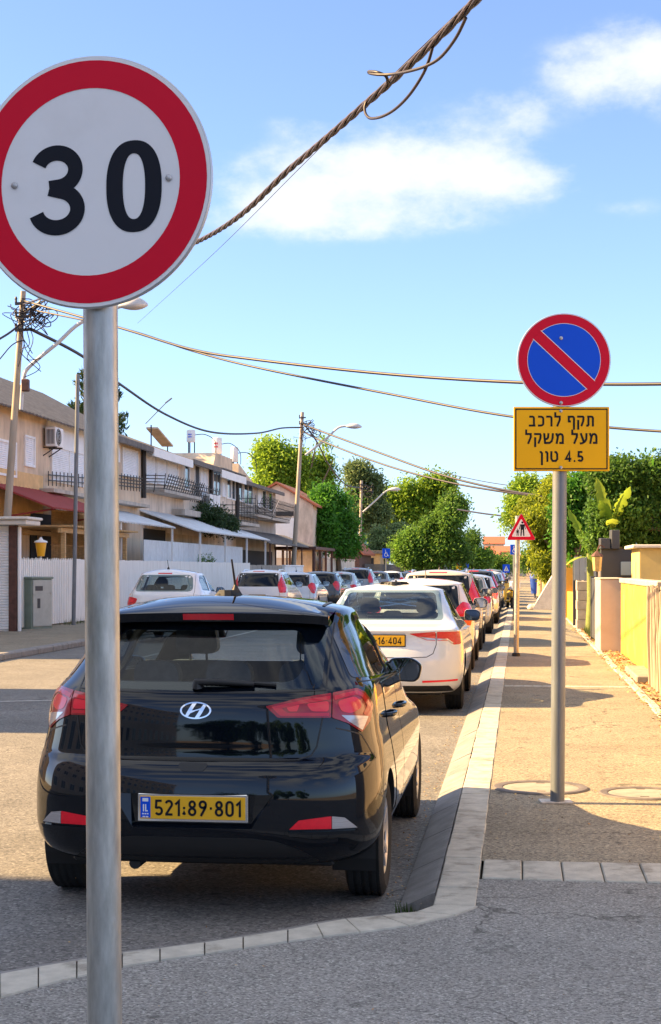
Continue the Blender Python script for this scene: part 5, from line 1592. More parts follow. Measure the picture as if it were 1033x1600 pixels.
DEPTH = 8.0
def house(label, y0, y1, eave, ridge, wallm, roofkind='corr', name='terrace_house'):
    t = thing(name, label, 'house', (FX - DEPTH / 2, (y0 + y1) / 2, SW), 0, 'terrace houses on the left')
    o = (FX - DEPTH / 2, (y0 + y1) / 2)
    w = MB(); w.add([(FX - o[0], y0 - o[1], -.1), (FX - o[0], y1 - o[1], -.1), (FX - DEPTH - o[0], y1 - o[1], -.1), (FX - DEPTH - o[0], y0 - o[1], -.1),
                     (FX - o[0], y0 - o[1], eave), (FX - o[0], y1 - o[1], eave), (FX - DEPTH - o[0], y1 - o[1], eave), (FX - DEPTH - o[0], y0 - o[1], eave),
                     (FX - DEPTH / 2 - o[0], y0 - o[1], ridge), (FX - DEPTH / 2 - o[0], y1 - o[1], ridge)],
                    [(0, 1, 5, 4), (1, 2, 6, 9, 5), (2, 3, 7, 6), (3, 0, 4, 8, 7), (3, 2, 1, 0), (4, 5, 9, 8), (7, 8, 9, 6)])
    w.build('wall', wallm, t)
    r = MB()
    s = (ridge - eave) / (DEPTH / 2)
    n = int((y1 - y0) / .35)
    oh = .55
    corrugated(r, (FX + oh - o[0], y0 - .12 - o[1], eave - oh * s + .06), (FX + oh - o[0], y1 - .02 - o[1], eave - oh * s + .06), (FX - DEPTH / 2 - o[0], y1 - .02 - o[1], ridge + .07), (FX - DEPTH / 2 - o[0], y0 - .12 - o[1], ridge + .07), n)
    corrugated(r, (FX - DEPTH - oh - o[0], y0 - .12 - o[1], eave - oh * s + .06), (FX - DEPTH - oh - o[0], y1 - .02 - o[1], eave - oh * s + .06), (FX - DEPTH / 2 - .01 - o[0], y1 - .02 - o[1], ridge + .07), (FX - DEPTH / 2 - .01 - o[0], y0 - .12 - o[1], ridge + .07), n)
    r.build('roof', M['corr'] if roofkind == 'corr' else M['tile'], t)
    return t, o
def fascia(t, o, y0, y1, z, h=.28, m_='whitepaint', x=.5):
    mb = MB(); mb.box(FX + x - .02 - o[0], FX + x + .06 - o[0], y0 - o[1], y1 - o[1], z - h, z); mb.build('fascia', M[m_], t)
def pipe(t, o, px, z0, z1, r=.07, m_='rail'):
    y = fY(px); mb = MB(); mb.tube([(FX + .1 - o[0], y - o[1], z0), (FX + .1 - o[0], y - o[1], z1)], r, 8); mb.build('downpipe', M[m_], t)
def ac(px, pz, label, X=FX, y=None, sz=(.34, .85, .62)):
    """outdoor air conditioner unit on brackets"""
    yy = fY(px, X) if y is None else y
    t = thing('air_conditioner', label, 'air conditioner', (X + .28, yy, pz), 0, 'air conditioner units on the house fronts')
    mb = MB(); mb.bbox(-.17, .17, -sz[1] / 2, sz[1] / 2, 0, sz[2], .02); mb.build('casing', M['whitepaint'], t)
    mb = MB()
    for rr in (.08, .16, .24):
        mb.tube([(.19, -.12 + rr * math.cos(k * .3142), .31 + rr * math.sin(k * .3142)) for k in range(21)], .012, 5, cap=False)
    mb.lathe([(0, .0), (.27, .0)], 20, Matrix.Translation((.176, -.12, .31)) @ Matrix.Rotation(R(90), 4, 'Y'), mi=1)
    for k in range(6): mb.box(-.12 + k * .045, -.10 + k * .045, -sz[1] / 2 - .012, -sz[1] / 2 - .004, .08, sz[2] - .08, mi=1)
    mb.build('fan_grille', [M['lamp'], M['louvre']], t)
    mb = MB()
    for s in (-1, 1): mb.beam((-.3, s * .3, -.02), (.17, s * .3, -.02), .04); mb.beam((-.3, s * .3, -.3), (.1, s * .3, -.04), .03)
    mb.build('bracket', M['rail'], t)
    return t

Yb = [33.0, fY(219), fY(329), fY(369), fY(431)]
h1, o1 = house('nearest terrace house with tan walls, red awning and grey corrugated roof', Yb[0], Yb[1], 6.45, 8.55, M['tan'])
h2, o2 = house('terrace house with three white roller shutters over an iron balcony', Yb[1] + .02, Yb[2], 6.50, 7.95, M['tan2'])
h3, o3 = house('terrace house with pale windows between two dark downpipes', Yb[2] + .02, Yb[3], 6.62, 7.7, M['tan2'])
h4, o4 = house('farthest terrace house with white windows and a flared iron balcony', Yb[3] + .02, Yb[4], 6.35, 7.4, M['greyrender'])
# house 1
mb = MB(); mb.box(FX - .02 - o1[0], FX + .05 - o1[0], fY(72) - o1[1], fY(186) - o1[1], fZ(72, 697), 6.38); mb.build('white_panel', M['whitepaint'], h1)
mb = MB(); mb.box(FX - .02 - o1[0], FX + .03 - o1[0], fY(-60) - o1[1], fY(66) - o1[1], 2.6, fZ(30, 742)); mb.build('painted_band', M['ochre'], h1)
window(h1, -45, 24, 680, 740, 'shutter', loc=o1, panes=1)
window(h1, 37, 53, 684, 733, 'shutter', loc=o1, panes=1)
window(h1, 79, 134, 699, 757, 'shutter', loc=o1, panes=2)
window(h1, 140, 182, 700, 750, 'shutter', loc=o1, panes=2)
window(h1, 190, 214, 702, 748, 'shutter', loc=o1, panes=1)
balcony_rail(h1, [(FX + .12, fY(70), fZ(70, 758)), (FX + .12, fY(134), fZ(134, 762))], .35, o1, bars=2)
balcony_rail(h1, [(FX + .12, fY(180), fZ(180, 764)), (FX + .12, fY(218), fZ(218, 768))], .5, o1, bars=4)
fascia(h1, o1, fY(130), Yb[1], 6.42, .2, 'corr')
mb = MB(); mb.box(FX - o1[0], FX + .5 - o1[0], fY(60) - o1[1], fY(215) - o1[1], fZ(60, 768) - .12, fZ(60, 768)); mb.build('floor_slab', M['greyrender'], h1)
mb = MB(); mb.box(FX + .02 - o1[0], FX + .045 - o1[0], fY(46) - o1[1], fY(130) - o1[1], .3, 3.3); mb.build('porch_opening_shade', M['roomshade'], h1)
# slatted lattice screen under the awning
mb = MB()
for k in range(26):
    yy = fY(42) + (fY(104) - fY(42)) * k / 25
    mb.beam((FX + .8 - o1[0], yy - o1[1], 1.6), (FX + .8 - o1[0], yy - o1[1], 3.4), .05, .02)
for zz in (1.7, 2.3, 2.9, 3.35): mb.beam((FX + .78 - o1[0], fY(42) - o1[1], zz), (FX + .78 - o1[0], fY(104) - o1[1], zz), .05, .03)
mb.build('lattice_screen', M['wood'], h1)
mb = MB(); ya, yb_ = fY(34, -14), fY(132, -14)
corrugated(mb, (FX - o1[0], ya - o1[1], 4.05), (FX - o1[0], yb_ - o1[1], 4.05), (FX + 2.0 - o1[0], yb_ + .2 - o1[1], 3.30), (FX + 2.0 - o1[0], ya - .2 - o1[1], 3.30), 20, .02)
for yy in (ya + .3, yb_ - .3): mb.beam((FX - o1[0], yy - o1[1], 3.0), (FX + 1.9 - o1[0], yy - o1[1], 3.28), .05)
mb.build('red_awning', M['awnred'], h1)
mb = MB(); ya, yb_ = fY(168, -13.6), fY(255, -13.6)
corrugated(mb, (FX - o1[0], ya - o1[1], 3.75), (FX - o1[0], yb_ - o1[1], 3.75), (FX + 1.9 - o1[0], yb_ - o1[1], 3.15), (FX + 1.9 - o1[0], ya - o1[1], 3.15), 22, .025)
for yy in (ya + .2, yb_ - .2):
    pm = MB(); pm.beam((FX + 1.8 - o1[0], yy - o1[1], .0), (FX + 1.8 - o1[0], yy - o1[1], 3.15), .07); pm.build('awning_post', M['whitepaint'], h1)
mb.build('pale_awning', M['awnwhite'], h1)
ac(72, 5.55, 'air conditioner on the tan wall beside the leaning pole')
# house 2
window(h2, 227, 243, 708, 757, 'shutter', loc=o2, panes=1); window(h2, 244, 260, 711, 759, 'shutter', loc=o2, panes=1); window(h2, 261, 277, 714, 761, 'shutter', loc=o2, panes=1)
fascia(h2, o2, Yb[1] + .1, fY(283), 6.42, .34, 'whitepaint'); fascia(h2, o2, fY(285), Yb[2], 6.5, .22, 'corr')
window(h2, 287, 295, 721, 768, 'glass', loc=o2, panes=1); window(h2, 303, 311, 728, 782, 'louvre', loc=o2, panes=1); window(h2, 312, 323, 730, 786, 'shutter', loc=o2, panes=2)
ZB = fZ(224, 768)
mb = MB(); mb.box(FX - o2[0], FX + .85 - o2[0], fY(225) - o2[1], fY(286) - o2[1], ZB - .12, ZB); mb.build('balcony_slab', M['greyrender'], h2)
balcony_rail(h2, [(FX + .1, fY(222), ZB), (FX + .8, fY(226), ZB), (FX + .8, fY(285), ZB)], .62, o2, flare=.22, bars=5)
balcony_rail(h2, [(FX + .35, fY(287), ZB - .05), (FX + .35, fY(328), ZB - .05)], .75, o2, flare=.12)
mb = MB(); mb.box(FX - o2[0], FX + .6 - o2[0], fY(268) - o2[1], fY(304) - o2[1], fZ(268, 808), fZ(268, 799)); mb.build('window_canopy', M['greyrender'], h2)
pipe(h2, o2, 221, 4.4, 6.4, .10)
pipe(h2, o2, 327, 3.6, 6.5, .09)
mb = MB(); ya, yb_ = fY(218), fY(340)
corrugated(mb, (FX - o2[0], ya - o2[1], 3.92), (FX - o2[0], yb_ - o2[1], 3.92), (FX + 2.2 - o2[0], yb_ + 3.0 - o2[1], 3.05), (FX + 2.2 - o2[0], ya + 1.0 - o2[1], 3.1), 40, .03)
for k in range(4):
    yy = ya + 2.2 + (yb_ + 2.6 - ya - 2.2) * k / 3
    pm = MB(); pm.beam((FX + 2.0 - o2[0], yy - o2[1], 0), (FX + 2.0 - o2[0], yy - o2[1], 3.08), .08); pm.build('porch_post', M['whitepaint'], h2)
mb.build('porch_roof', M['awnwhite'], h2)
mb = MB()
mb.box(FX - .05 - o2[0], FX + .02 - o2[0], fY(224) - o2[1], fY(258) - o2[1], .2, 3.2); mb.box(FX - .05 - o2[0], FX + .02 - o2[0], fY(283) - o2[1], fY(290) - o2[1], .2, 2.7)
mb.build('porch_opening_shade', M['roomshade'], h2)
mb = MB(); mb.box(FX - .02 - o2[0], FX + .015 - o2[0], fY(260) - o2[1], fY(325) - o2[1], .2, 3.1); mb.build('porch_wall', M['tan'], h2)
for k, px in enumerate((317, 322, 327)):
    ac(px, 4.05, ['air conditioner above the porch roof, nearest of three in a row', 'air conditioner above the porch roof, middle of three in a row', 'air conditioner above the porch roof, farthest of three in a row'][k], X=FX + .1, sz=(.34, .9, 1.15))
# house 3
for (a, b, c, d, kd) in ((332, 344, 738, 777, 'glass'), (346, 352, 740, 779, 'shutter'), (353, 360, 744, 782, 'glass'), (361, 367, 748, 784, 'glass')):
    window(h3, a, b, c, d, kd, loc=o3, panes=2 if b - a > 8 else 1)
fascia(h3, o3, Yb[2] + .1, Yb[3], 6.45, .38, 'whitepaint')
pipe(h3, o3, 368, 3.4, 6.6, .11)
mb = MB(); mb.add([(FX + .04 - o3[0], Yb[2] + .3 - o3[1], 6.5), (FX + .04 - o3[0], fY(362) - o3[1], 6.5), (FX + .04 - o3[0], fY(362) - o3[1], 7.35), (FX + .04 - o3[0], fY(336) - o3[1], 7.35),
                   (FX - 3 - o3[0], Yb[2] + .3 - o3[1], 6.5), (FX - 3 - o3[0], fY(362) - o3[1], 6.5), (FX - 3 - o3[0], fY(362) - o3[1], 7.35), (FX - 3 - o3[0], fY(336) - o3[1], 7.35)],
                  [(0, 1, 2, 3), (1, 5, 6, 2), (5, 4, 7, 6), (4, 0, 3, 7), (3, 2, 6, 7)]); mb.build('roof_upstand', M['tan'], h3)
mb = MB(); mb.box(FX - o3[0], FX + 1.5 - o3[0], fY(332) - o3[1], fY(362) - o3[1], 3.75, 3.9); mb.build('balcony_slab', M['greyrender'], h3)
balcony_rail(h3, [(FX + .1, fY(331), 3.9), (FX + 1.4, fY(334), 3.9), (FX + 1.4, fY(362), 3.9)], 1.0, o3)
# house 4
for (a, b, c, d, kd) in ((372, 378, 751, 786, 'glass'), (380, 394, 757, 790, 'glass'), (402, 408, 763, 795, 'shutter'), (409, 415, 767, 796, 'glass'), (419, 425, 771, 800, 'glass')):
    window(h4, a, b, c, d, kd, loc=o4, panes=2 if b - a > 8 else 1)
fascia(h4, o4, Yb[3] + .1, Yb[4], 6.3, .2, 'corr')
for (a, b, zz) in ((371, 397, fZ(371, 806)), (399, 428, fZ(399, 812))):
    mb = MB(); mb.box(FX - o4[0], FX + 1.0 - o4[0], fY(a) - o4[1], fY(b) - o4[1], zz - .12, zz); mb.build('balcony_slab', M['greyrender'], h4)
    balcony_rail(h4, [(FX + .1, fY(a), zz), (FX + .95, fY(a + 1), zz), (FX + .95, fY(b), zz)], 1.0, o4, flare=.45)
mb = MB(); ya, yb_ = fY(362), fY(445)
corrugated(mb, (FX - o4[0], ya - o4[1], 3.7), (FX - o4[0], yb_ - o4[1], 3.7), (FX + 2.15 - o4[0], yb_ - o4[1], 2.9), (FX + 2.15 - o4[0], ya - o4[1], 2.9), 40, .03)
for k in range(4):
    yy = ya + .3 + (yb_ - .6 - ya) * k / 3
    pm = MB(); pm.beam((FX + 2.0 - o4[0], yy - o4[1], 0), (FX + 2.0 - o4[0], yy - o4[1], 2.9), .08); pm.build('porch_post', M['brown'], h4)
mb.build('porch_roof', M['corr'], h4)
mb = MB(); mb.box(FX - .05 - o4[0], FX + .02 - o4[0], fY(372) - o4[1], fY(425) - o4[1], .2, 2.6); mb.build('porch_opening_shade', M['roomshade'], h4)
mb = MB(); mb.add([(FX + .04 - o4[0], fY(371) - o4[1], 6.3), (FX + .04 - o4[0], fY(399) - o4[1], 6.3), (FX + .04 - o4[0], fY(372) - o4[1], 7.25), (FX - 3 - o4[0], fY(371) - o4[1], 6.3), (FX - 3 - o4[0], fY(399) - o4[1], 6.3), (FX - 3 - o4[0], fY(372) - o4[1], 7.25)], [(0, 1, 2), (0, 2, 5, 3), (1, 4, 5, 2), (3, 5, 4)]); mb.build('roof_upstand', M['tan'], h4)
# end house beyond the terrace, with a tiled roof
ye = 103.0
t = thing('end_house', 'tan house with a white panel and red tiled roof beyond the terrace', 'house', (-15.5, ye + 5, SW))
def gable(t, x0, x1, y0, y1, eave, ridge, wm, rm, axis='y'):
    w = MB(); xm, ym = (x0 + x1) / 2, (y0 + y1) / 2
    if axis == 'y':
        w.add([(x0, y0, 0), (x1, y0, 0), (x1, y1, 0), (x0, y1, 0), (x0, y0, eave), (x1, y0, eave), (x1, y1, eave), (x0, y1, eave), (xm, y0, ridge), (xm, y1, ridge)], [(0, 1, 5, 8, 4), (1, 2, 6, 5), (2, 3, 7, 9, 6), (3, 0, 4, 7), (4, 8, 9, 7), (5, 6, 9, 8)])
        w.build('wall', wm, t)
        r = MB(); q = .35
        for s, xe in ((-1, x0), (1, x1)):
            zz = eave - q * (ridge - eave) / (xm - x0)
            a = [(xe + s * q, y0 - q, zz + .04), (xe + s * q, y1 + q, zz + .04), (xm, y1 + q, ridge + .04), (xm, y0 - q, ridge + .04)]
            r.prism(a, lambda p: p, lambda p: (p[0], p[1], p[2] + .14))
        r.build('roof', rm, t)
    else:
        w.add([(x0, y0, 0), (x1, y0, 0), (x1, y1, 0), (x0, y1, 0), (x0, y0, eave), (x1, y0, eave), (x1, y1, eave), (x0, y1, eave), (x0, ym, ridge), (x1, ym, ridge)], [(0, 1, 5, 4), (1, 2, 6, 9, 5), (2, 3, 7, 6), (3, 0, 4, 8, 7), (4, 5, 9, 8), (7, 8, 9, 6)])
        w.build('wall', wm, t)
        r = MB(); q = .35
        for s, yy in ((-1, y0), (1, y1)):
            zz = eave - q * (ridge - eave) / (ym - y0)
            a = [(x0 - q, yy + s * q, zz + .04), (x1 + q, yy + s * q, zz + .04), (x1 + q, ym, ridge + .04), (x0 - q, ym, ridge + .04)]
            r.prism(a, lambda p: p, lambda p: (p[0], p[1], p[2] + .14))
        r.build('roof', rm, t)
gable(t, -3.2, 1.7, -5, 5, 5.9, 7.3, M['tan2'], M['tile'])
mb = MB(); mb.box(-1.9, .6, -5.06, -5.01, 2.3, 5.0); mb.build('white_panel', M['whitepaint'], t)
mb = MB(); mb.box(-2.9, .4, -5.05, -5.01, 5.15, 5.45); mb.build('window', M['louvre'], t)

# rooftop things
def tank(px, pyt, pyb, w, X, label, marks=None):
    a = AX(px, pyb, X)
    s = (-a.x * ST + a.y * CT) / F_PX
    r = w * s / 2; h = (pyb - pyt) * s
    t = thing('water_tank', label, 'water tank', a, 0, 'solar water tanks on the terrace roofs')
    mb = MB(); mb.lathe([(0, 0), (r * .9, 0), (r, .05), (r, h - .06), (r * .9, h), (0, h + .03)], 24); mb.build('drum', M['tank'], t, smooth=40)
    mb = MB()
    for k in range(3):
        an = k * 2.094; mb.beam((r * .8 * math.cos(an), r * .8 * math.sin(an), -.8), (r * .8 * math.cos(an), r * .8 * math.sin(an), .02), .05)
    mb.build('stand', M['rail'], t)
    mb = MB(); mb.tube(spline([(r * .9, 0, h * .6), (r + .5, 0, h * .62), (r + 1.0, 0, h * .1), (r + 1.05, 0, -.6)], 6), .022, 6); mb.build('pipe', M['cable'], t)
    if marks:
        for row in range(2):
            mb = MB()
            for k in range(5):
                an = -2.1 + k * .19
                mb.beam((r * 1.003 * math.cos(an), r * 1.003 * math.sin(an), h * (.62 - row * .2)), (r * 1.003 * math.cos(an + .12), r * 1.003 * math.sin(an + .12), h * (.62 - row * .2)), .012, h * .11)
            mb.build('printed_mark', M[marks], t)
tank(298.5, 672, 691, 14, -16.5, 'white rooftop water tank nearest to the tilted solar panel', 'signblue')
tank(339.5, 684, 709, 15, -16.5, 'white rooftop water tank with red marks in the middle', 'signred')
tank(366.5, 699, 722, 12, -16.2, 'plain white rooftop water tank, farthest of the three')
a = AX(246, 690, -16.4)
t = thing('solar_panel', 'tilted tan solar panel on the terrace roof beside an antenna rod', 'solar panel', a)
mb = MB(); mb.add([(q[0] * .8, q[1] * .72, q[2] * .75) for q in ((-.3, -1.6, .75), (.35, -1.5, .75), (.6, 1.6, -.1), (-.05, 1.5, -.1), (-.3, -1.6, .65), (.35, -1.5, .65), (.6, 1.6, -.2), (-.05, 1.5, -.2))], [(0, 1, 2, 3), (7, 6, 5, 4), (0, 4, 5, 1), (1, 5, 6, 2), (2, 6, 7, 3), (3, 7, 4, 0)]); mb.build('panel', M['tan'], t)
mb = MB(); mb.beam((0, -1.2, .65), (0, -1.2, -.9), .05); mb.beam((.2, 1.2, 0), (.2, 1.2, -.9), .05); mb.build('stand', M['rail'], t)
mb = MB(); mb.tube([(-.2, -1.4, .7), (.5, .1, 1.9)], .025, 6); mb.tube([(.4, -.1, 1.75), (.62, .2, 2.0)], .04, 6); mb.build('antenna_rod', M['steel2'], t)

# ---------------- white fences
FEN = -12.62
def fence_thing(name, label): return thing(name, label, 'fence', (FEN, 0, SW))
y0f, y1f = fY(30, FEN), fY(113, FEN)
t = fence_thing('picket_fence', 'white pointed picket fence with gaps behind the green cabinet')
mb = MB()
y = y0f
while y < y1f:
    hgt = 1.83 + rnd.uniform(-.02, .02)
    w = .118
    mb.prism([(0, .06), (w, .06), (w, hgt - .07), (w / 2, hgt + .02), (0, hgt - .07)], lambda p: (-.012, y + p[0], p[1]), lambda p: (.012, y + p[0], p[1]))
    y += .165
mb.build('pickets', M['fence'], t)
for zz in (.45, 1.5):
    mb = MB(); mb.box(-.06, -.014, y0f, y1f, zz, zz + .09); mb.build('rail', M['fence'], t)
y2f = fY(390, FEN)
t = fence_thing('board_fence', 'long solid white board fence behind the left row of parked cars')
mb = MB()
y = y1f + .05
while y < y2f:
    hgt = 1.84 + rnd.uniform(-.012, .012)
    mb.box(-.012 + rnd.uniform(-.004, .004), .012, y, y + .145, .05, hgt); y += .15
mb.build('boards', M['fence'], t)
mb = MB(); mb.box(-.07, -.02, y1f, y2f, 1.5, 1.6); mb.box(-.07, -.02, y1f, y2f, .35, .45); mb.build('rail', M['fence'], t)
t = thing('garden_fence', 'low white panel fence inside the yard below the porch roof', 'fence', (-13.4, 0, SW))
mb = MB()
y = fY(224, -13.4)
while y < fY(374, -13.4):
    mb.box(-.02, .02, y, y + .93, 1.1, 2.62); y += .95
mb.build('panels', M['awnwhite'], t)
# lower fences and garden walls further along
def simple_fence(name, label, X, pa, pb, h, m_, bars=False):
    ya, yb_ = fY(pa, X), fY(pb, X)
    t = thing(name, label, 'fence' if 'wall' not in name else 'wall', (X, (ya + yb_) / 2, SW))
    L = (yb_ - ya) / 2
    mb = MB()
    if bars:
        y = -L
        while y < L: mb.box(-.02, .02, y, y + .09, .05, h + rnd.uniform(-.02, .02)); y += .16
        mb.box(-.05, -.022, -L, L, h * .3, h * .3 + .08); mb.box(-.05, -.022, -L, L, h * .8, h * .8 + .08)
        mb.build('slats', m_, t)
    else:
        mb.bbox(-.08, .08, -L, L, -.05, h, .01); mb.build('panel', m_, t)
        mb = MB(); mb.bbox(-.12, .12, -L, L, h + .002, h + .08, .01); mb.build('coping', m_, t)
    return t
simple_fence('slat_fence', 'weathered grey slatted fence past the end of the white board fence', -12.6, 391, 440, 1.75, M['greyrender'], True)
simple_fence('garden_wall', 'white low garden wall behind the second lamp pole', -12.7, 443, 472, 1.7, M['whitepaint'])
simple_fence('garden_wall', 'beige garden wall under the round dark green tree', -12.8, 506, 553, 2.2, M['tan2'])
simple_fence('slat_fence', 'dark slatted fence by the blue disabled sign', -12.8, 570, 640, 2.0, M['corr'], True)
simple_fence('garden_wall', 'shaded grey garden wall under the big left tree mass', -12.9, 642, 735, 1.8, M['greyrender'])
# small shop-like porches at the far left
t = thing('carport', 'dark timber carport with a flat red-brown roof at the fence end', 'carport', (-13.6, 99, SW))
mb = MB(); mb.bbox(-1.6, 1.2, -5, 5, 2.75, 2.95, .02); mb.build('roof', M['brown'], t)
for x in (-1.4, 1.0):
    for y in (-4.7, -1.5, 1.5, 4.7):
        mb = MB(); mb.beam((x, y, 0), (x, y, 2.76), .14); mb.build('post', M['brown'], t)
t = thing('roadside_house', 'small dark house with a red tiled gable beside the third lamp pole', 'house', (-15.2, 131, SW))
gable(t, -2.0, 2.2, -5, 5, 3.0, 5.0, M['brown'], M['tile'])
mb = MB(); mb.box(.4, 1.4, -5.05, -5.0, 3.6, 4.7); mb.build('sign_board', M['whitepaint'], t)
t = thing('far_shop', 'low building with an ochre doorway left of the blue disabled sign', 'building', (-16, 150, SW))
mb = MB(); mb.bbox(-4, 3, -5, 5, 0, 3.0, .02); mb.build('wall', M['ochre'], t)
mb = MB(); mb.bbox(-4.4, 3.4, -5.4, 5.4, 3.0, 3.3, .02); mb.build('roof', M['corr'], t)
mb = MB(); mb.box(.9, 2.4, -5.05, -5.01, .1, 2.6); mb.build('doorway', M['roomshade'], t)  # dark panel painted as the doorway's inner shade
t = thing('blue_screen_wall', 'pale blue painted wall panel seen between the trees by the third lamp pole', 'wall', (AD(579, HOR, 170).x, AD(579, HOR, 170).y, SW))
mb = MB(); mb.bbox(-1.3, 1.2, -.3, .3, 0, 7.6, .02); mb.build('panel', mat('pale blue paint', (0.16, 0.33, 0.52), .7, var=.25, scale=1.5), t)

# ---------------- kiosk with roller shutter, cabinet, pergola, lantern
kx1 = AD(26, HOR, 38).x; ky = AD(26, HOR, 38).y
t = thing('kiosk', 'white roller-shutter kiosk with a brown corner post, cut by the left edge', 'kiosk', (kx1 - 1.5, ky + 1.2, SW))
KB = (kx1 - 1.5, ky + 1.2)
mb = MB()
n = 36
for i in range(n):
    z0 = .05 + 2.45 * i / n; z1 = .05 + 2.45 * (i + 1) / n
    mb.add([(-1.5, -1.2, z0), (1.33, -1.2, z0), (1.33, -1.225, z0 + .02), (-1.5, -1.225, z0 + .02), (-1.5, -1.225, z1 - .02), (1.33, -1.225, z1 - .02), (1.33, -1.2, z1), (-1.5, -1.2, z1)], [(0, 1, 2, 3), (3, 2, 5, 4), (4, 5, 6, 7)])
mb.build('roller_shutter', M['shutter'], t)
mb = MB(); mb.box(-1.5, 1.48, -1.19, -.85, 0, 2.62); mb.build('body', M['whitepaint'], t)
mb = MB(); mb.bbox(1.32, 1.52, -1.28, -1.10, 0, 2.64, .01); mb.build('corner_post', M['brown'], t)
mb = MB(); mb.bbox(1.54, 1.60, -1.25, -1.12, 0, 2.6, .01); mb.build('drainpipe', M['whitepaint'], t)
mb = MB(); mb.bbox(-2, 1.92, -1.7, -.6, 2.64, 2.76, .02); mb.bbox(-2, 1.97, -1.78, -.55, 2.765, 2.84, .02); mb.build('roof', M['leaddeep'], t)
c0 = AD(28, HOR, 39.6)
t = thing('utility_cabinet', 'green-grey street utility cabinet with a pale door in front of the picket fence', 'cabinet', (c0.x, c0.y, SW))
mb = MB(); mb.bbox(0, .46, 0, .8, 0, 1.30, .015); mb.bbox(-.03, .49, -.03, .83, 1.30, 1.36, .015); mb.build('casing', M['cabinet'], t)
mb = MB(); mb.bbox(.462, .485, .04, .76, .08, 1.27, .006); mb.bbox(.486, .50, .2, .3, .55, .8, .004, mi=1); mb.bbox(.486, .495, .12, .4, 1.0, 1.12, .003, mi=1); mb.build('door', [M['cabinet2'], M['louvre']], t)
t.rotation_euler = (0, 0, R(-24))
t = thing('pergola', 'timber pergola with a slatted roof behind the picket fence', 'pergola', (-14.0, 46.5, SW))
pz = 2.62
for x in (-.9, .9):
    for y in (-3.2, 0.2, 3.8):
        mb = MB(); mb.beam((x, y, 0), (x, y, pz), .12); mb.build('post', M['wood'], t)
    mb = MB(); mb.beam((x, -3.6, pz + .06), (x, 4.2, pz + .06), .10, .14); mb.build('beam', M['wood'], t)
mb = MB(); y = -3.6
while y < 4.2: mb.beam((-1.3, y, pz + .18), (1.3, y, pz + .18), .10, .05); y += .2
mb.build('slats', M['wood'], t)
a = AD(64, 868, 42.5)
t = thing('yellow_lantern', 'yellow bucket-shaped lantern with a white lid on the picket fence', 'lantern', (a.x, a.y, a.z))
mb = MB(); mb.lathe([(0, -.02), (.10, -.02), (.155, .34), (.15, .36), (0, .36)], 20); mb.build('shade', mat('yellow plastic', (0.85, 0.42, 0.01), .4, var=.05), t, smooth=40)
mb = MB(); mb.lathe([(.19, .36), (.17, .40), (.06, .44), (.03, .50), (0, .51)], 20); mb.build('lid', M['whitepaint'], t, smooth=40)
mb = MB(); mb.tube([(0, 0, -.02), (-.02, 0, -.2)], .03, 6); mb.build('bracket', M['whitepaint'], t)
a, b = AD(115, 974, 42.2), AD(121.5, 585, 42.2)
t = thing('thin_post', 'thin grey metal post rising beside the white picket fence', 'post', (a.x, a.y, SW))
mb = MB(); mb.tube([(0, 0, 0), (b.x - a.x, b.y - a.y, b.z - SW)], .055, 12); mb.build('post', M['steel2'], t, smooth=50)

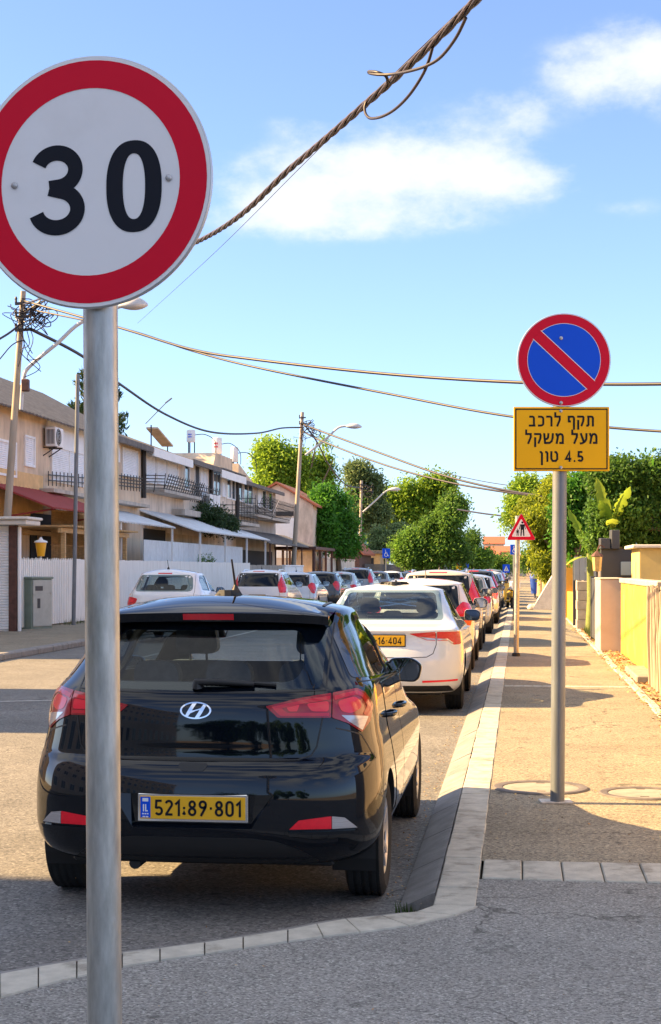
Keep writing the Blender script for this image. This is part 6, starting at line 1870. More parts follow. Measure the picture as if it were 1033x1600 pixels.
# ---------------- lamp poles
def lamp_pole(label, top, base_px, D, wt, wb, arm, head, tangle=0, white=False):
    a = AD(base_px[0], HOR, D); b = AD(top[0], top[1], D)
    s = D / F_PX
    # extend the pole line down to the pavement
    dzdpy = s
    kx = (top[0] - base_px[0]) / (top[1] - base_px[1])
    gpy = HOR + (CAM_H - SW) / s
    foot = AD(base_px[0] + kx * (gpy - base_px[1]), gpy, D)
    t = thing('lamp_pole', label, 'street lamp', (foot.x, foot.y, SW), 0, 'lamp poles along the left pavement')
    o = Vector((foot.x, foot.y, SW))
    mb = MB(); mb.tube([(0, 0, -.05), (b - o) * .5, b - o], [wb * s / 2, (wb + wt) * s / 4, wt * s / 2], 16); mb.build('pole', M['timberpole'], t, smooth=50)
    if white:
        mb = MB(); mb.tube([(0, 0, 0), (b - o) * .16], [wb * s / 2 + .012, wb * s / 2 + .008], 16); mb.build('white_band', M['whitepaint'], t, smooth=50)
    pts = [AD(p[0], p[1], D - .12) - o for p in arm]
    mb = MB(); mb.tube(spline(pts, 5), .05 if D < 60 else .065, 10); mb.build('lamp_arm', M['lamp'], t, smooth=50)
    h0, h1 = AD(head[0], head[1], D - .12) - o, AD(head[2], head[3], D - .12) - o
    mb = MB()
    l = (h1 - h0)
    n = 9
    pp = [h0 + l * k / n for k in range(n + 1)]
    rr = [.05, .10, .14, .17, .185, .19, .18, .15, .10, .03]
    mb.tube(pp, [r_ * 1.15 for r_ in rr], 14)
    mb.v = [(v[0], v[1], v[2] if v[2] > h0.z else h0.z + (v[2] - h0.z) * .55) for v in mb.v]
    mb.build('lamp_head', M['lamp'], t, smooth=60)
    if tangle:
        rr_ = random.Random(int(D))
        mb = MB()
        for k in range(tangle):
            c = b - o + Vector((rr_.uniform(.05, .6), rr_.uniform(-.3, .1), rr_.uniform(-.85, -.3))) * (1 if D < 60 else 1.5)
            q = rr_.uniform(.08, .34) * (1 if D < 60 else 1.5)
            ax1 = Vector((rr_.uniform(-1, 1), rr_.uniform(-1, 1), rr_.uniform(-.6, .6))).normalized(); ax2 = ax1.orthogonal().normalized()
            a1 = rr_.uniform(3, 6.8)
            mb.tube([c + ax1 * q * math.cos(a1 * j / 16) + ax2 * q * rr_.uniform(.85, 1.1) * math.sin(a1 * j / 16) for j in range(17)], .014 if D < 60 else .022, 5)
        for k in range(tangle // 3):
            z = (b - o) + Vector((rr_.uniform(-.2, .5), -.15, rr_.uniform(-1.6, -.2)))
            mb.tube(spline([(b - o) * .93, z, z + Vector((rr_.uniform(-.4, .4), 0, rr_.uniform(-.6, .2))), z + Vector((rr_.uniform(-.5, .6), 0, rr_.uniform(-.9, .3)))], 5), .012, 5)
        mb.build('cable_tangle', M['cable'], t)
        mb = MB()
        for k in range(3 if D < 60 else 2):
            z = (b - o) + Vector((0, -.12, -.35 - .35 * k))
            mb.beam(z + Vector((-.18, 0, 0)), z + Vector((.22, 0, .02)), .06, .07)
            mb.lathe([(.0, 0), (.035, .01), (.03, .08), (.045, .1), (.02, .16), (0, .17)], 8, Matrix.Translation(z + Vector((-.16, 0, .03))))
        mb.build('bracket', M['rail'], t)
    return t, o, b
poleA, pAo, pAt = lamp_pole('nearest leaning lamp pole with a big tangle of cables near its top', (36.5, 455), (12, 800), 40.5, 8.5, 14, [(33, 640), (37, 592), (47, 572), (90, 536), (128, 503), (190, 478)], (186, 478, 231, 476), 34)
mb = MB(); mb.bbox(-.09, .09, -.1, .1, -.16, .16, .02)
q = AD(40, 602, 40.3) - pAo
mb.v = [(v[0] + q.x, v[1] + q.y, v[2] + q.z) for v in mb.v]
mb.build('junction_box', M['brown'], poleA)
poleB, pBo, pBt = lamp_pole('second lamp pole with a white painted foot beside the round dark tree', (472.7, 644), (459, 878), 90, 5.2, 8.5, [(477, 711), (508, 687), (525, 671), (534, 666.5), (545, 666)], (540, 666.5, 566, 667.5), 14, True)
poleC, pCo, pCt = lamp_pole('third lamp pole in front of the trees, thin with a straight arm', (565, 751), (562, 879), 128, 4.2, 5.0, [(567, 800), (585, 784), (601, 769), (610, 765)], (606, 765.5, 626, 764.5), 7)
poleD, pDo, pDt = lamp_pole('fourth lamp pole farthest along the left, curved arm over the street', (636, 778), (634, 878), 172, 3.2, 4.0, [(638, 818), (650, 803), (660, 793), (668, 789)], (666, 789, 683, 789), 0)

# ---------------- overhead cables
def cable(label, pts, r, m_='cable', twist=0, name='overhead_cable', n=10):
    P = spline(pts, n)
    c = P[len(P) // 2]
    t = thing(name, label, 'cable', (c.x, c.y, c.z), 0, 'overhead cables')
    mb = MB()
    if twist:
        ln = [0]
        for i in range(1, len(P)): ln.append(ln[-1] + (P[i] - P[i - 1]).length)
        for s in range(twist):
            Q = []
            for i, p in enumerate(P):
                tt = (P[min(i + 1, len(P) - 1)] - P[max(i - 1, 0)]).normalized()
                u = tt.cross(Vector((0, 0, 1))).normalized(); w = u.cross(tt)
                a = ln[i] * 7.0 + s * 6.2832 / twist
                Q.append(p - c + (u * math.cos(a) + w * math.sin(a)) * r * 1.05)
            mb.tube(Q, r * .72, 6, mi=s % 2)
        mb.build('strand', [M['cable'], M['cablegrey']], t, smooth=60)
    else:
        mb.tube([p - c for p in P], r, 7); mb.build('wire', M[m_], t, smooth=60)
    return t, c
near = [pAt + Vector((0, 0, -.35)), AD(140, 441, 25), AD(316, 374, 15.2), AD(460, 258, 12.0), AD(580, 155, 10.2), AD(665, 78, 9.2), AD(748, -4, 8.4), AD(900, -160, 7.0), AD(1250, -560, 5.2)]
tw, twc = cable('thick twisted cable bundle with hanging loops crossing the sky overhead', near, .0145, twist=4, n=60)
mb = MB()
lo = [AD(728, 28, 8.62), AD(712, 60, 8.8), AD(690, 88, 9.0), AD(668, 102, 9.15), AD(640, 111, 9.35), AD(612, 116, 9.6), AD(590, 116.5, 9.7), AD(578, 114.5, 9.8), AD(577, 111.8, 9.8), AD(590, 113, 9.7), AD(603, 119, 9.7), AD(606, 130, 9.75)]
mb.tube(spline([p - twc for p in lo], 6), .010, 7)
lo = [AD(676, 74, 9.1), AD(670, 95, 9.15), AD(660, 118, 9.25), AD(640, 148, 9.45), AD(618, 170, 9.7), AD(597, 182, 9.9), AD(580, 185, 10.1), AD(572, 179, 10.2), AD(570, 168, 10.25), AD(573, 158, 10.25)]
mb.tube(spline([p - twc for p in lo], 6), .010, 7)
mb.build('hanging_loop', M['cable'], tw, smooth=60)
cable('hair-thin wire running beside the thick twisted cable', [AD(215, 505, 34), AD(330, 400, 20), AD(466, 265, 14), AD(573, 158, 11), AD(640, 92, 10), AD(735, 2, 9), AD(900, -150, 7.6)], .0032)
cable('upper of two long cables sagging from the left pole to the right sign', [pAt + Vector((0, 0, -.25)), AD(190, 513, 37), AD(300, 546, 34), AD(400, 562, 32), AD(600, 584, 29.5), AD(812, 597.5, 27), AD(1033, 600, 25), AD(1300, 590, 23)], .030, n=16)
cable('lower of two long cables passing behind the yellow plate', [pAt + Vector((0, 0, -.45)), AD(190, 513, 37.2), AD(300, 548, 34.5), AD(400, 574, 32.5), AD(600, 614, 30), AD(800, 651, 27.5), AD(1033, 674, 25.5), AD(1300, 680, 23)], .024, n=16)
cable('cable sagging between the nearest and second lamp poles', [pAt + Vector((.2, 0, -1.0)), AD(128, 556, 44), AD(190, 602, 52), AD(260, 648, 60), AD(330, 675, 68), AD(400, 677, 78), AD(440, 669, 85), pBt + Vector((0, 0, -.9))], .045, n=12)
cable('upper cable from the second lamp pole towards the right trees', [pBt + Vector((0, 0, -.7)), AD(505, 675, 88), AD(600, 710, 84), AD(690, 742, 80), AD(770, 762, 76), AD(840, 774, 72), AD(900, 780, 70)], .055, n=10)
cable('lower cable from the second lamp pole towards the right trees', [pBt + Vector((0, 0, -1.1)), AD(505, 690, 88), AD(600, 726, 84), AD(690, 751, 80), AD(770, 766, 76), AD(840, 775, 72), AD(900, 781, 70)], .05, n=10)
cable('cable from the second to the third lamp pole', [pBt + Vector((0, 0, -.6)), AD(495, 690, 98), AD(515, 728, 108), AD(540, 757, 118), pCt + Vector((0, 0, -.6))], .05, n=8)
cable('short far cable between the left and right trees', [AD(715, 796, 120), AD(760, 803, 112), AD(830, 811, 100)], .06, n=8)
cable('faint thin cable high between the far trees', [AD(690, 738, 120), AD(760, 753, 112), AD(840, 764, 104), AD(900, 770, 98)], .03, n=8)
cable('cable leaving the nearest pole to the left', [pAt + Vector((0, 0, -.8)), AD(12, 522, 39.5), AD(-30, 545, 38), AD(-120, 590, 36)], .03, n=8)
cable('thin service wire leaving the nearest pole low to the left', [pAt + Vector((0, 0, -1.3)), AD(18, 540, 39.8), AD(-20, 580, 38.5), AD(-120, 650, 36)], .016, n=8)

# ---------------- the houses that stand left of the picture and throw their shadows over the street
def block(label, x0, x1, y0, y1, h, wm, name='apartment_block'):
    t = thing(name, label, 'building', ((x0 + x1) / 2, (y0 + y1) / 2, SW))
    a, b = (x1 - x0) / 2, (y1 - y0) / 2
    mb = MB(); mb.box(-a, a, -b, b, -.05, h); mb.build('wall', wm, t)
    mb = MB(); mb.box(-a - .12, a + .12, -b - .0, b + .0, h + .003, h + .30); mb.build('parapet', M['whitepaint'], t)
    for fl in range(int(h // 2.9)):
        for k in range(max(1, int(2 * b / 3))):
            yy = -b + (k + .5) * 2 * b / max(1, int(2 * b / 3))
            f = MB(); z0 = .9 + fl * 2.9
            f.box(a - .04, a + .03, yy - .75, yy + .75, z0, z0 + 1.35); fo = f.build('window', M['whitepaint'], t)
            p = MB(); p.box(a + .031, a + .036, yy - .68, yy - .03, z0 + .07, z0 + 1.28); p.box(a + .031, a + .036, yy + .03, yy + .68, z0 + .07, z0 + 1.28); p.build('pane', M['winglass'], fo)
    return t
block('three-storey sand-coloured apartment block beside the near end of the street', -27, -14.2, -46, 7.3, 12.1, M['tan2'])
block('two-storey house standing left of the picture near the corner', -24, FX, 14.7, 20.2, 6.4, M['tan'])
block('two-storey house with a flat roof just before the terrace', -24, FX, 27.2, 32.9, 6.6, M['tan2'])
# ------------------------------------------------------------------ trees
LM = {
 'ficus': leafmat('glossy dark leaf', (0.02, 0.06, 0.012), (0.13, 0.29, 0.045), .35),
 'round': leafmat('fresh green leaf', (0.02, 0.085, 0.012), (0.10, 0.34, 0.03), .4),
 'euc': leafmat('yellow green leaf', (0.06, 0.14, 0.015), (0.32, 0.50, 0.05), .5),
 'grey': leafmat('grey green leaf', (0.06, 0.10, 0.045), (0.22, 0.32, 0.12), .35),
 'olive': leafmat('golden olive leaf', (0.06, 0.11, 0.012), (0.34, 0.42, 0.03), .5),
 'mixed': leafmat('mixed green leaf', (0.025, 0.06, 0.015), (0.17, 0.36, 0.045), .4),
 'pine': leafmat('dark conifer needle', (0.012, 0.035, 0.012), (0.05, 0.10, 0.025), .15),
 'banana': leafmat('banana leaf', (0.10, 0.22, 0.02), (0.32, 0.42, 0.05), .45),
}
M['bark'] = mat('tree bark', (0.15, 0.11, 0.075), 0.95, var=0.3, scale=10, bump=0.8, bscale=20, streak=(1, 1, .3))
def leaves_obj(name, centres, crad, nper, size, m_, parent, seed, aspect=.45, droop=0.0, tvar=.5, hue=None):
    rg = np.random.default_rng(seed)
    nc = len(centres)
    n = nc * nper
    c = np.repeat(np.asarray(centres), nper, 0)
    d = rg.normal(size=(n, 3)); d /= np.linalg.norm(d, axis=1)[:, None]
    p = c + d * (rg.random((n, 1)) ** .45) * np.repeat(np.asarray(crad).reshape(-1, 1), nper, 0)
    u = rg.normal(size=(n, 3)) + d * .9; u[:, 2] -= droop; u /= np.linalg.norm(u, axis=1)[:, None]
    w = rg.normal(size=(n, 3)); w[:, 2] *= .5; w -= u * (w * u).sum(1)[:, None]; w /= np.linalg.norm(w, axis=1)[:, None]
    s = size * (.65 + .7 * rg.random((n, 1)))
    a = p - u * s * .5; b = p + w * s * aspect * .5 - u * s * .05; e = p + u * s * .5; f = p - w * s * aspect * .5 - u * s * .05
    v = np.stack([a, b, e, f], 1).reshape(-1, 3)
    me = bpy.data.meshes.new(name)
    me.vertices.add(4 * n); me.vertices.foreach_set('co', v.ravel().astype(np.float32))
    me.loops.add(4 * n); me.loops.foreach_set('vertex_index', np.arange(4 * n, dtype=np.int32))
    me.polygons.add(n); me.polygons.foreach_set('loop_start', np.arange(0, 4 * n, 4, dtype=np.int32)); me.polygons.foreach_set('loop_total', np.full(n, 4, np.int32))
    ct = rg.random(nc)
    if hue is not None: ct = .45 * ct + .55 * hue
    t = np.clip(np.repeat(ct, nper) * tvar + rg.random(n) * (1 - tvar) , 0, 1) ** 1.2
    at = me.attributes.new('tint', 'FLOAT', 'FACE'); at.data.foreach_set('value', t.astype(np.float32))
    me.materials.append(m_)
    me.update(); me.validate()
    o = bpy.data.objects.new(name, me); COL.objects.link(o); o.parent = parent
    return o
def tree(name, label, base, blobs, n_cl, nper, leaf, mk, seed, group=None, trunk_r=.18, crad=.45, gap=.35, cat='tree', droop=.2, aspect=.45, limbs=True):
    """blobs: (x, y, z, rx, ry, rz) relative to base"""
    rg = np.random.default_rng(seed)
    t = thing(name, label, cat, base, 0, group)
    base_blobs = blobs
    blobs = []
    for bb in base_blobs:   # break each mass into lumps of uneven size
        for q in range(6):
            dd = rg.normal(size=3); dd /= np.linalg.norm(dd); f = rg.uniform(.35, .80); k = rg.uniform(.28, .62)
            blobs.append((bb[0] + dd[0] * bb[3] * f, bb[1] + dd[1] * bb[4] * f, bb[2] + dd[2] * bb[5] * f, bb[3] * k, bb[4] * k, bb[5] * k))
    vol = np.array([b[3] * b[4] * b[5] for b in blobs]) ** .67
    pick = rg.choice(len(blobs), n_cl * 4, p=vol / vol.sum())
    B = np.array(blobs)[pick]
    d = rg.normal(size=(len(B), 3)); d /= np.linalg.norm(d, axis=1)[:, None]
    rr = .30 + .70 * rg.random((len(B), 1)) ** .45 + .22 * np.abs(rg.normal(size=(len(B), 1))) * (rg.random((len(B), 1)) < .3)
    P = B[:, :3] + d * rr * B[:, 3:6]
    # ragged outline and see-through gaps: reject by a lumpy field
    ph = rg.random((6, 3)) * 6.28; fr = rg.normal(size=(6, 3)) * (3.0 / max(.6, np.mean([b[3] for b in base_blobs])))
    fld = np.sin(P @ fr.T + ph[:, 0]).sum(1)
    keep = fld > np.quantile(fld, min(.68, gap + .30))
    P = P[keep][:int(n_cl * .55)]
    f2 = rg.normal(size=(5, 3)) * (1.3 / max(.6, np.mean([b[3] for b in base_blobs])))
    hue = np.sin(P @ f2.T + ph[:5, 1]).sum(1); hue = (hue - hue.min()) / (np.ptp(hue) + 1e-6)
    cr_ = crad * (.45 + 1.15 * rg.random(len(P)) ** 1.5)
    leaves_obj('crown', P, cr_, int(nper * 1.7), leaf, LM[mk], t, seed + 1, aspect, droop, hue=hue)
    if limbs:
        mb = MB()
        zc = min(b[2] for b in base_blobs)
        top = np.mean(np.array(base_blobs)[:, :3], 0)
        r_ = random.Random(seed)
        pts = [(0, 0, -.1), (r_.uniform(-.1, .1), r_.uniform(-.1, .1), zc * .5), (top[0] * .4, top[1] * .4, zc), (top[0], top[1], top[2])]
        mb.tube(spline(pts, 4), [trunk_r * (1.25 - .95 * i / 12) for i in range(13)], 10)
        for b in base_blobs[:9]:
            s = Vector((top[0] * .4, top[1] * .4, zc * r_.uniform(.8, 1.0)))
            e = Vector(b[:3]); mid = (s + e) / 2 + Vector((r_.uniform(-.3, .3), r_.uniform(-.3, .3), r_.uniform(-.1, .3)))
            mb.tube(spline([s, mid, e], 4), [trunk_r * (.5 - .4 * i / 8) for i in range(9)], 6)
        mb.build('trunk', M['bark'], t, smooth=60)
    return t
def pb(D, base, *bl):
    """blobs given in photo terms at depth D: (px, py, half width px, half height px, depth m)"""
    s = D / F_PX
    out_ = []
    for (px, py, wx_, hz, dd) in bl:
        c = AD(px, py, D + dd)
        out_.append((c.x - base[0], c.y - base[1], c.z - base[2], wx_ * s, max(wx_ * s * .8, .5), hz * s))
    return out_
def base_at(px, D):
    b = AD(px, HOR, D); return (b.x, b.y, SW)
GT = 'trees at the end of the street'
b = base_at(530, 108)
tree('street_tree', 'round dense dark green tree right of the second lamp pole', b, pb(108, b, (515, 790, 30, 25, 0), (498, 815, 28, 30, -1), (530, 822, 30, 28, 0), (515, 838, 34, 24, -1), (486, 840, 16, 18, 0), (545, 850, 16, 16, 0), (510, 772, 16, 14, 0), (540, 795, 14, 20, 1)), 2250, 27, 0.260, 'round', 11, GT, .2, .75, .12)
b = base_at(470, 150)
tree('tall_tree', 'tall yellow-green tree rising behind the terrace and second lamp pole', b, pb(150, b, (470, 715, 40, 30, 0), (425, 735, 30, 32, 0), (505, 745, 28, 30, 2), (455, 760, 55, 35, 0), (520, 720, 14, 22, 0), (405, 745, 14, 22, 0), (480, 800, 40, 40, 0), (495, 690, 16, 14, 0)), 2850, 25, 0.384, 'euc', 12, GT, .45, 1.2, .3)
b = base_at(566, 160)
tree('eucalyptus_tree', 'slim grey-green tree with a ragged crown behind the third lamp pole', b, pb(160, b, (565, 745, 22, 26, 0), (550, 735, 12, 14, 0), (582, 750, 12, 22, 0), (566, 785, 26, 26, 0), (560, 815, 22, 24, 0), (590, 795, 14, 20, 0)), 1350, 23, 0.372, 'grey', 13, GT, .3, 1.0, .42)
b = base_at(655, 165)
tree('spreading_tree', 'large tree mass, yellow-green on its left, towering over the fourth lamp pole', b, pb(165, b, (640, 775, 34, 28, 0), (610, 795, 22, 24, -1), (680, 765, 26, 26, 0), (700, 790, 22, 30, 0), (650, 815, 44, 34, 0), (600, 830, 22, 26, 0), (630, 850, 30, 30, 0)), 3300, 25, 0.409, 'euc', 14, GT, .5, 1.2, .25)
b = base_at(690, 140)
tree('dark_tree', 'dark green bushy tree low on the right of the big left tree mass', b, pb(140, b, (690, 830, 32, 36, 0), (660, 845, 32, 32, 0), (705, 800, 20, 24, 0), (700, 860, 26, 26, 0), (640, 865, 24, 20, 0), (675, 870, 36, 18, 0)), 2850, 25, 0.310, 'mixed', 15, GT, .3, .95, .12)
b = base_at(600, 150)
tree('olive_bush', 'pale grey-green bush under the big left tree mass, above the shop', b, pb(150, b, (600, 845, 22, 18, 0), (620, 840, 18, 16, 0), (590, 860, 16, 12, 0)), 675, 23, 0.279, 'grey', 16, GT, .2, .8, .2)
b = base_at(742, 215)
tree('far_tree', 'hazy mid green tree in the gap at the far end of the street', b, pb(215, b, (742, 862, 22, 22, 0), (730, 870, 16, 18, 0), (755, 868, 14, 18, 0), (738, 845, 8, 12, 0), (748, 880, 22, 10, 0)), 1125, 23, 0.384, 'mixed', 17, GT, .3, 1.1, .25)
b = base_at(775, 260)
tree('far_tree', 'tiny round green tree before the red-roofed houses far off', b, pb(260, b, (778, 880, 12, 9, 0), (790, 876, 9, 8, 0)), 300, 20, 0.372, 'mixed', 18, GT, .2, .9, .2)
b = base_at(905, 60); b = (AD(868, HOR, 66).x + 1.5, AD(868, HOR, 66).y, SW)
tree('olive_tree', 'golden-green tree leaning over the right pavement behind the triangular sign', b, pb(66, b, (850, 800, 34, 26, 0), (835, 815, 22, 26, -1), (870, 770, 26, 24, 0), (865, 830, 34, 30, 0), (845, 855, 26, 28, 0), (880, 860, 26, 30, 0), (858, 885, 22, 18, -1), (895, 800, 20, 40, 1), (815, 812, 12, 10, 0)), 2550, 27, 0.149, 'olive', 19, 'trees behind the right walls', .16, .42, .22)
b = (AD(840, HOR, 105).x + 2.5, AD(840, HOR, 105).y, SW)
tree('feathery_tree', 'pale feathery tree standing taller behind the golden-green one', b, pb(105, b, (830, 760, 26, 22, 0), (815, 780, 22, 26, 0), (850, 770, 24, 20, 0), (868, 750, 20, 20, 0), (840, 800, 40, 30, 0), (805, 800, 14, 20, 0)), 1650, 25, 0.248, 'euc', 20, 'trees behind the right walls', .25, .8, .38)
b = (4.6, 38.5, SW)
tree('ficus_tree', 'dense glossy dark green tree filling the right edge above the garden shed', b, pb(38, b, (1000, 780, 60, 45, 0), (950, 800, 40, 50, 0), (1040, 760, 40, 40, 0), (965, 745, 36, 28, 0), (1010, 735, 30, 18, 0), (935, 845, 30, 34, 0), (990, 835, 44, 30, 0), (1060, 820, 44, 50, 0), (1100, 770, 50, 60, 0), (1130, 830, 50, 60, 0)), 5400, 27, 0.102, 'ficus', 21, 'trees behind the right walls', .18, .30, .16, aspect=.5)
b = (AD(900, HOR, 44).x, AD(900, HOR, 44).y, SW)
tree('garden_bush', 'bright green leafy bush squeezed behind the grey sign post', b, pb(44, b, (885, 790, 14, 40, 0), (905, 810, 20, 40, 0), (892, 850, 20, 26, 0), (915, 760, 16, 20, 0)), 1050, 25, 0.124, 'round', 22, 'trees behind the right walls', .08, .34, .15)
b = (AX(330, 795, -14.3).x, AX(330, 795, -14.3).y, 3.3)
tree('balcony_plant', 'dark leafy climber spilling over the porch roof beside the air conditioners', b, [(0, 0, .9, .7, 1.6, .8), (.3, 1.2, .6, .7, 1.3, .6), (.2, -1.0, .7, .6, 1.0, .5), (.5, 2.2, .4, .5, 1.0, .4)], 630, 23, 0.136, 'pine', 23, None, .06, .35, .1, cat='plant')
b = (-13.05, AX(331, 868, -13.05).y, SW)
tree('fence_bush', 'small round bush peeping over the white board fence', b, [(-.6, 0, 1.9, .6, 1.5, .42), (-.6, 1.3, 1.8, .5, .9, .35), (-.6, -1.1, 1.8, .5, .8, .3)], 450, 23, 0.074, 'mixed', 24, None, .05, .25, .1, cat='plant', limbs=False)
# conifer behind the first terrace house: whorls of upturned branches
a = AD(150, HOR, 78)
t = thing('norfolk_pine', 'dark tufted conifer rising behind the roof of the nearest terrace house', 'tree', (a.x, a.y, SW))
cs = []; cr = []
rp = random.Random(5)
zt = CAM_H + (HOR - 588) * 78 / F_PX
mb = MB(); mb.tube([(0, 0, 0), (0, 0, zt - .2)], [.28, .05], 10)
z = 5.0
while z < zt:
    L_ = .7 + .85 * min(1, (zt - z) / 3.2)
    for k in range(7):
        an = rp.uniform(0, 6.28)
        e = Vector((math.cos(an) * L_, math.sin(an) * L_, z + .35 * L_))
        mb.tube(spline([(0, 0, z), e * .5 + Vector((0, 0, z * .5 - .05)), e], 3), [.06, .05, .04, .03, .025, .02, .015], 5)
        for q in range(5):
            f = .45 + .55 * q / 4
            cs.append((e.x * f, e.y * f, z + (e.z - z) * f * f + .08)); cr.append(.30)
    z += .62
mb.build('trunk', M['bark'], t, smooth=60)
leaves_obj('crown', cs, cr, 26, .34, LM['pine'], t, 31, .22, -.8)
# banana plants with long torn leaves
def banana(label, base, lvs, seed):
    t = thing('banana_plant', label, 'plant', base, 0, 'banana plants behind the right walls')
    r_ = random.Random(seed)
    mb = MB()
    mb.tube([(0, 0, 0), (0.05, 0, 1.2), (0, 0, 2.3)], [.13, .11, .07], 10); mb.build('trunk', mat('green banana stem', (0.16, 0.20, 0.05), .7, var=.3, scale=6), t, smooth=60)
    mb = MB(); tints = []
    for (az_, el_, ln, wd, bend) in lvs:
        a_ = R(az_); dirv_ = Vector((math.cos(a_), math.sin(a_), 0)); sd = Vector((-math.sin(a_), math.cos(a_), 0))
        n = 26; p = Vector((0, 0, 2.2)); ang = R(el_); st_ = ln / n
        rows = []
        for k in range(n + 1):
            f = k / n
            wv = wd * (math.sin(math.pi * min(1, max(0, (f - .12) / .88))) ** .6) if f > .12 else .02
            tdir = dirv_ * math.cos(ang) + Vector((0, 0, math.sin(ang)))
            up_ = sd.cross(tdir)
            j1, j2 = (r_.uniform(.9, 1.0) if r_.random() < .7 else r_.uniform(.45, .7)), (r_.uniform(.9, 1.0) if r_.random() < .7 else r_.uniform(.45, .7))
            rows.append((p + sd * wv * j1 + up_ * wv * .25, p - up_ * .0, p - sd * wv * j2 + up_ * wv * .25))
            p = p + tdir * st_; ang -= R(bend) / n
        vs = [q for r3 in rows for q in r3]
        fs = []
        for k in range(n):
            fs += [(3 * k, 3 * k + 1, 3 * k + 4, 3 * k + 3), (3 * k + 1, 3 * k + 2, 3 * k + 5, 3 * k + 4)]
        tv = r_.uniform(.1, 1); tints += [tv] * len(fs)
        mb.add(vs, fs)
    o = mb.build('leaves', LM['banana'], t, smooth=180)
    at = o.data.attributes.new('tint', 'FLOAT', 'FACE'); at.data.foreach_set('value', tints)
    return t
c = AD(921, HOR, 38.6)
banana('banana plant with one broad leaf drooping beside the grey post', (c.x, c.y, -.25), [(228, 66, 1.45, .17, 20), (200, 15, .75, .12, 70), (-80, 25, .8, .12, 90), (40, 60, 1.0, .15, 60)], 3)
c = AD(955, HOR, 37.6)
banana('banana plant with short upright pale leaves beside the yellow plate corner', (c.x, c.y, .35), [(235, 75, 1.5, .19, 25), (60, 78, 1.6, .20, 35), (-60, 72, 1.4, .19, 40), (10, 60, 1.3, .18, 60), (-120, 72, 1.0, .17, 40), (-90, 50, .9, .16, 60)], 4)

# ------------------------------------------------------------------ right-hand walls and things along the pavement
M['yellowwall'] = mat('yellow painted wall', (0.64, 0.35, 0.05), 0.85, var=0.15, scale=2.5, bump=0.25, bscale=35, dirt=0.85, dirtcol=(0.40, 0.27, 0.12), dscale=2.4)
M['pillar'] = mat('beige rendered pillar', (0.50, 0.42, 0.34), 0.85, var=0.08, scale=3, bump=0.2, bscale=50, dirt=0.2, dirtcol=(0.35, 0.28, 0.2))
M['gategrey'] = mat('dark grey gate metal', (0.055, 0.062, 0.075), 0.5, var=0.1)
M['reed'] = mat('weathered reed', (0.36, 0.29, 0.22), 0.9, var=0.35, scale=14, streak=(1, 1, .08), dirt=0.5, dirtcol=(0.16, 0.12, 0.09), dscale=4)
M['blockwork'] = mat('concrete block', (0.40, 0.37, 0.33), 0.95, var=0.2, scale=5, bump=0.5, bscale=50)
def wallbox(name, label, cat, x0, x1, y0, y1, h, m_, cap=None, capm=None, part='panel', capov=.03):
    t = thing(name, label, cat, ((x0 + x1) / 2, (y0 + y1) / 2, SW))
    a, b = (x1 - x0) / 2, (y1 - y0) / 2
    mb = MB(); mb.bbox(-a, a, -b, b, -.05, h, .008); mb.build(part, m_, t)
    if cap:
        mb = MB(); mb.bbox(-a - capov, a + capov, -b - capov, b + capov, h + .002, h + cap, .012); mb.build('coping', capm or m_, t)
    return t
p0 = G(938, 1018, SW)
wallbox('gate_pillar', 'beige rendered gate pillar standing forward of the yellow wall', 'pillar', p0.x, p0.x + .42, p0.y, p0.y + 2.0, 1.36, M['pillar'], .03, part='shaft', capov=.015)
wallbox('yellow_wall', 'yellow painted garden wall with stained plaster beside the reed fence', 'wall', 1.90, 2.08, 21.35, 29.1, 1.30, M['yellowwall'], .09, M['pillar'])
t = thing('concrete_step', 'low pale concrete slab at the foot of the yellow wall', 'step', (1.74, 22.3, SW)); mb = MB(); mb.bbox(-.14, .15, -1.0, 1.3, 0, .10, .015); mb.build('slab', M['conc'], t)
# reed fence: bundles of canes
t = thing('reed_fence', 'weathered brown reed fence at the right edge of the picture', 'fence', (1.80, 17.2, SW))
mb = MB(); rr_ = random.Random(9)
y = -4.2
while y < 4.0:
    r0 = rr_.uniform(.012, .024)
    x = rr_.uniform(-.045, .045)
    h = 1.30 + rr_.uniform(-.06, .05)
    mb.tube([(x, y, 0), (x + rr_.uniform(-.03, .03), y + rr_.uniform(-.04, .04), h * .5), (x + rr_.uniform(-.03, .03), y + rr_.uniform(-.04, .04), h)], [r0, r0 * .95, r0 * .8], 6)
    y += r0 * 1.15
mb.build('canes', M['reed'], t)
for zz in (.35, 1.05):
    mb = MB(); mb.beam((.07, -4.2, zz), (.07, 4.0, zz), .03); mb.build('rail', M['reed'], t)
# further walls
p1 = G(907, 983, SW)
t = thing('block_pillar', 'rough grey block pillar beyond the dark gate', 'pillar', (p1.x + .1, p1.y, SW))
mb = MB()
for k in range(5): mb.bbox(-.2 + (k % 2) * .012, .2 + (k % 2) * .012, -.2, .6, k * .25 + .004, k * .25 + .246, .01)
mb.build('blocks', M['blockwork'], t)
t = thing('metal_gate', 'dark grey sheet gate edge between the beige pillar and the block pillar', 'gate', (p0.x + .10, p0.y + 3.6, SW))
mb = MB(); mb.bbox(-.03, .03, -1.4, 1.4, .06, 1.36, .008); mb.build('leaf', M['gategrey'], t)
for yy in (-1.5, 1.42):
    mb = MB(); mb.bbox(-.05, .05, yy, yy + .08, 0, 1.4, .008); mb.build('gate_post', M['gategrey'], t)
c = AD(968, HOR, 34)
t = thing('grey_screen', 'tall dark grey metal screen with a pale panel behind the beige pillar', 'screen', (c.x, c.y, SW), YAW)
mb = MB(); mb.bbox(-.42, .46, -.03, .03, .3, 2.0, .01); mb.build('sheet', M['gategrey'], t)
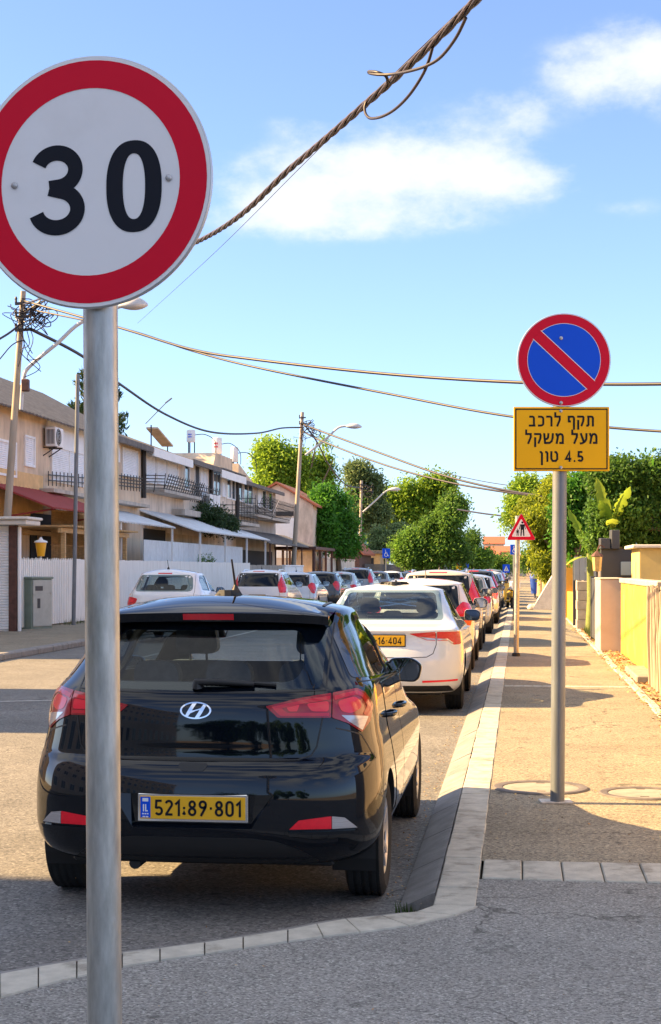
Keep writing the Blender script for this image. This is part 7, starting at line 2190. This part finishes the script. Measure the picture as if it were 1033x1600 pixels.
mb = MB(); mb.bbox(.02, .33, -.05, -.032, 1.42, 1.72, .006); mb.build('pale_panel', mat('frosted pane', (0.42, 0.52, 0.53), .3, var=.05), t)
mb = MB(); mb.bbox(-.44, -.22, -.12, .12, 2.002, 2.24, .01); mb.bbox(-.20, -.02, -.14, .14, 2.002, 2.42, .01); mb.build('top_box', M['gategrey'], t)
c = AD(1012, HOR, 31)
t = thing('garden_shed', 'yellow rendered garden shed with a thin flat roof behind the yellow wall', 'shed', (c.x + .35, c.y + .8, SW))
mb = MB(); mb.bbox(-.52, .9, -.9, 1.3, 0, 1.98, .01); mb.build('wall', mat('cream yellow render', (0.66, 0.50, 0.18), .85, var=.1, scale=3, dirt=.3, dirtcol=(.45, .36, .2)), t)
mb = MB(); mb.bbox(-.66, 1.0, -1.0, 1.4, 1.982, 2.05, .012); mb.build('roof', M['leaddeep'], t)
mb = MB(); mb.bbox(-.532, -.522, .0, .12, 1.3, 1.7, .003); mb.build('vent_slot', M['ochre'], t)
c = AD(933, HOR, 33.0)
t = thing('wall_lantern', 'small brass wall lantern on the edge of the dark grey screen', 'lantern', (c.x, c.y, 1.62))
mb = MB(); mb.lathe([(.0, -.02), (.085, .0), (.11, .30), (.0, .31)], 6); mb.build('glass_body', mat('amber lantern glass', (0.50, 0.36, 0.16), .2, var=.2, scale=20), t)
mb = MB(); mb.lathe([(.14, .31), (.10, .36), (.03, .42), (0, .43)], 6); mb.build('lid', M['brown'], t)
mb = MB(); mb.tube(spline([(0, 0, .42), (.06, 0, .55), (.16, .02, .5)], 4), .015, 6); mb.build('bracket', M['brown'], t)
t = thing('picket_screen', 'grey rounded-top picket screen beside the block pillar', 'fence', (AD(914, HOR, 42).x, AD(914, HOR, 42).y, SW), YAW)
mb = MB()
for k in range(4):
    x0 = -.30 + k * .155
    mb.prism(roundpoly([(x0, 1.25), (x0 + .145, 1.25), (x0 + .145, 1.90), (x0, 1.90)], [.0, .0, .07, .07], 5), lambda p: (p[0], -.012, p[1]), lambda p: (p[0], .012, p[1]))
mb.build('pickets', mat('pale grey blue paint', (0.36, 0.42, 0.46), .6, var=.06), t)
mb = MB(); mb.box(-.32, .36, .014, .05, 1.4, 1.48); mb.box(-.32, .36, .014, .05, 1.7, 1.78); mb.box(-.32, -.24, .014, .08, 0, 1.8); mb.box(.28, .36, .014, .08, 0, 1.8); mb.build('rail', M['gategrey'], t)
c = AD(897, HOR, 46)
wallbox('low_yellow_wall', 'low yellow wall with a white board above it beyond the block pillar', 'wall', c.x - .12, c.x + .12, c.y - 3.5, c.y + 4, .85, M['yellowwall'])
t = thing('white_board_panel', 'plain white board standing above the low yellow wall', 'panel', (c.x + .12, c.y - .5, SW)); mb = MB(); mb.bbox(-.04, .02, -1.6, 1.6, .87, 1.95, .01); mb.build('board', M['whitepaint'], t)
c = AD(889, HOR, 49)
wallbox('yellow_pillar', 'slim yellow pillar just right of the grey sign post, far off', 'pillar', c.x - .2, c.x + .2, c.y - .3, c.y + .3, 1.95, M['yellowwall'], .06, part='shaft')
# mattress leaning against the far tree
c = G(848, 952, SW)
t = thing('leaning_mattress', 'white mattress leaning against the wall at the far end of the pavement', 'mattress', (c.x, c.y, SW), 0)
mb = MB()
pr = roundpoly([(-.42, .0), (.30, -.02), (.95, 1.35), (.55, 1.62)], .10, 4)
mb.prism(pr, lambda p: (p[0], -.7, p[1]), lambda p: (p[0], .7, p[1])); mb.build('mattress_body', mat('off white quilting', (0.66, 0.60, 0.52), .9, var=.1, scale=8, bump=.6, bscale=14), t, smooth=40)
mb = MB()
for k in range(5):
    mb.lathe([(0, 0), (.13, .02), (.16, .1), (.08, .2), (0, .22)], 8, Matrix.Translation((-.45 + .1 * k, -.5 + .25 * k, 0)))
mb.build('crumpled_cover', mat('crumpled sheet', (0.62, 0.56, 0.48), .9, var=.15), t, smooth=60)
c = AD(836, HOR, 82)
t = thing('blue_bin', 'blue rubbish bin on the pavement near the far trees', 'bin', (c.x, c.y, SW))
mb = MB(); mb.lathe([(0, .25), (.20, .25), (.27, 1.05), (.24, 1.05)], 20); mb.build('bin_body', mat('blue plastic', (0.02, 0.07, 0.36), .45, var=.1), t, smooth=40)
mb = MB(); mb.lathe([(.285, 1.06), (.27, 1.22), (.12, 1.38), (0, 1.40)], 20); mb.build('lid', MATS['blue plastic'], t, smooth=40)
mb = MB(); mb.tube([(0, 0, 0), (0, 0, .3)], .05, 8); mb.build('stand', M['gategrey'], t)
for k, (px, hh, lab) in enumerate(((845, 1.25, 'thick cut tree stump standing nearest the blue bin'), (853, 1.1, 'shorter cut tree stump between the mattress and the blue bin'))):
    c = AD(px, HOR, 80 - 3 * k)
    t = thing('tree_stump', lab, 'stump', (c.x, c.y, SW), 0, 'stumps by the far pavement')
    mb = MB(); mb.lathe([(.26, -.05), (.2, .15), (.18, hh), (0, hh + .02)], 14); mb.build('trunk', M['wood'], t, smooth=40)
# walls, hedge trees and a garden wall right of the picture: seen in the black car's flank and side windows
wallbox('near_garden_wall', 'beige garden wall running towards the viewer, right of the picture', 'wall', 2.0, 2.2, 7.0, 12.9, 1.25, M['pillar'], .09, M['pillar'])
b = (4.4, 17.0, SW)
tree('garden_tree', 'leafy garden tree right of the picture, mirrored in the black hatchback side windows', b, [(0, 0, 3.0, 1.6, 1.8, 1.2), (-.9, 1.4, 2.6, 1.2, 1.5, 1.0), (-.8, -1.6, 2.7, 1.2, 1.4, 1.0), (.2, .2, 4.0, 1.3, 1.6, 1.0), (.6, 3.6, 3.0, 1.5, 1.8, 1.3), (.4, -3.6, 3.1, 1.5, 1.8, 1.3), (1.0, 6.0, 3.2, 1.6, 1.8, 1.5)], 1950, 23, 0.136, 'round', 41, 'trees behind the right walls', .16, .42, .1)
# far end of the street: hill houses and a haze-free backdrop of roofs
FAR = [(762, 862, 36, 330, 'pale tan far house under a red roof, left of the group at the street end', 'tan2', 'tile'), (782, 855, 44, 370, 'ochre far house with a red roof at the middle of the street end', 'ochre', 'tile'), (800, 868, 30, 340, 'whitish far house low beside the triangular sign post', 'pillar', 'tile'), (772, 840, 30, 420, 'pink-tan far house highest on the slope at the street end', 'tan', 'tile')]
for (px, pyt, w, D, lab, wm, rm) in FAR:
    s = D / F_PX
    c = AD(px, HOR, D)
    t = thing('far_house', lab, 'house', (c.x, c.y, SW), rnd.uniform(-.3, .3), 'houses at the end of the street')
    hgt = CAM_H + (HOR - pyt) * s
    gable(t, -w * s / 2, w * s / 2, -4, 4, hgt * .82, hgt, M[wm], M[rm], 'x')
    for k in range(3):
        for zz in (.25, .55):
            mb = MB(); xx = -w * s * .36 + k * w * s * .3
            mb.box(xx - .7, xx + .7, -4.06, -4.01, hgt * zz, hgt * zz + 1.5); mb.build('window', M['winglass'], t)
b = base_at(700, 260)
tree('far_tree_belt', 'belt of far trees closing the left side of the street end', b, pb(260, b, (600, 865, 40, 22, 0), (650, 868, 40, 20, 5), (700, 872, 36, 16, 0), (560, 868, 30, 20, 0), (520, 866, 30, 22, 0), (470, 862, 36, 26, 0), (430, 866, 26, 22, 0), (770, 884, 30, 8, 10)), 1950, 22, 0.558, 'mixed', 42, None, .3, 1.5, .1, limbs=False)['kind'] = 'stuff'
b = (AD(860, HOR, 125).x + 2.0, AD(860, HOR, 125).y, SW)
tree('far_tree', 'dark green trees closing the right side of the street beyond the golden one', b, pb(125, b, (840, 860, 26, 26, 0), (870, 850, 30, 36, 3), (825, 880, 14, 14, 0), (900, 840, 34, 44, 6)), 1350, 22, 0.248, 'mixed', 43, 'trees behind the right walls', .2, .8, .1)

# gardens and houses behind the right-hand walls, beyond the picture's right edge
for (lab, x0, x1, y0, y1, wm) in (('cream house with a red tiled roof behind the near garden tree, beyond the right edge', 9.5, 18, 9, 21, 'tan2'), ('sand house with a red tiled roof behind the dense dark tree, beyond the right edge', 10.5, 19, 27, 39, 'tan')):
    t = thing('garden_house', lab, 'house', ((x0 + x1) / 2, (y0 + y1) / 2, SW), 0, 'houses behind the right walls')
    gable(t, -(x1 - x0) / 2, (x1 - x0) / 2, -(y1 - y0) / 2, (y1 - y0) / 2, 5.6, 7.6, M[wm], M['tile'])
    for zz in (1.0, 3.7):
        for yy in (-3.6, 0, 3.6):
            mb = MB(); xx = -(x1 - x0) / 2
            mb.box(xx - .05, xx + .02, yy - .8, yy + .8, zz, zz + 1.3); mb.build('window', M['winglass'], t)
for k, (x, y) in enumerate(((7.2, 24.0), (8.5, 46.0), (6.5, 54.0))):
    tree('garden_tree', ['bushy tree between the two houses beyond the right edge', 'bushy tree past the dense dark tree, beyond the right edge', 'farther bushy tree past the dense dark tree, beyond the right edge'][k], (x, y, SW), [(0, 0, 3.0, 1.7, 1.9, 1.4), (.6, 1.6, 2.6, 1.3, 1.5, 1.1), (-.4, -1.6, 2.8, 1.3, 1.5, 1.1)], 900, 20, .18, 'mixed', 61 + k, 'trees behind the right walls', .16, .45, .1)

for k, (x, y, sc) in enumerate(((-7, -30, 1.2), (-2.5, -34, 1.0), (2.5, -31, 1.25), (7.5, -33, 1.1), (13, -29, 1.2))):
    tree('street_tree', ['dense tree across the road behind the viewer, farthest left', 'dense tree across the road behind the viewer, second from the left', 'dense tree across the road straight behind the viewer', 'dense tree across the road behind the viewer, second from the right', 'dense tree across the road behind the viewer, farthest right'][k], (x, y, SW), [(0, 0, 3.6 * sc, 2.4 * sc, 2.0 * sc, 1.9 * sc), (1.3, .5, 2.6 * sc, 1.8 * sc, 1.8 * sc, 1.4 * sc), (-1.4, 0, 2.6 * sc, 1.8 * sc, 1.8 * sc, 1.4 * sc), (0, 0, 1.3, 2.0, 1.6, 1.1)], 900, 16, .3, 'mixed', 71 + k, 'trees behind the viewer', .2, .6, .1)
